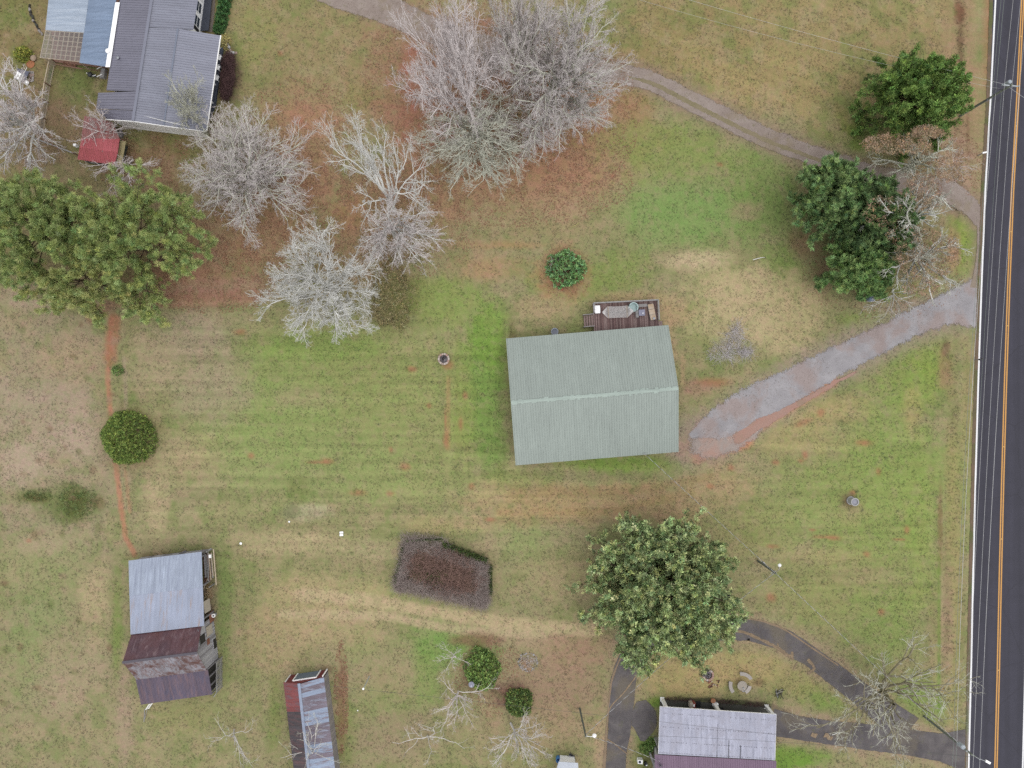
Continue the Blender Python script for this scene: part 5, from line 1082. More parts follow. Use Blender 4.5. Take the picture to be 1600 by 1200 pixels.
chair(344, 92, 'white porch chair, the one nearest the straw-coloured grass clump', 1.2); chair(342, 108, 'white porch chair in the middle of the porch', 1.3); chair(340, 124, 'white porch chair nearest the lichen-green tree', 1.3)
M_path = mat_gravel('pale_concrete_path', C(146, 136, 122), C(160, 150, 136)); ragged_strip('path', [(334, -30), (332, 10), (328, 50)], [9, 9, 9], .02, M_path, 71, .5)

# blue roofed carport and lattice pergola on its west side
def carport():
    root = thing('carport', 'carport with pale blue corrugated roof and clear panels on a wooden grid', 'carport', rootpt(115, 60)); up = Vector((0, 0, 1)); z = 2.7
    ma = mat_metal_roof('light_blue_sheets', C(170, 183, 194), streak=C(198, 208, 214), sc=(.15, 3, 1), rot=math.radians(-6), amount=.7, var=.05); mb = mat_metal_roof('mid_blue_sheets', C(142, 160, 180), streak=C(122, 140, 160), sc=(.12, 2.6, 1), rot=math.radians(-6), amount=.7, var=.06)
    sheet_roof(root, 'roof_sheet', V(71, 47, z), V(78, -20, z), V(141, -18, z+.25), V(131.5, 51, z+.25), .8, ma, 5, .035, .03, 11, .01)
    sheet_roof(root, 'roof_sheet', V(124, 98, z+.22), V(141, -20, z+.22), V(184, -18, z+.5), V(167, 104.5, z+.5), .8, mb, 5, .035, .03, 12, .01)
    A, B_, C_, D_ = V(71, 48, z), V(131, 51.5, z+.22), V(124, 96.5, z+.22), V(62.5, 90, z)
    for i in range(9): t = i/8; MB().bar(lerp(A, B_, t)-up*.08, lerp(D_, C_, t)-up*.08, .09, .12).build('rafter', M_wood2, root)
    for i in range(7): t = i/6; MB().bar(lerp(A, D_, t)-up*.005, lerp(B_, C_, t)-up*.005, .07, .03).build('purlin', M_wood2, root)
    mc, nt, b = mat_new('clear_corrugated_plastic'); b.inputs['Base Color'].default_value = C(190, 190, 184); b.inputs['Alpha'].default_value = .30; b.inputs['Roughness'].default_value = .3
    for i in range(4):
        t0, t1 = i/4, (i+1)/4; MB().quad(lerp(A, D_, t0)+up*(.03+.004*i), lerp(B_, C_, t0)+up*(.03+.004*i), lerp(B_, C_, t1)+up*(.03+.004*i), lerp(A, D_, t1)+up*(.03+.004*i)).build('clear_panel', mc, root)
    for q in ((66, 88), (73, 50), (79, 0), (122, 95), (165, 102), (129, 50)):
        c = V(*q, z-.1); MB().bar((c.x, c.y, 0), c, .13, .13).build('post', M_wood2, root)
    a, b2, c2, d2 = V(74, 0, .0), V(184, 0, 0), V(172, 112, 0), V(86, 98, 0)
    MB().prism([V(76, -20, .15), V(188, -18, .15), V(176, 108, .15), V(84, 97, .15)][::-1], up*.06).build('floor', M_brownd, root)
    rl = MB(); rl.bar(V(86, 100, 1.0), V(128, 108, 1.0), .1, .05); rl.bar(V(86, 100, .3), V(168, 113, .3), .06, .06); rl.build('deck_rail', M_brownd, root)
carport()
p = V(112, 101, .1); r = thing('patio_junk', 'stack of red-brown terracotta pots at the shaded carport edge', 'pots', V(108, 101, 0))
for i, (x, y) in enumerate(((103, 100), (107, 102), (112, 103), (118, 104))): MB().lathe(V(x, y, .02), [(.14, 0), (.2, .35), (.22, .35), (.18, .33), (.1, .1)], 10).build('pot', mat_plain('terracotta', C(178, 134, 108), .8, .1), r)
# steps
r = thing('porch_steps', 'small grey steps with white rails beside the carport edge', 'steps', V(162, 118, 0))
for i in range(3): q = V(160+i*2.5, 116+i*.3, 0); MB().box((q.x, q.y, .1+.1*i), (.35, 1.2, .2+.2*i), -.15).build('step', M_wood, r)
for s in (-1, 1): q = V(157, 118-s*6, 0); q1 = V(168, 117-s*6, 0); MB().bar((q.x, q.y, .8), (q1.x, q1.y, 1.3), .06, .06).build('handrail', M_white, r)
r = thing('grill', 'black kettle grill with white handles on the grass near the grey steps', 'grill', V(147, 121, 0)); p = V(147, 121, 0)
MB().lathe(p+Vector((0, 0, .6)), [(.08, 0), (.3, .12), (.34, .3), (.25, .45), (0, .52)], 14).build('bowl', M_black, r); MB().box((p.x+.5, p.y-.12, .8), (.5, .3, .04), -.5).build('side_shelf', M_black, r)
for i in range(3): q = i*2.1; MB().tube([(p.x+.3*math.cos(q), p.y+.3*math.sin(q), 0), (p.x+.12*math.cos(q), p.y+.12*math.sin(q), .65)], .02, 5).build('leg', M_steel, r)
MB().tube([(p.x-.3, p.y+.1, .98), (p.x-.4, p.y+.15, 1.0)], .04, 6).build('handle', M_white, r); MB().bar((p.x+.3, p.y-.2, .84), (p.x+.7, p.y-.05, .84), .05, .03).build('tool', M_white, r)

# ---------------- red-roofed shed
def red_shed():
    root = thing('red_roofed_shed', 'small play shed with a bright red corrugated roof under a bare tree', 'shed', rootpt(152, 215)); up = Vector((0, 0, 1)); z = 2.0
    mr = mat_metal_roof('bright_red_sheets', C(192, 100, 104), var=.07, streak=C(176, 96, 92), sc=(2.5, .3, 1), amount=.6, rot=math.radians(-10)); mf = mat_metal_roof('faded_red_sheets', C(160, 104, 98), var=.1, streak=C(144, 116, 108), sc=(2.5, .3, 1), amount=.7, rot=math.radians(-10))
    L0, R0 = V(121, 249, z), V(179, 258, z); L1, R1 = V(124.5, 231, 2.8), V(184, 238, 2.8); L2, R2 = V(127, 216, 2.5), V(187, 217, 2.5); L3, R3 = V(132, 181, 1.9), V(176, 191, 1.9)
    sheet_roof(root, 'roof_sheet', L0, R0, R1, L1, .7, mr, 3, .03, .03, 21); sheet_roof(root, 'roof_sheet', R2, L2, L1+up*.01, R1+up*.01, .7, mr, 3, .03, .03, 22); sheet_roof(root, 'roof_sheet', R3, L3, L2-up*.02, R2-up*.02, .8, mf, 3, .03, .03, 23)
    f = lambda p: Vector((p.x, p.y, 0)); c = (f(L0)+f(R0)+f(L2)+f(R2))/4; P = [lerp(c, f(q), .9) for q in (L0, R0, R2, L2)]
    wallbox(root, 'wall', P, 0, 1.95, mat_plain('dark_green_boards', C(84, 92, 84), .8, .1), .1)
    for q in (L3, R3): MB().bar(f(q)+(0, 0, 0) if False else (q.x*.99, q.y*.99, 0), (q.x*.99, q.y*.99, 1.85), .1, .1).build('post', M_wood2, root)
    pl = mat_plain('yellow_pine_planks', C(196, 182, 132), .8, .1, 4); A, B_, C_, D_ = V(181, 260, 1.9), V(190, 262, 1.9), V(197, 221, 1.9), V(188, 220, 1.9)
    boards(root, 'plank', (A, B_, C_, D_), .15, pl, .012, .03, None, 5)
    for q in (A, B_, C_, D_): MB().bar((q.x, q.y, 0), (q.x, q.y, 1.15), .09, .09).build('post', pl, root)
    for i in range(5): q = V(188+i*2.0, 218+i*.9, 1.2); MB().bar(q-up*.5, q+up*.3, .08, .08).build('rail_baluster', M_white if i % 2 else pl, root)
    MB().bar(V(186, 215.5, 1.6), V(197, 221.5, 1.6), .1, .1).build('handrail', M_rust, root)
red_shed()
p = V(178, 201, 0); r = thing('garden_cart', 'black wheeled garden machine parked between the red shed and the grey house', 'mower', p)
MB().box((p.x, p.y, .45), (.8, .6, .4), -.3).build('body', M_black, r); MB().box((p.x+.1, p.y+.3, .75), (.35, .5, .2), -.3).build('seat', M_dark, r)
for sx in (-.4, .4):
    for sy in (-.35, .4): MB().tube([(p.x+sx-.08, p.y+sy, .22), (p.x+sx+.08, p.y+sy, .22)], .22, 12).build('wheel', M_black, r)
MB().tube([(p.x-.25, p.y-.1, .65), (p.x-.35, p.y-.15, 1.0)], .02, 6).build('steering_column', M_steel, r); MB().lathe((p.x-.35, p.y-.15, 1.0), [(.16, 0), (.2, .02), (.16, .04)], 12).build('steering_wheel', M_black, r)
o = MB().prism([W(184, 206, .0), W(190, 202, .0), W(194, 212, .0), W(190, 216, 0)][::-1], (0, 0, .12)).build('concrete_step', mat_plain('grey_concrete', C(150, 146, 142), .9, .08)); tag(o, 'grey concrete step pad between the grey house and the red shed', 'step')
o = MB().box((V(121.5, 229, 0).x, V(121.5, 229, 0).y, .35), (.35, .3, .7), .2).build('white_bucket', M_white); tag(o, 'small white bucket against the red shed wall', 'bucket')

# ---------------- fences
def plank_fence(label, pts, h, mat_rail, mesh=True, group='fences round the grey house yard', seed=1, double=True):
    P = [Vector(W(*p, 0)) for p in pts]; root = thing('fence', label, 'fence', P[0], group); up = Vector((0, 0, 1)); step = 2.4
    for a, b_ in zip(P[:-1], P[1:]):
        n = max(1, round((b_-a).length/step))
        for i in range(n):
            c, d = lerp(a, b_, i/n), lerp(a, b_, (i+1)/n)
            MB().bar(c, c+up*(h+.05), .12, .12).build('post', M_brownd, root)
            MB().bar(c+up*h, d+up*h, .12, .04).build('top_rail', mat_rail, root)
            if double: MB().bar(c+up*(h-.35), d+up*(h-.35), .04, .14).build('upper_rail', mat_rail, root)
            MB().bar(c+up*.12, d+up*.12, .04, .14).build('bottom_rail', mat_rail, root)
            if mesh:
                m = MB(); k = int((d-c).length/.15)
                for j in range(k): q = lerp(c, d, (j+.5)/k); m.bar(q+up*.15, q+up*(h-.05), .012, .012)
                for zz in (.3, .45, .6, .75, .9): m.bar(c+up*zz, d+up*zz, .012, .012)
                tag(m.build('wire_mesh', M_steel, root), kind='stuff')
    MB().bar(P[-1], P[-1]+up*(h+.05), .12, .12).build('post', M_brownd, root)
plank_fence('light wooden rail fence with wire mesh running from the lattice carport', [(87, 97), (79, 135), (68, 212)], 1.25, M_wood2)
plank_fence('weathered grey rail fence running from the picture edge to the red shed', [(8, 196), (62, 220), (122, 243)], 1.2, M_wood, False, seed=2, double=False)
o = thing('gate', 'thin orange-brown wooden gate leaf leaning open by the fence corner', 'gate', V(78, 222, 0))
MB().bar(V(68, 212, .9), V(90, 232, .9), .06, .08).build('top_rail', M_rust, o); MB().bar(V(68, 212, .2), V(90, 232, .2), .06, .08).build('bottom_rail', M_rust, o); MB().bar(V(90, 232, 0), V(90, 232, 1.0), .06, .06).build('stile', M_rust, o)

# ---------------- weathered barn in the south west
def barn():
    up = Vector((0, 0, 1)); root = thing('barn', 'old timber barn with silver, rusted red and purple-brown tin roofs', 'barn', rootpt(270, 985))
    silver = mat_metal_roof('silver_galvanised_tin', C(178, 188, 200), streak=C(150, 158, 172), sc=(3, .10, 1), rot=math.radians(3), amount=.8, thr=(.45, .60), var=.10, pervar=.03)
    silver2 = mat_metal_roof('silver_tin_rust_streaked', C(172, 180, 194), streak=C(176, 150, 130), sc=(2.4, .12, 1), rot=math.radians(3), amount=.8, thr=(.54, .72), var=.06, pervar=.03)
    rust = mat_metal_roof('dark_red_rusted_tin', C(124, 84, 82), streak=C(150, 128, 128), sc=(2, .16, 1), rot=math.radians(12), amount=.8, thr=(.52, .72), var=.10, pervar=.06, c2=C(108, 86, 94))
    rust2 = mat_metal_roof('half_rusted_tin', C(158, 156, 160), blot=C(106, 74, 68), streak=C(120, 84, 76), sc=(2, .3, 1), rot=math.radians(-14), amount=.6, thr=(.45, .6), var=.1, pervar=.05)
    purple = mat_metal_roof('purple_brown_tin', C(108, 92, 102), streak=C(130, 104, 104), sc=(2.4, .14, 1), rot=math.radians(-8), amount=.6, var=.08, pervar=.10, c2=C(96, 90, 108))
    A, B_, C_, D_ = V(201, 876, 2.7), V(315, 862, 2.7), V(319, 978, 4.3), V(204, 991.5, 4.3); mid = .48
    E, G_ = lerp(A, D_, mid), lerp(B_, C_, mid)
    sheet_roof(root, 'roof_sheet', B_, A, E+up*.03, G_+up*.03, .66, silver, 4, .025, .03, 31, .012); sheet_roof(root, 'roof_sheet', G_, E, D_+up*.0, C_+up*.0, .66, silver2, 4, .025, .03, 32, .010)
    n0, n1 = V(205, 991.5, 4.1), V(315, 978, 4.1); r0, r1 = V(191.5, 1035, 7.2), V(308, 1020, 7.2); s0, s1 = V(213, 1062, 4.2), V(323, 1047.5, 4.2)
    sheet_roof(root, 'rusty_roof_sheet', n1, n0, r0, r1, .66, rust, 4, .025, .03, 33, .012, rows=3); sheet_roof(root, 'rusty_roof_sheet', s0, s1, r1, r0, .66, rust2, 4, .025, .03, 34, .012, rows=3)
    MB().bar(r0+up*.05, r1+up*.05, .3, .05).build('ridge_cap', mat_plain('dark_ridge_tin', C(96, 90, 98), .6, .15), root)
    l0, l1 = V(212, 1062, 3.6), V(325, 1046.5, 3.6); e0, e1 = V(220.5, 1101, 2.4), V(331.5, 1085, 2.4)
    sheet_roof(root, 'purple_roof_sheet', e0, e1, l1, l0, .66, purple, 4, .025, .03, 35, .012, rows=2)
    f = lambda p, z=0: Vector((p.x, p.y, z))
    grey = [mat_plain('silver_grey_barn_board', C(190, 188, 188), .9, .16, 6), mat_plain('pale_barn_board', C(206, 204, 202), .9, .14, 6), mat_plain('darker_barn_board', C(164, 160, 160), .9, .16, 6)]
    # east gable, boards cut to the roof line
    u = (f(n1)-f(s1)).normalized(); Lg = (f(n1)-f(s1)).length; rp = (f(r1)-f(s1)).dot(u); b0 = f(s1); nrm = Vector((-u.y, u.x, 0)); nrm = nrm if nrm.x > 0 else -nrm
    zt = lambda s: (4.15+(7.15-4.15)*s/rp) if s < rp else (7.15-(7.15-4.05)*(s-rp)/(Lg-rp)); n = int(Lg/.2); rd = random.Random(8)
    for i in range(n):
        s0_, s1_ = i*Lg/n+.008, (i+1)*Lg/n-.008; o = nrm*rd.uniform(-.30, -.285); zl = rd.uniform(0, .15); t = -.12
        MB().prism([b0+u*s0_+o+up*zl, b0+u*s0_+o+up*(zt(s0_)+t), b0+u*s1_+o+up*(zt(s1_)+t), b0+u*s1_+o+up*zl], nrm*.025).build('board', rd.choice(grey), root)
    at = lambda s, z, d=0: b0+u*s+nrm*(-.26+d)+up*z
    def panel(name, s0, s1, z0, z1, mat, d=.02): return MB().prism([at(s0, z0, d), at(s0, z1, d), at(s1, z1, d), at(s1, z0, d)], nrm*.04).build(name, mat, root)
    panel('loft_door', 3.3, 4.3, 3.1, 4.5, M_dark); panel('loft_shutter', 4.45, 5.3, 3.0, 4.3, grey[1], .10); panel('beige_door', 3.6, 4.8, .9, 2.6, M_tan, .05); panel('rusty_patch', 2.6, 3.3, 2.0, 2.7, M_rust)
    panel('orange_tin_door', 4.9, 6.2, .05, 1.3, M_rust, .03); panel('white_framed_opening', 1.3, 2.9, .3, 1.2, grey[1]); panel('doorway_shade_panel', 1.5, 2.7, .35, 1.1, M_dark, .07)  # doorway shade painted as a dark panel on the boards
    MB().bar(at(3.2, 4.6, .06), at(5.3, 4.7, .06), .05, .08).build('loft_door_rail', M_steel, root)
    pr = [at(6.5, .9, .15), at(8.0, .9, .15), at(8.0, 2.4, .02), at(6.5, 2.4, .02)]; MB().prism(pr[::-1], nrm*.03).build('leaning_tan_panel', M_tan, root)
    # west gable and long walls
    uw = (f(n0)-f(s0)).normalized(); Lw = (f(n0)-f(s0)).length; rw = (f(r0)-f(s0)).dot(uw); a = f(s0)+Vector((.3, 0, 0))
    MB().prism([a, a+uw*Lw, a+uw*Lw+up*4.0, a+uw*rw+up*7.0, a+up*4.1], Vector((.03, 0, 0))).build('west_gable', grey[0], root)
    for q0, q1, zz in ((f(e0), f(e1), 2.35), (f(A), f(B_), 2.6)):
        d = (q1-q0).normalized(); nn = Vector((-d.y, d.x, 0)); sgn = 1 if q0.y < f(C_).y else -1; q0, q1 = q0+nn*.25*sgn+d*.2, q1+nn*.25*sgn-d*.2
        boards(root, 'board', (q0, q1, q1+up*zz, q0+up*zz), .3, grey[0], .015, .025, grey, int(zz*10))
    wl0, wl1 = f(A)+Vector((.2, -.3, 0)), f(D_)+Vector((.2, 0, 0)); boards(root, 'board', (wl0, wl1, wl1+up*4.1, wl0+up*2.6), .3, grey[0], .015, .025, grey, 3)
    for k_ in (.1, .5, .95): q = lerp(f(B_), f(C_), k_)+Vector((-.6, 0, 0)); MB().bar(q, q+up*(2.6+1.4*k_), .16, .16).build('post', grey[2], root)
    q0_, q1_ = f(B_)+Vector((-3.2, -.4, 0)), f(C_)+Vector((-3.2, 0, 0)); boards(root, 'board', (q0_, q1_, q1_+up*3.9, q0_+up*2.5), .3, grey[2], .015, .025, [grey[2]], 4)
    # open bay east end of the purple lean-to with its lattice of poles
    g0, g1 = f(l1), f(e1)
    for k_ in (0, .33, .66, 1): q = lerp(g0, g1, k_)+Vector((-.15, 0, 0)); MB().bar(q, q+up*lerp(3.4, 2.3, k_), .14, .14).build('post', grey[2], root)
    MB().prism([g0+Vector((-.4, 0, 0)), g1+Vector((-.4, 0, 0)), g1+Vector((-.4, 0, 2.2)), g0+Vector((-.4, 0, 3.3))], Vector((-.04, 0, 0))).build('bay_shade_sheet', M_dark, root)  # dark sheet painted as the shade inside the open bay
    for i in range(5): zz = .25+.42*i; MB().bar(g0+Vector((.35, .3, zz)), g1+Vector((.35, 0, zz)), .05, .09).build('gate_rail', M_wood, root)
    for k_ in (0, .25, .5, .75, 1): q = lerp(g0, g1, k_)+Vector((.35, .3*(1-k_), 0)); MB().bar(q, q+up*2.1, .07, .07).build('gate_stile', M_wood, root)
    MB().bar(V(340, 1080, .3), V(334, 1089, .3), .08, .08).build('ground_sill', M_wood, root)
    # canopy stretch over the lumber on the east side
    for q in ((331, 858), (335, 912)): c = V(*q, 0); MB().bar(c, c+up*1.6, .12, .12).build('lean_to_post', M_wood, root)
    MB().bar(V(333.5, 858, 1.7), V(338, 914, 1.7), .12, .10).build('lean_to_beam', M_wood2, root)
barn()
r = thing('lumber_stack', 'stack of old brown boards and poles beside the silver barn roof', 'lumber', V(325, 888, 0)); rd = random.Random(3)
for i in range(16):
    x = 319+rd.uniform(0, 12); z = .2+rd.uniform(0, .9); a_, b2 = V(x+rd.uniform(-1, 1), 862+rd.uniform(0, 6), z), V(x+2.2+rd.uniform(-2, 2), 908-rd.uniform(0, 8), z)
    MB().bar(a_, b2, rd.uniform(.08, .22), .05).build('plank', rd.choice([M_wood, M_brownd, M_wood2, M_wood]), r)
MB().prism([V(317.5, 870, .3), V(322, 868, .3), V(324.5, 908, .3), V(319.5, 915, .3)], (0, 0, .05)).build('rusty_sheet', mat_plain('red_brown_sheet', C(134, 94, 78), .8, .15, 2), r)
MB().bar(V(318, 920, .4), V(325, 903, .8), .1, .06).build('plank', M_wood2, r); MB().bar(V(316, 866, .8), V(330, 857, 1.2), .1, .06).build('plank', M_wood, r)
o = MB().box((V(328.5, 869, 1.3).x, V(328.5, 869, 1.3).y, 1.3), (.28, .4, .28), .05).build('white_bucket', M_white); tag(o, 'white box standing on the lumber stack by the barn', 'bucket')
bush('straw_heap', 'heap of tan straw below the lumber stack on the barn side', 325, 925, 8, 15, .6, 91, (150, 128, 90), (186, 164, 124), n=260, n_per=8, rad=.16, L=.22, wd=.03, stems=False, cat_='straw heap', lump=.4)
bush('straw_heap', 'grey-brown dead brush between the straw and the leaning panel on the barn wall', 326, 953, 8, 11, .5, 92, (118, 104, 80), (150, 134, 106), n=160, n_per=8, rad=.16, L=.22, wd=.03, stems=False, cat_='straw heap', lump=.4)
p = V(332, 963, .9); r = thing('tyre', 'small white tyre propped by the leaning tan panel on the barn wall', 'tyre', V(332, 963, 0)); MB().lathe((p.x, p.y, .55), [(.13, 0), (.24, 0), (.27, .08), (.24, .16), (.13, .16), (.13, 0)], 14).build('rim', M_white, r); MB().lathe((p.x, p.y, .0), [(.2, 0), (.2, .54), (0, .54)], 10).build('stump', M_wood, r)
p = V(233, 1103, 0); r = thing('ladder', 'short white step ladder lying at the corner of the purple barn roof', 'ladder', p)
a_, b2 = V(230, 1108, .3), V(236, 1099, 1.0); sd_ = Vector((.22, .08, 0))
for s in (-1, 1): MB().bar(a_+sd_*s, b2+sd_*s, .05, .06).build('stile', M_white, r)
for k_ in (.1, .35, .6, .85): MB().bar(lerp(a_, b2, k_)-sd_, lerp(a_, b2, k_)+sd_, .05, .04).build('rung', M_white, r)
r = thing('fence_rail', 'broken wooden rail lying in the grass below the barn corner', 'rail', V(226, 1118, 0)); MB().bar(V(226, 1108, .12), V(225, 1128, .1), .07, .07).build('rail', M_wood, r); MB().bar(V(230, 1108, .3), V(226, 1124, .06), .05, .05).build('brace', M_wood, r)

# ---------------- old narrow shed
def old_shed():
    up = Vector((0, 0, 1)); root = thing('old_shed', 'narrow old shed with rust-striped tin roof and white-framed front', 'shed', rootpt(490, 1130)); ext = 1290
    red = mat_metal_roof('red_painted_tin', C(138, 72, 70), streak=C(112, 92, 96), sc=(.3, 2.2, 1), rot=math.radians(-5), amount=.8, thr=(.45, .62), var=.12, pervar=.10)
    dk = mat_metal_roof('black_brown_tin', C(78, 72, 74), streak=C(112, 80, 78), sc=(.3, 2.2, 1), rot=math.radians(-5), amount=.6, var=.12, pervar=.1)
    bl = mat_metal_roof('blue_grey_tin', C(152, 166, 184), streak=C(128, 110, 112), sc=(.35, 2.0, 1), rot=math.radians(8), amount=.85, thr=(.50, .62), var=.06, pervar=.06); br = mat_metal_roof('brown_patched_tin', C(120, 108, 116), streak=C(158, 168, 182), sc=(.35, 2.0, 1), rot=math.radians(8), amount=.7, thr=(.5, .64), var=.1, pervar=.1)
    zE, zR = 2.3, 3.2; xw = lambda y: 443+(y-1067)*.118; xr = lambda y: 467.5+(y-1067)*.108; xe = lambda y: 506+(y-1058)*.122
    ys = [1067, 1098, 1120, 1290]
    sheet_roof(root, 'red_roof_sheet', V(xw(1112), 1112, zE), V(xw(1066), 1066, zE), V(xr(1068), 1068, zR), V(xr(1112), 1112, zR), .62, red, 3, .02, .03, 41, .015)
    sheet_roof(root, 'dark_roof_sheet', V(xw(ext), ext, zE), V(xw(1112), 1112, zE), V(xr(1112), 1112, zR), V(xr(ext), ext, zR), .62, dk, 3, .02, .03, 42, .015)
    sheet_roof(root, 'patched_roof_sheet', V(506, 1058, zE), V(xe(ext), ext, zE), V(xr(ext), ext, zR), V(467.5, 1069, zR), .62, bl, 3, .02, .03, 43, .015, mats=[bl, bl, br, br])
    MB().bar(V(467, 1068, zR+.06), V(xr(ext), ext, zR+.06), .35, .04).build('ridge_cap', mat_plain('blue_white_ridge', C(166, 178, 196), .6, .12), root)
    f = lambda p, z=0: Vector((p.x, p.y, z))
    a, r_, b_ = V(445, 1067, zE), V(467.5, 1068, zR), V(505, 1058, zE)
    u = (f(b_)-f(a)).normalized(); L = (f(b_)-f(a)).length; n = Vector((-u.y, u.x, 0)); rt = (f(r_)-f(a)).dot(u); b0 = f(a)
    redp = mat_plain('barn_red_paint', C(140, 62, 64), .7, .12); nb = int(L/.22)
    zt = lambda s: (zE+(zR-zE)*s/rt if s < rt else zR-(zR-zE)*(s-rt)/(L-rt))-.06
    for i in range(nb):
        s0, s1 = i*L/nb+.006, (i+1)*L/nb-.006; MB().prism([b0+u*s0, b0+u*s1, b0+u*s1+up*zt(s1), b0+u*s0+up*zt(s0)][::-1], n*.03).build('board', redp, root)
    P = lambda s, z, d=.035: b0+u*s+up*z+n*d
    gp = mat_plain('blue_grey_door_paint', C(134, 148, 158), .7, .1); MB().prism([P(1.1, .05), P(3.9, .05), P(3.9, 2.1), P(1.1, 2.1)][::-1], n*.05).build('big_door', gp, root)
    for s0, z0, s1, z1 in ((1.0, .02, 1.0, 2.2), (4.0, .02, 4.0, 2.2), (.05, .02, .05, 2.2), (L-.08, .02, L-.08, 2.2), (1.0, 2.22, 4.0, 2.22)): MB().bar(P(s0, z0, .09), P(s1, z1, .09), .13, .13).build('white_trim', M_white, root)
    # east wall, weathered planks; west wall
    w0, w1 = f(V(509, 1058, zE)), f(V(xe(ext)+3, ext, zE)); MBn = max(1, int((w1-w0).length/.3)); w0 = f(V(505, 1060, zE)); w1 = f(V(xe(ext)-1, ext, zE))
    pale = [mat_plain('pale_plank', C(176, 168, 158), .9, .12, 5), mat_plain('grey_plank', C(160, 154, 148), .9, .12, 5)]
    boards(root, 'plank', (w0, w1, w1+up*2.25, w0+up*2.25), .3, pale[0], .015, -.03, pale, 6)
    v0, v1 = f(V(446, 1068, zE)), f(V(xw(ext)+2, ext, zE)); boards(root, 'plank', (v0, v1, v1+up*2.2, v0+up*2.2), .5, dk, .015, .03, None, 7)
old_shed()

# ---------------- house in the south east
def se_house():
    up = Vector((0, 0, 1)); root = thing('house', 'house with a chalky white porch roof joined to a mauve metal roof', 'house', rootpt(1110, 1190))
    wh = mat_metal_roof('chalky_white_tin', C(188, 190, 202), streak=C(154, 156, 168), sc=(2.6, .25, 1), rot=0, amount=.85, thr=(.45, .66), var=.07, pervar=.03, blot=C(172, 172, 182))
    mv = mat_metal_roof('mauve_ribbed_roof', C(146, 122, 140), streak=C(128, 106, 124), sc=(3, .1, 1), amount=.5, var=.05, pervar=.02)
    A, B_, C_, D_ = V(1031.5, 1104.5, 2.7), V(1213, 1116.5, 2.7), V(1211, 1188, 3.5), V(1029, 1178, 3.5)
    A, B_, C_, D_ = A, B_, C_, D_
    sheet_roof(root, 'roof_sheet', B_, A, D_, C_, .66, wh, 5, .018, .03, 51, .008, rows=2); E, G_ = V(1024, 1260, 6.0), V(1212, 1270, 6.0); D2, C2 = V(1023, 1179, 3.42), V(1213, 1189, 3.42)
    sheet_roof(root, 'mauve_roof_sheet', C2, D2, E, G_, .92, mv, 4, .05, .04, 52)
    h, j = V(1016, 1350, 3.4), V(1206, 1358, 3.4); sheet_roof(root, 'mauve_roof_sheet', h, j, G_, E, .92, mv, 4, .05, .04, 53)
    scr = MB(); rd = random.Random(2)
    for t in (.13, .42, .74, .97):
        for i in range(70):
            if rd.random() < .55+.3*(t > .9): c = lerp(lerp(A, B_, (i+.5)/70), lerp(D_, C_, (i+.5)/70), t); scr.box((c.x, c.y, c.z+.03), (.05, .08, .03))
    for i in range(26): c = lerp(lerp(A, B_, .5), lerp(D_, C_, .5), .3+.026*i); scr.box((c.x, c.y, c.z+.03), (.05, .06, .03))
    tag(scr.build('roof_screws', mat_plain('rusty_screw_stain', C(112, 108, 114), .8, .2), root), kind='stuff')
    for s, t0, t1 in ((.6, .62, 1.0), (.7, .72, 1.0), (.5, .86, 1.0)): MB().bar(lerp(lerp(A, B_, s), lerp(D_, C_, s), t0)+up*.03, lerp(lerp(A, B_, s), lerp(D_, C_, s), t1)+up*.03, .05, .012).build('seam_gap', M_dark, root)
    t = MB(); t.bar(A-up*.1, B_-up*.1, .06, .16); t.bar(A-up*.1, D_-up*.1, .06, .16); t.bar(B_-up*.1, C_-up*.1, .06, .16); t.build('fascia', M_white, root)
    for x, y in ((1034.5, 1092), (1115.5, 1099), (1197, 1103.5)): c = V(x, y, 0); MB().box((c.x, c.y, 1.3), (.38, .38, 2.6)).build('porch_post', M_white, root); MB().box((c.x, c.y, .08), (.5, .5, .16)).build('post_base', M_white, root)
    W0, W1 = V(1030, 1172, 3.3), V(1210, 1180, 3.3); MB().prism([(W0.x, W0.y, 0), (W1.x, W1.y, 0), (W1.x, W1.y, 3.3), (W0.x, W0.y, 3.3)], (0, -.2, 0)).build('wall', M_wall, root)
    q = [V(1030, 1184, 3.3), V(1024, 1330, 3.3)]; MB().prism([(q[0].x, q[0].y, 0), (q[1].x, q[1].y, 0), (q[1].x, q[1].y, 3.3), (q[0].x, q[0].y, 3.3)], (.2, 0, 0)).build('wall', M_wall, root)
    q = [V(1210, 1192, 3.3), V(1205, 1330, 3.3)]; MB().prism([(q[0].x, q[0].y, 0), (q[1].x, q[1].y, 0), (q[1].x, q[1].y, 3.3), (q[0].x, q[0].y, 3.3)], (-.2, 0, 0)).build('wall', M_wall, root)
    wc = Vector((W0.x, W0.y, 0)); wu = Vector((W1.x-W0.x, W1.y-W0.y, 0)).normalized(); nn = Vector((-wu.y, wu.x, 0))
    for s in (2.5, 5, 12): window(root, wc+wu*s+up*1.6, wu, 1.2, 1.3, M_white, M_glass, nn)
    door(root, wc+wu*8+up*1.1, wu, 1.0, 2.1, M_dkdeck, M_white, nn)
    # bump-out on the west side
    MB().prism([V(1021.5, 1165, 0), V(1031, 1167, 0), V(1030, 1186, 0), V(1022, 1186, 0)][::-1], up*2.6).build('bump_out', mat_plain('pale_render', C(206, 206, 190), .8, .05), root)
    MB().prism([V(1013.5, 1176, .3), V(1016, 1174, .3), V(1024, 1196, .3), V(1021, 1198, .3)], up*.5).build('wooden_steps', M_wood, root)
    MB().prism([V(1031, 1092.5, .0), V(1204, 1104, .0), V(1207, 1130, .0), V(1030, 1124, .0)][::-1], up*.12).build('patio_slab', M_slab, root)
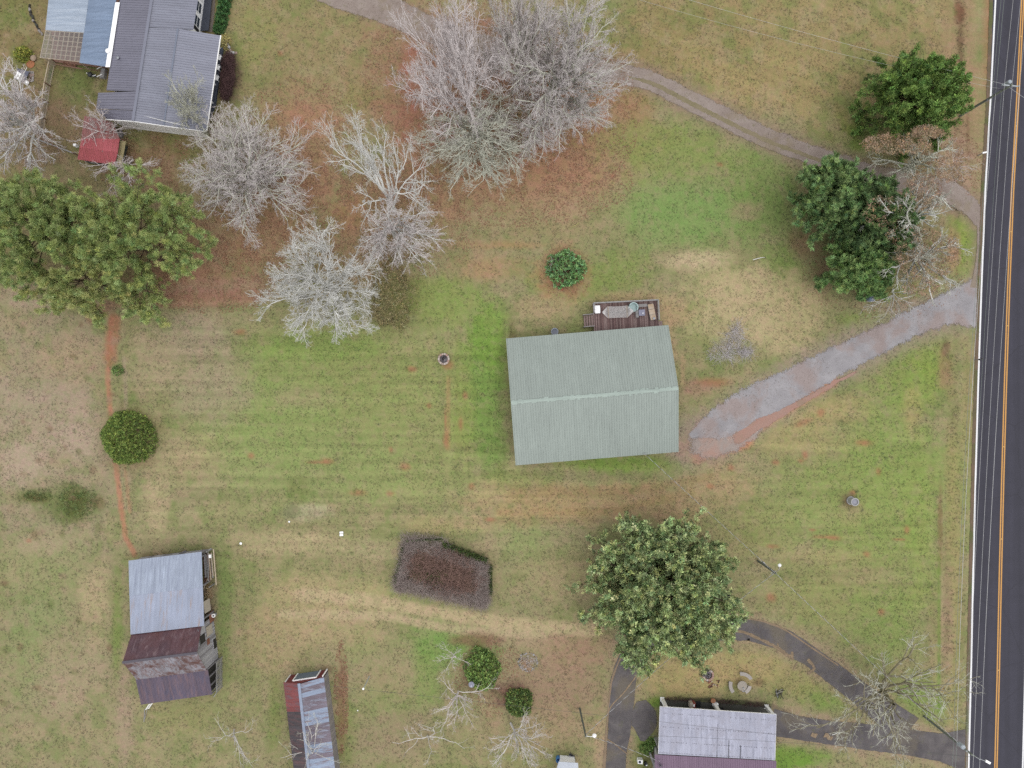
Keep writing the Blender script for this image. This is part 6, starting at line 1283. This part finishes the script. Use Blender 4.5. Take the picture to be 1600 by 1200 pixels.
    c = V(1031, 1194, 3.9); MB().lathe(c, [(.03, -.1), (.05, .3), (.0, .32)], 8).build('dish_mast', M_steel, root); d = MB(); d.lathe((0, 0, 0), [(0, .0), (.2, .02), (.34, .08)], 14)
    d.v = [(c.x+.05+x*.9+z*.3, c.y-.1+y*.5+z, c.z+.4+y*.75) for x, y, z in d.v]; d.build('satellite_dish', M_steel, root)
    return root
se_house()

# ================================================================== SMALL THINGS
UP = Vector((0, 0, 1))
# ---------------- utility poles
M_pole = mat_plain('tarred_pole_wood', C(134, 140, 124), .9, .2, 3); M_ins = mat_plain('grey_ceramic', C(206, 214, 212), .35, .06); M_tr = mat_plain('transformer_grey', C(196, 206, 208), .4, .05)
def pole(label, base, h, r=.16, group='utility poles'):
    b = Vector(W(*base, 0)); root = thing('utility_pole', label, 'utility pole', b, group); MB().tube([b, b+UP*h*.5, b+UP*h], [r, r*.88, r*.72], 12).build('pole', M_pole, root); return root, b
rA, bA = pole('tall wooden utility pole with crossarm beside the dark cedar and the road', (1500, 181), 9.6)
ax = Vector((1, -.10, 0)).normalized(); tA = bA+UP*9.3
def crossarm(root, c, d, L, mat, k=3):
    MB().bar(c-d*L/2, c+d*L/2, .10, .13).build('crossarm', mat, root); out = []
    for i in range(k):
        q = c+d*(L/2-.12)*(-1+2*i/(k-1)); MB().lathe(q+UP*.06, [(.03, 0), (.07, .06), (.05, .12), (.08, .17), (.03, .24), (0, .24)], 8).build('insulator', M_ins, root); out.append(q+UP*.28)
    return out
iA = crossarm(rA, tA, ax, 2.0, M_ins, 3)
for s in (-1, 1): MB().bar(tA+ax*s*.7-UP*.05, bA+UP*8.5, .04, .04).build('arm_brace', M_steel, rA)
q = bA+Vector((.1, .55, 8.7)); MB().lathe(q-UP*.4, [(.22, 0), (.25, .05), (.25, .75), (.2, .85), (0, .88)], 14).build('transformer', M_tr, rA); MB().bar(q, bA+UP*8.7, .06, .1).build('transformer_bracket', M_steel, rA)
MB().tube([bA+Vector((-.1, 0, 8.1)), bA+Vector((-.9, .1, 8.3)), bA+Vector((-1.3, -.3, 8.0))], .025, 5).build('service_loop', M_black, rA); MB().box(tuple(bA+Vector((-.02, -.05, 5.2))), (.4, .2, .7), .4).build('equipment_box', M_steel, rA)
rB, bB = pole('wooden utility pole with lamp arm where the asphalt drive meets the road', (1444, 1119), 9.6)
tB = bB+UP*9.3; dB = Vector((1, -.62, 0)).normalized(); iB = crossarm(rB, tB+dB*.2, dB, 2.0, M_pole, 3)
MB().lathe(bB+Vector((-.55, .5, 8.0)), [(.24, 0), (.28, .05), (.28, .85), (.2, .95), (0, .98)], 14).build('transformer', M_tr, rB); MB().bar(bB+Vector((-.55, .5, 8.5)), bB+UP*8.5, .06, .1).build('transformer_bracket', M_steel, rB)
MB().tube([bB+UP*8.8, bB+Vector((.6, -.4, 9.4)), bB+Vector((1.6, -.75, 9.6))], .04, 6).build('lamp_arm', M_steel, rB); c = bB+Vector((1.85, -.85, 9.55)); MB().box(tuple(c), (.6, .26, .16), -.5).build('lamp_head', M_white, rB)
rC, bC = pole('short service pole with lamp, standing in the lawn above the great oak', (1184, 876), 6.4, .14)
MB().tube([bC+UP*6.0, bC+Vector((.35, .45, 6.3)), bC+Vector((.5, .95, 6.3))], .03, 6).build('lamp_arm', M_steel, rC); MB().lathe(bC+Vector((.5, .98, 6.1)), [(.16, 0), (.22, .1), (.12, .25), (0, .28)], 12).build('lamp_head', M_white, rC)
MB().box(tuple(bC+Vector((.12, .1, 1.5))), (.3, .22, .6), .7).build('meter_box', M_steel, rC); MB().tube([bC+Vector((.14, .1, 1.6)), bC+Vector((.14, .1, 5.6))], .035, 6).build('conduit', M_steel, rC)
for z in (5.4, 5.8): MB().bar(bC+Vector((-.3, -.2, z)), bC+Vector((.3, .1, z)), .05, .05).build('bracket', M_ins, rC)
rD, bD = pole('slim yard-light pole with white lamp in the brown ground beside the asphalt drive', (906, 1107), 7.4, .13)
MB().tube([bD+UP*7.2, bD+Vector((.55, .02, 7.4)), bD+Vector((1.0, .05, 7.35))], .03, 6).build('lamp_arm', M_white, rD); MB().lathe(bD+Vector((1.05, .05, 7.1)), [(.2, 0), (.26, .12), (.12, .3), (0, .34)], 14).build('lamp_head', M_white, rD)
rE = thing('clothesline_post', 'short pale post standing alone in the grass beside the old shed', 'post', V(577, 1057, 0)); b = V(577, 1057, 0); MB().tube([b, b+UP*3.6], [.08, .06], 8).build('post', M_ins, rE); MB().lathe(b+UP*3.6, [(.05, 0), (.15, .05), (.12, .2), (0, .22)], 8).build('cap', M_white, rE)

# ---------------- wires
M_wire = mat_plain('pale_aluminium_wire', (.38, .38, .38, 1), .5, .05, metal=.0, pervar=0); M_wire_d = mat_plain('dark_insulated_wire', C(96, 96, 92), .7, .1, pervar=0); M_wire_g = mat_plain('grey_green_wire', C(150, 162, 148), .6, .05, pervar=0)
def catenary(a, b, sag, n=24): return [lerp(Vector(a), Vector(b), t/n)-UP*sag*4*(t/n)*(1-t/n) for t in range(n+1)]
def wire(label, a, b, sag, r=.016, mat=None, group='overhead wires along the road', n=24):
    o = MB().tube(catenary(a, b, sag, n), r, 5, False).build('overhead_wire', mat or M_wire); return tag(o, label, 'wire', group)
farN = bA+Vector((7.5, 62, 0)); farS = bB+Vector((-1.5, -62, 0))
names = ['field end of the crossarms', 'middle of the crossarms', 'outer end of the crossarms']
for i in range(3):
    wire('pale overhead wire between the two roadside poles, on the '+names[i], iA[i], iB[i], .55, .014)
    wire('pale overhead wire going off past the cedar, on the '+names[i], iA[i], iA[i]+(farN-bA), .5, .014); wire('pale overhead wire going off beyond the asphalt drive, on the '+names[i], iB[i], iB[i]+(farS-bB), .5, .014)
wire('lower grey wire just under the outermost one, over the road lane', iA[2]-UP*.3+Vector((.25, 0, 0)), iB[2]-UP*.3+Vector((.2, 0, 0)), .6, .012)
for k_, (z, dx, lab) in enumerate(((7.0, -.0, 'upper'), (6.6, -.12, 'lower'))):
    a, b = bA+Vector((-.15+dx, 0, z)), bB+Vector((-.15+dx, 0, z)); wire(lab+' of the two low communication cables strung over the road verge', a, b, 1.1, .02, M_wire_g if k_ else M_wire)
    wire(lab+' communication cable going off past the cedar', a, a+(farN-bA), .9, .02, M_wire_g); wire(lab+' communication cable going off beyond the asphalt drive', b, b+(farS-bB), .9, .02, M_wire_g)
wire('green-tinged wire low over the grass strip by the white edge line', bA+Vector((.15, 0, 7.6)), bB+Vector((.4, 0, 7.9)), .8, .014, M_wire_g)
G2 = 'wires crossing the hay field'
wire('thin pale wire crossing the hay field, the upper of two', iA[0]+Vector((.1, 0, -.1)), V(1010, -20, 8.6), .5, .012, M_wire, G2); wire('thin pale wire crossing the hay field, the lower of two', bA+Vector((-.5, .1, 8.2)), V(1000, 0, 7.2), .9, .010, M_wire, G2)
wire('wire running from the cedar-side pole across the road', bA+UP*9.0, V(1690, 205, 9.0), .3, .014, M_wire, G2)
def twisted(label, a, b, sag, pitch=1.1):
    r = thing('service_cable', label, 'cable', (Vector(a)+Vector(b))/2, 'twisted service cables'); n = max(12, int((Vector(b)-Vector(a)).length/.22)); c = catenary(a, b, sag, n); d = (Vector(b)-Vector(a)).normalized(); s = Vector((-d.y, d.x, 0)).normalized(); L = (Vector(b)-Vector(a)).length
    for ph, m, nm in ((0, M_wire, 'bare_strand'), (math.pi, M_wire_d, 'black_strand')):
        MB().tube([p+s*.022*math.cos(2*math.pi*L*i/n/pitch+ph)+UP*.022*math.sin(2*math.pi*L*i/n/pitch+ph) for i, p in enumerate(c)], .017, 5, False).build(nm, m, r)
hM = V(1007, 709, 3.45)
twisted('twisted service cable from the lawn pole to the eave of the green roof', bC+UP*6.2, hM, .35); twisted('twisted service cable from the roadside pole to the lawn pole', bB+UP*8.4, bC+UP*6.25, .8)
twisted('twisted service cable from the lawn pole to the slim yard-light pole', bC+Vector((-.1, -.1, 5.9)), bD+UP*7.0, 1.0); twisted('twisted service cable from the yard-light pole to the mauve roof', bD+UP*7.0, V(1031, 1190, 4.0), .4)
wire('dark wire from the yard-light pole to the post beside the old shed', bD+UP*6.6, b+UP*3.5, .8, .014, M_wire_d, 'dark yard wires'); wire('dark wire from the post to the roof of the old shed', b+UP*3.5, V(518, 1072, 2.8), .2, .014, M_wire_d, 'dark yard wires')

# ---------------- mailboxes
def mailbox(label, px, py, mat, rot=0):
    p = V(px, py, 0); r = thing('mailbox', label, 'mailbox', p, 'roadside mailboxes'); MB().bar(p, p+UP*1.05, .1, .1).build('post', M_wood, r)
    m = MB(); n = 8; L = .52; ca, sa = math.cos(rot), math.sin(rot); prof = [(-.1, 0), (.1, 0), (.1, .14)]+[(.1*math.cos(t*math.pi/n), .14+.1*math.sin(t*math.pi/n)) for t in range(1, n)]+[(-.1, .14)]
    m.prism([(p.x+L*.6*ca-y*sa, p.y+L*.6*sa+y*ca, 1.05+z) for y, z in prof], (-L*ca, -L*sa, 0)); m.build('box', mat, r); MB().bar((p.x+L*.3*ca-.13*sa, p.y+L*.3*sa+.13*ca, 1.2), (p.x+L*.3*ca-.13*sa, p.y+L*.3*sa+.13*ca, 1.42), .02, .05).build('flag', M_rust, r)
mailbox('white mailbox at the roadside where the farm track comes out', 1528, 243, M_white, .2); mailbox('black mailbox on a post beside the white road edge line', 1523, 562, M_black, .1)

# ---------------- concrete well rings
p = V(1329, 782, 0); r = thing('concrete_planter', 'pale concrete ring planter like a stump, alone on the lawn near the road', 'planter', p); M_conc = mat_plain('pale_concrete', C(196, 196, 190), .9, .1, 5)
MB().lathe(p, [(.50, 0), (.56, .08), (.54, .16), (.46, .2), (.46, 1.05), (.52, 1.12), (.52, 1.22), (.40, 1.22), (.38, 1.08), (0, 1.08)], 26).build('ring', M_conc, r); MB().lathe(p+UP*1.085, [(.37, 0), (.2, .02), (0, .03)], 20).build('top_slab', mat_plain('grey_slab', C(172, 172, 178), .8, .08), r)

# ---------------- fire pits: separate blocks in a ring
def fire_pit(label, px, py, r0, r1, n, h, mats, seed, ashc):
    p = V(px, py, 0); root = thing('fire_pit', label, 'fire pit', p, 'round fire pits'); rd = random.Random(seed)
    for lay in range(2):
        for i in range(n):
            a0 = 2*math.pi*(i+lay*.5)/n; da = 2*math.pi/n; d = rd.uniform(-.012, .012); MB().arc((p.x, p.y), r0+d, r1+d, a0+.025, a0+da-.025, lay*h/2+.003, (lay+1)*h/2-.004, 2).build('block', rd.choice(mats), root)
    MB().lathe(p+UP*.05, [(r0-.02, 0), (r0*.5, .03), (0, .05)], 18).build('ash_bed', ashc, root)
    for i in range(7):
        a = rd.uniform(0, 3.14); c = p+Vector((rd.uniform(-.2, .2), rd.uniform(-.2, .2), .14+.03*i)); d = Vector((math.cos(a), math.sin(a), .1))*rd.uniform(.15, .3); MB().tube([c-d, c+d], .035, 6).build('log', rd.choice([M_dark, M_wood, M_dark]), root)
blk = [mat_plain('tan_block', C(196, 176, 158), .9, .1), mat_plain('pinkish_block', C(196, 160, 142), .9, .1), mat_plain('pale_block', C(212, 198, 184), .9, .08)]; ash = mat_plain('ash_and_char', C(84, 78, 80), .95, .3, 6, c2=C(150, 142, 142))
fire_pit('round fire pit of tan blocks alone on the green back lawn', 693.5, 561, .52, .76, 14, .3, blk, 1, ash); fire_pit('round fire pit of pinkish blocks near the great oak and the curved benches', 1106, 1054, .50, .74, 14, .3, blk, 2, mat_plain('pale_ash', C(150, 140, 146), .95, .2, 6))
r = thing('firewood', 'few split logs and offcuts scattered below the pinkish fire pit', 'firewood', V(1118, 1066, 0)); rd = random.Random(5)
for i in range(14):
    c = V(1110+rd.uniform(-3, 14), 1066+rd.uniform(-6, 8), .06); a = rd.uniform(0, 3.14); d = Vector((math.cos(a), math.sin(a), 0))*rd.uniform(.12, .28); MB().bar(c-d, c+d, .09, .08).build('log', rd.choice([M_wood2, M_rust, M_brownd, M_dark]), r)

# ---------------- concrete garden table and curved benches
tp = V(1157, 1068, 0); r = thing('garden_table', 'round pale stone garden table between three curved benches', 'table', tp); MB().lathe(tp+UP*.66, [(.58, 0), (.63, .03), (.63, .09), (.58, .11), (0, .11)], 28).build('tabletop', mat_plain('stained_cast_stone', C(190, 180, 162), .85, .12, 3), r); MB().lathe(tp, [(.3, 0), (.3, .06), (.14, .14), (.12, .5), (.24, .66)], 16).build('pedestal', M_conc, r)
bs = mat_plain('pale_cast_stone', C(196, 188, 176), .85, .1, 4)
for a0, a1, lab in ((30, 98, 'curved pale stone bench on the house-far side of the round table, near the big oak'), (163, 222, 'curved pale stone bench between the pinkish fire pit and the round table'), (-62, -8, 'curved pale stone bench at the round table, half behind the bird bath')):
    c = tp+Vector((0, 0, 0)); m_ = math.radians((a0+a1)/2); q = c+Vector((math.cos(m_), math.sin(m_), 0))*1.25; r = thing('curved_bench', lab, 'bench', q, 'curved stone benches')
    MB().arc((c.x, c.y), 1.05+(.15 if a0 > 0 else -.2), 1.5+(.15 if a0 > 0 else -.2), math.radians(a0), math.radians(a1), .38, .46, 9).build('seat', bs, r)
    for aa in (a0+10, a1-10): a_ = math.radians(aa); rr_ = 1.27+(.15 if a0 > 0 else -.2); MB().box((c.x+rr_*math.cos(a_), c.y+rr_*math.sin(a_), .19), (.34, .14, .38), a_).build('leg', bs, r)
p = V(1161, 1076, 0); r = thing('bird_bath', 'small pale bird bath with leaning column against the round garden table', 'bird bath', p); MB().tube([p+Vector((-.25, .45, .9)), p+Vector((0, .1, .45))], [.1, .14], 10).build('column', M_conc, r); MB().lathe(p+UP*.1, [(.16, 0), (.3, .12), (.32, .2), (.27, .18), (.1, .12), (0, .11)], 18).build('bowl', M_conc, r)
r = thing('burnt_pile', 'dark charred metal scraps and sticks on the grass beside the asphalt drive', 'burn pile', V(1218, 1083, 0)); rd = random.Random(9)
for i in range(16): c = V(1218+rd.uniform(-5, 5), 1083+rd.uniform(-5, 5), rd.uniform(.05, .3)); a = rd.uniform(0, 6.28); d = Vector((math.cos(a), math.sin(a), rd.uniform(-.2, .3)))*rd.uniform(.15, .5); MB().bar(c-d, c+d, .06, .04).build('scrap', rd.choice([M_dark, M_steel, M_wood, M_black]), r)

# ---------------- porch things at the south-east house
p = V(1080, 1098, .12); r = thing('patio_cabinet', 'low cabinet with one cream and one red top on the shaded patio', 'cabinet', p); MB().box((p.x-.18, p.y, .55), (.38, .72, .86)).build('cream_box', M_tan, r); MB().box((p.x+.2, p.y-.02, .50), (.34, .66, .76)).build('red_box', mat_plain('brick_red_paint', C(176, 92, 80), .7, .1), r); MB().box((p.x+.15, p.y-.02, .92), (.2, .3, .06)).build('tray', M_white, r)
o = MB().box((V(1091, 1100, .12).x, V(1091, 1100, .12).y, .15), (.55, .75, .05), -.1).build('door_mat', M_black); tag(o, 'black mat on the patio beside the red and cream cabinet', 'mat')
p = V(1113, 1093, 0); r = thing('terracotta_pot', 'orange terracotta planter at the middle white porch post', 'pot', p); MB().lathe(p, [(.2, 0), (.28, .35), (.32, .37), (.32, .42), (.24, .40), (0, .36)], 16).build('pot', mat_plain('orange_terracotta', C(196, 136, 96), .8, .1), r)
p = V(1119, 1098, 0); o = MB().lathe((p.x, p.y, .12), [(.14, 0), (.17, .3), (.14, .45), (0, .46)], 12).build('white_jug', M_white); tag(o, 'small white jug beside the orange terracotta planter', 'jug')
p = V(1126, 1107, .12); r = thing('black_chair', 'black metal chair tucked under the edge of the white porch roof', 'chair', p)
MB().box((p.x, p.y, .55), (.5, .45, .05), .3).build('seat', M_black, r); MB().box((p.x+.25, p.y-.05, .85), (.05, .45, .55), .3).build('backrest', M_black, r)
for sx in (-.2, .2):
    for sy in (-.18, .18): MB().bar((p.x+sx, p.y+sy, .12), (p.x+sx, p.y+sy, .53), .04, .04).build('leg', M_black, r)
twig_mass('shrub_row', 'row of dark dead-looking edging plants along the front of the white-roofed porch', [(1060, 1092, 26, 4, .35, .3), (1130, 1096, 24, 4, .3, .3), (1180, 1100, 22, 4, .35, .3)], 420, .4, M_barb, 'plants', seed=87, L=(.15, .4), r=.014, rise=.8)
for x, y, s_ in ((1012, 1168, 14), (1018, 1160, 8)): bush('low_shrub', 'low green garden shrub beside the bump-out of the white-roofed house, the %s one' % ('larger' if s_ > 10 else 'smaller'), x, y, s_, s_*.8, .7, int(x), (66, 104, 40), (124, 146, 72), n=240, n_per=8, rad=.15, L=.14, wd=.06, stems=False, lump=.5)
p = V(999, 1186, 0); r = thing('air_conditioner', 'white outdoor air conditioner with dark fan beside the mauve roof', 'air conditioner', p); MB().box((p.x, p.y, .38), (.62, .5, .74), -.1).build('case', M_white, r); MB().lathe((p.x-.08, p.y, .752), [(.17, 0), (.17, .015), (.05, .03), (0, .03)], 14).build('fan', mat_plain('dark_blue_fan', C(54, 62, 96), .5, .1), r)
p = V(1008, 1191, 0); r = thing('black_bin', 'black bin with a white item beside the outdoor air conditioner', 'bin', p); MB().lathe(p, [(.2, 0), (.25, .5), (.27, .52), (.2, .5), (0, .42)], 12).build('body', M_black, r); MB().box((p.x+.1, p.y-.12, .52), (.22, .12, .05), .5).build('white_item', M_white, r)
p = V(872, 1183, 0); r = thing('blue_barrel', 'bright blue open barrel in the bottom yard', 'barrel', p); mbl = mat_plain('bright_blue_plastic', C(88, 156, 220), .4, .08); MB().lathe(p, [(.26, 0), (.33, .3), (.31, .85), (.34, .88), (.30, .88), (.27, .5), (0, .45)], 18).build('body', mbl, r); MB().lathe(p+UP*.46, [(.2, 0), (.1, .05), (0, .06)], 10).build('water', mat_plain('blue_shadow_water', C(40, 70, 120), .2, .1), r)
twig_mass('debris_heap', 'small heap of dark grey-blue sticks beside the blue barrel', [(893, 1183, 5, 6, 1, .3)], 90, .3, mat_bark('blue_grey_sticks', C(96, 102, 118), C(66, 70, 84)), 'debris', seed=88, L=(.2, .5), r=.02, rise=.3)
p = V(886, 1210, 2.2); r = thing('small_shed', 'small pale metal-roofed shed cut off by the bottom edge of the picture', 'shed', V(886, 1200, 0)); mps = mat_metal_roof('pale_shed_roof', C(196, 202, 206), var=.04)
sheet_roof(r, 'roof_sheet', V(903, 1192, 2.2), V(873, 1190, 2.2), V(862, 1225, 2.5), V(906, 1227, 2.5), .66, mps, 4, .02, .03, 61); wallbox(r, 'wall', [V(874, 1215, 2.3), V(902, 1216, 2.3), V(900, 1196, 2.3), V(876, 1195, 2.3)], 0, 2.15, M_white, .08)
p = V(737, 1065, 0); r = thing('lamp_post', 'pale conical lamp shade on a post beside the round evergreen bush', 'lamp', V(738, 1059, 0)); p = V(738, 1059, 0); MB().tube([p, p+UP*2.2], .05, 8).build('post', M_steel, r); MB().lathe(p+UP*2.1, [(.38, 0), (.36, .04), (.12, .5), (0, .55)], 16).build('lamp_shade', mat_plain('pale_lilac_shade', C(196, 196, 212), .6, .06), r)
# ---------------- garden stones, pads and scraps round the grey house
r = thing('cooler_platform', 'square dark grey deck pad with a white box on it', 'platform', V(34, 121, 0)); boards(r, 'board', (V(23, 124, .3), V(39, 129, .3), V(46, 112, .3), V(28, 107, .3)), .16, mat_plain('slate_board', C(112, 114, 128), .8, .1), .012, .05, None, 2)
for q_ in ((24, 123), (39, 128), (45, 113), (29, 108)): c = V(*q_, 0); MB().bar(c, c+UP*.27, .1, .1).build('leg', M_wood, r)
p = V(31, 120, .35); r = thing('cool_box', 'white cool box lying on the square dark grey pad', 'cool box', p); MB().box((p.x, p.y, .52), (.55, .85, .34), -.5).build('body', M_white, r); MB().box((p.x, p.y, .72), (.59, .89, .06), -.5).build('lid', M_white, r); MB().box((p.x, p.y, .765), (.06, .3, .02), -.5).build('handle', M_steel, r)
o = MB().lathe(V(43, 130, 0), [(.2, 0), (.3, .15), (.22, .34), (0, .38)], 12).build('white_sack', M_white); tag(o, 'rounded white sack beside the grey pad and stone paving', 'sack')
rd = random.Random(7); r = thing('stone_paving', 'patch of flat pinkish garden stones beside the square grey pad', 'paving', V(49, 121, 0)); msl = [M_stone, mat_plain('pinkish_field_stone', C(172, 150, 136), .9, .15, 4)]
for i in range(4):
    for j in range(3):
        c = V(46.5+j*2.6+rd.uniform(-.6, .6), 113+i*4.4+rd.uniform(-1, 1), 0); n_ = 6; MB().prism([(c.x+.16*rd.uniform(.7, 1.2)*math.cos(t*6.283/n_), c.y+.2*rd.uniform(.7, 1.2)*math.sin(t*6.283/n_), .0) for t in range(n_)][::1], (0, 0, .07)).build('stone', rd.choice(msl), r)
o = MB().lathe(V(54, 92, 0), [(.2, 0), (.36, .1), (.38, .3), (.2, .42), (0, .44)], 12).build('garden_rock', mat_plain('tan_rock', C(196, 172, 144), .9, .15, 4)); tag(o, 'rounded tan rock next to the yellow-green bush', 'rock')
o = MB().lathe(V(48, 100, 0), [(.5, 0), (.55, .06), (.3, .14), (0, .16)], 12).build('leaf_pile', mat_plain('orange_leaf_pile', C(184, 122, 82), .95, .3, 6)); tag(o, 'low heap of orange leaves below the yellow-green bush', 'leaf pile')
r = thing('stone_edging', 'curved row of dark stones edging the bed beside the blue carport', 'edging', V(52, 35, 0))
for i in range(24):
    t = i/23; x, y = 46+20*t**1.6, 8+46*t; c = V(x+rd.uniform(-.8, .8), y+rd.uniform(-.6, .6), 0); s_ = rd.uniform(.10, .2); MB().lathe(c, [(s_, 0), (s_*1.1, s_*.5), (s_*.6, s_*1.1), (0, s_*1.2)], 6).build('stone', rd.choice([M_stone, M_dark, mat_plain('brown_stone', C(118, 98, 84), .9, .2) if i == 0 else M_dark, M_slab]), r)
r = thing('stone_edging', 'short row of pale stones at the porch corner of the grey house', 'edging', V(362, 80, 0))
for i, (x, y) in enumerate(((356, 70), (358, 74), (360, 79), (362, 82), (365, 83), (369, 83), (359, 84), (356, 86))): c = V(x, y, 0); s_ = rd.uniform(.12, .24); MB().lathe(c, [(s_, 0), (s_*1.1, s_*.5), (s_*.6, s_*1.1), (0, s_*1.2)], 7).build('stone', [M_stone, M_conc, msl[1]][i % 3], r)
r = thing('stone_ring', 'ring of small stones round the dry flower bed in the brown ground', 'edging', V(825, 1034, 0))
for i in range(26): a = i*2*math.pi/26; c = V(825+14*math.cos(a)+rd.uniform(-1, 1), 1034+14*math.sin(a)+rd.uniform(-1, 1), 0); s_ = rd.uniform(.06, .13); MB().lathe(c, [(s_, 0), (s_*1.1, s_*.5), (0, s_*1.1)], 6).build('stone', [M_stone, M_conc, M_slab][i % 3], r)
# utility lids and scraps on the back lawn
r = thing('concrete_cover', 'pair of small white concrete lids side by side on the lawn', 'cover', V(533.5, 834, 0))
for yy in (832, 836): c = V(533.5, yy, .05); MB().box(tuple(c), (.46, .24, .1), .05).build('lid', M_white, r)
for px, py, lab, sz in ((452, 815, 'small round white ball on the pale straw patch of the back lawn', .12), (376.5, 849, 'scrap of white paper on the grass above the barn', .16), (559, 1110, 'tiny white scrap in the leaves beside the old shed', .08)):
    o = MB().lathe(V(px, py, 0), [(sz, 0), (sz*1.1, sz*.6), (sz*.5, sz*1.2), (0, sz*1.3)], 8).build('white_scrap' if 'ball' not in lab else 'ball', M_white); tag(o, lab, 'ball' if 'ball' in lab else 'litter')
o = MB().lathe(V(878, 452, 0), [(.08, 0), (.13, .06), (.12, .16), (0, .22)], 10).build('red_ball', mat_plain('red_plastic', C(206, 60, 54), .4, .05)); tag(o, 'small red ball at the foot of the leafy green shrub', 'ball')
p = V(1358, 467, 0); r = thing('blue_grey_barrel', 'blue-grey barrel half hidden under the evergreens by the gravel drive', 'barrel', p); MB().lathe(p, [(.38, 0), (.45, .3), (.42, .9), (.3, 1.0), (0, 1.02)], 16).build('body', mat_plain('blue_grey_metal', C(132, 150, 172), .5, .1), r); MB().lathe(p+Vector((.15, .1, 1.0)), [(.08, 0), (.08, .06), (0, .07)], 8).build('bung', M_white, r)
p = V(778, 98, 0); r = thing('wire_table', 'small white-framed wire table under the bare tree cluster', 'table', p)
for a_, b2 in (((773, 92), (783, 91)), ((783, 91), (784, 104)), ((784, 104), (774, 105)), ((774, 105), (773, 92))): MB().bar(V(*a_, .7), V(*b2, .7), .07, .05).build('frame_bar', M_white, r)
for q_ in ((773, 92), (783, 91), (784, 104), (774, 105)): c = V(*q_, 0); MB().bar(c, c+UP*.68, .06, .06).build('leg', M_white, r)
m = MB()
for i in range(1, 5): m.bar(V(773+i*2.1, 92, .69), V(774+i*2.1, 104.5, .69), .02, .02); m.bar(V(773.2, 92+i*2.5, .69), V(783.8, 91+i*2.5, .69), .02, .02)
m.build('wire_top', M_steel, r)
o = MB().tube([V(893, 356, .06), V(905, 348, .08)], .03, 6).build('yellow_stick', mat_plain('yellow_stick_wood', C(206, 200, 120), .8, .05)); tag(o, 'thin yellow stick lying on the grass above the leafy green shrub', 'stick')
# a few dead limbs lying in the leaf litter and brush at field edges
rd = random.Random(12)
for i, (x, y, L_, a, lab) in enumerate(((1186, 404, 1.6, .2, 'pale fallen limb lying on the dry grass below the evergreens'), (215, 265, 1.2, .5, 'short tan stick on the leaves below the red shed'), (1306, 1147, 1.0, .2, 'pale stick lying on the asphalt drive by the porch'))):
    c = V(x, y, .08); d = Vector((math.cos(a), math.sin(a), 0))*L_/2; o = MB().tube([c-d, c+d*.2+Vector((.05, .08, 0)), c+d], [.05, .04, .02], 6).build('fallen_branch', M_bark_pale); tag(o, lab, 'branch')
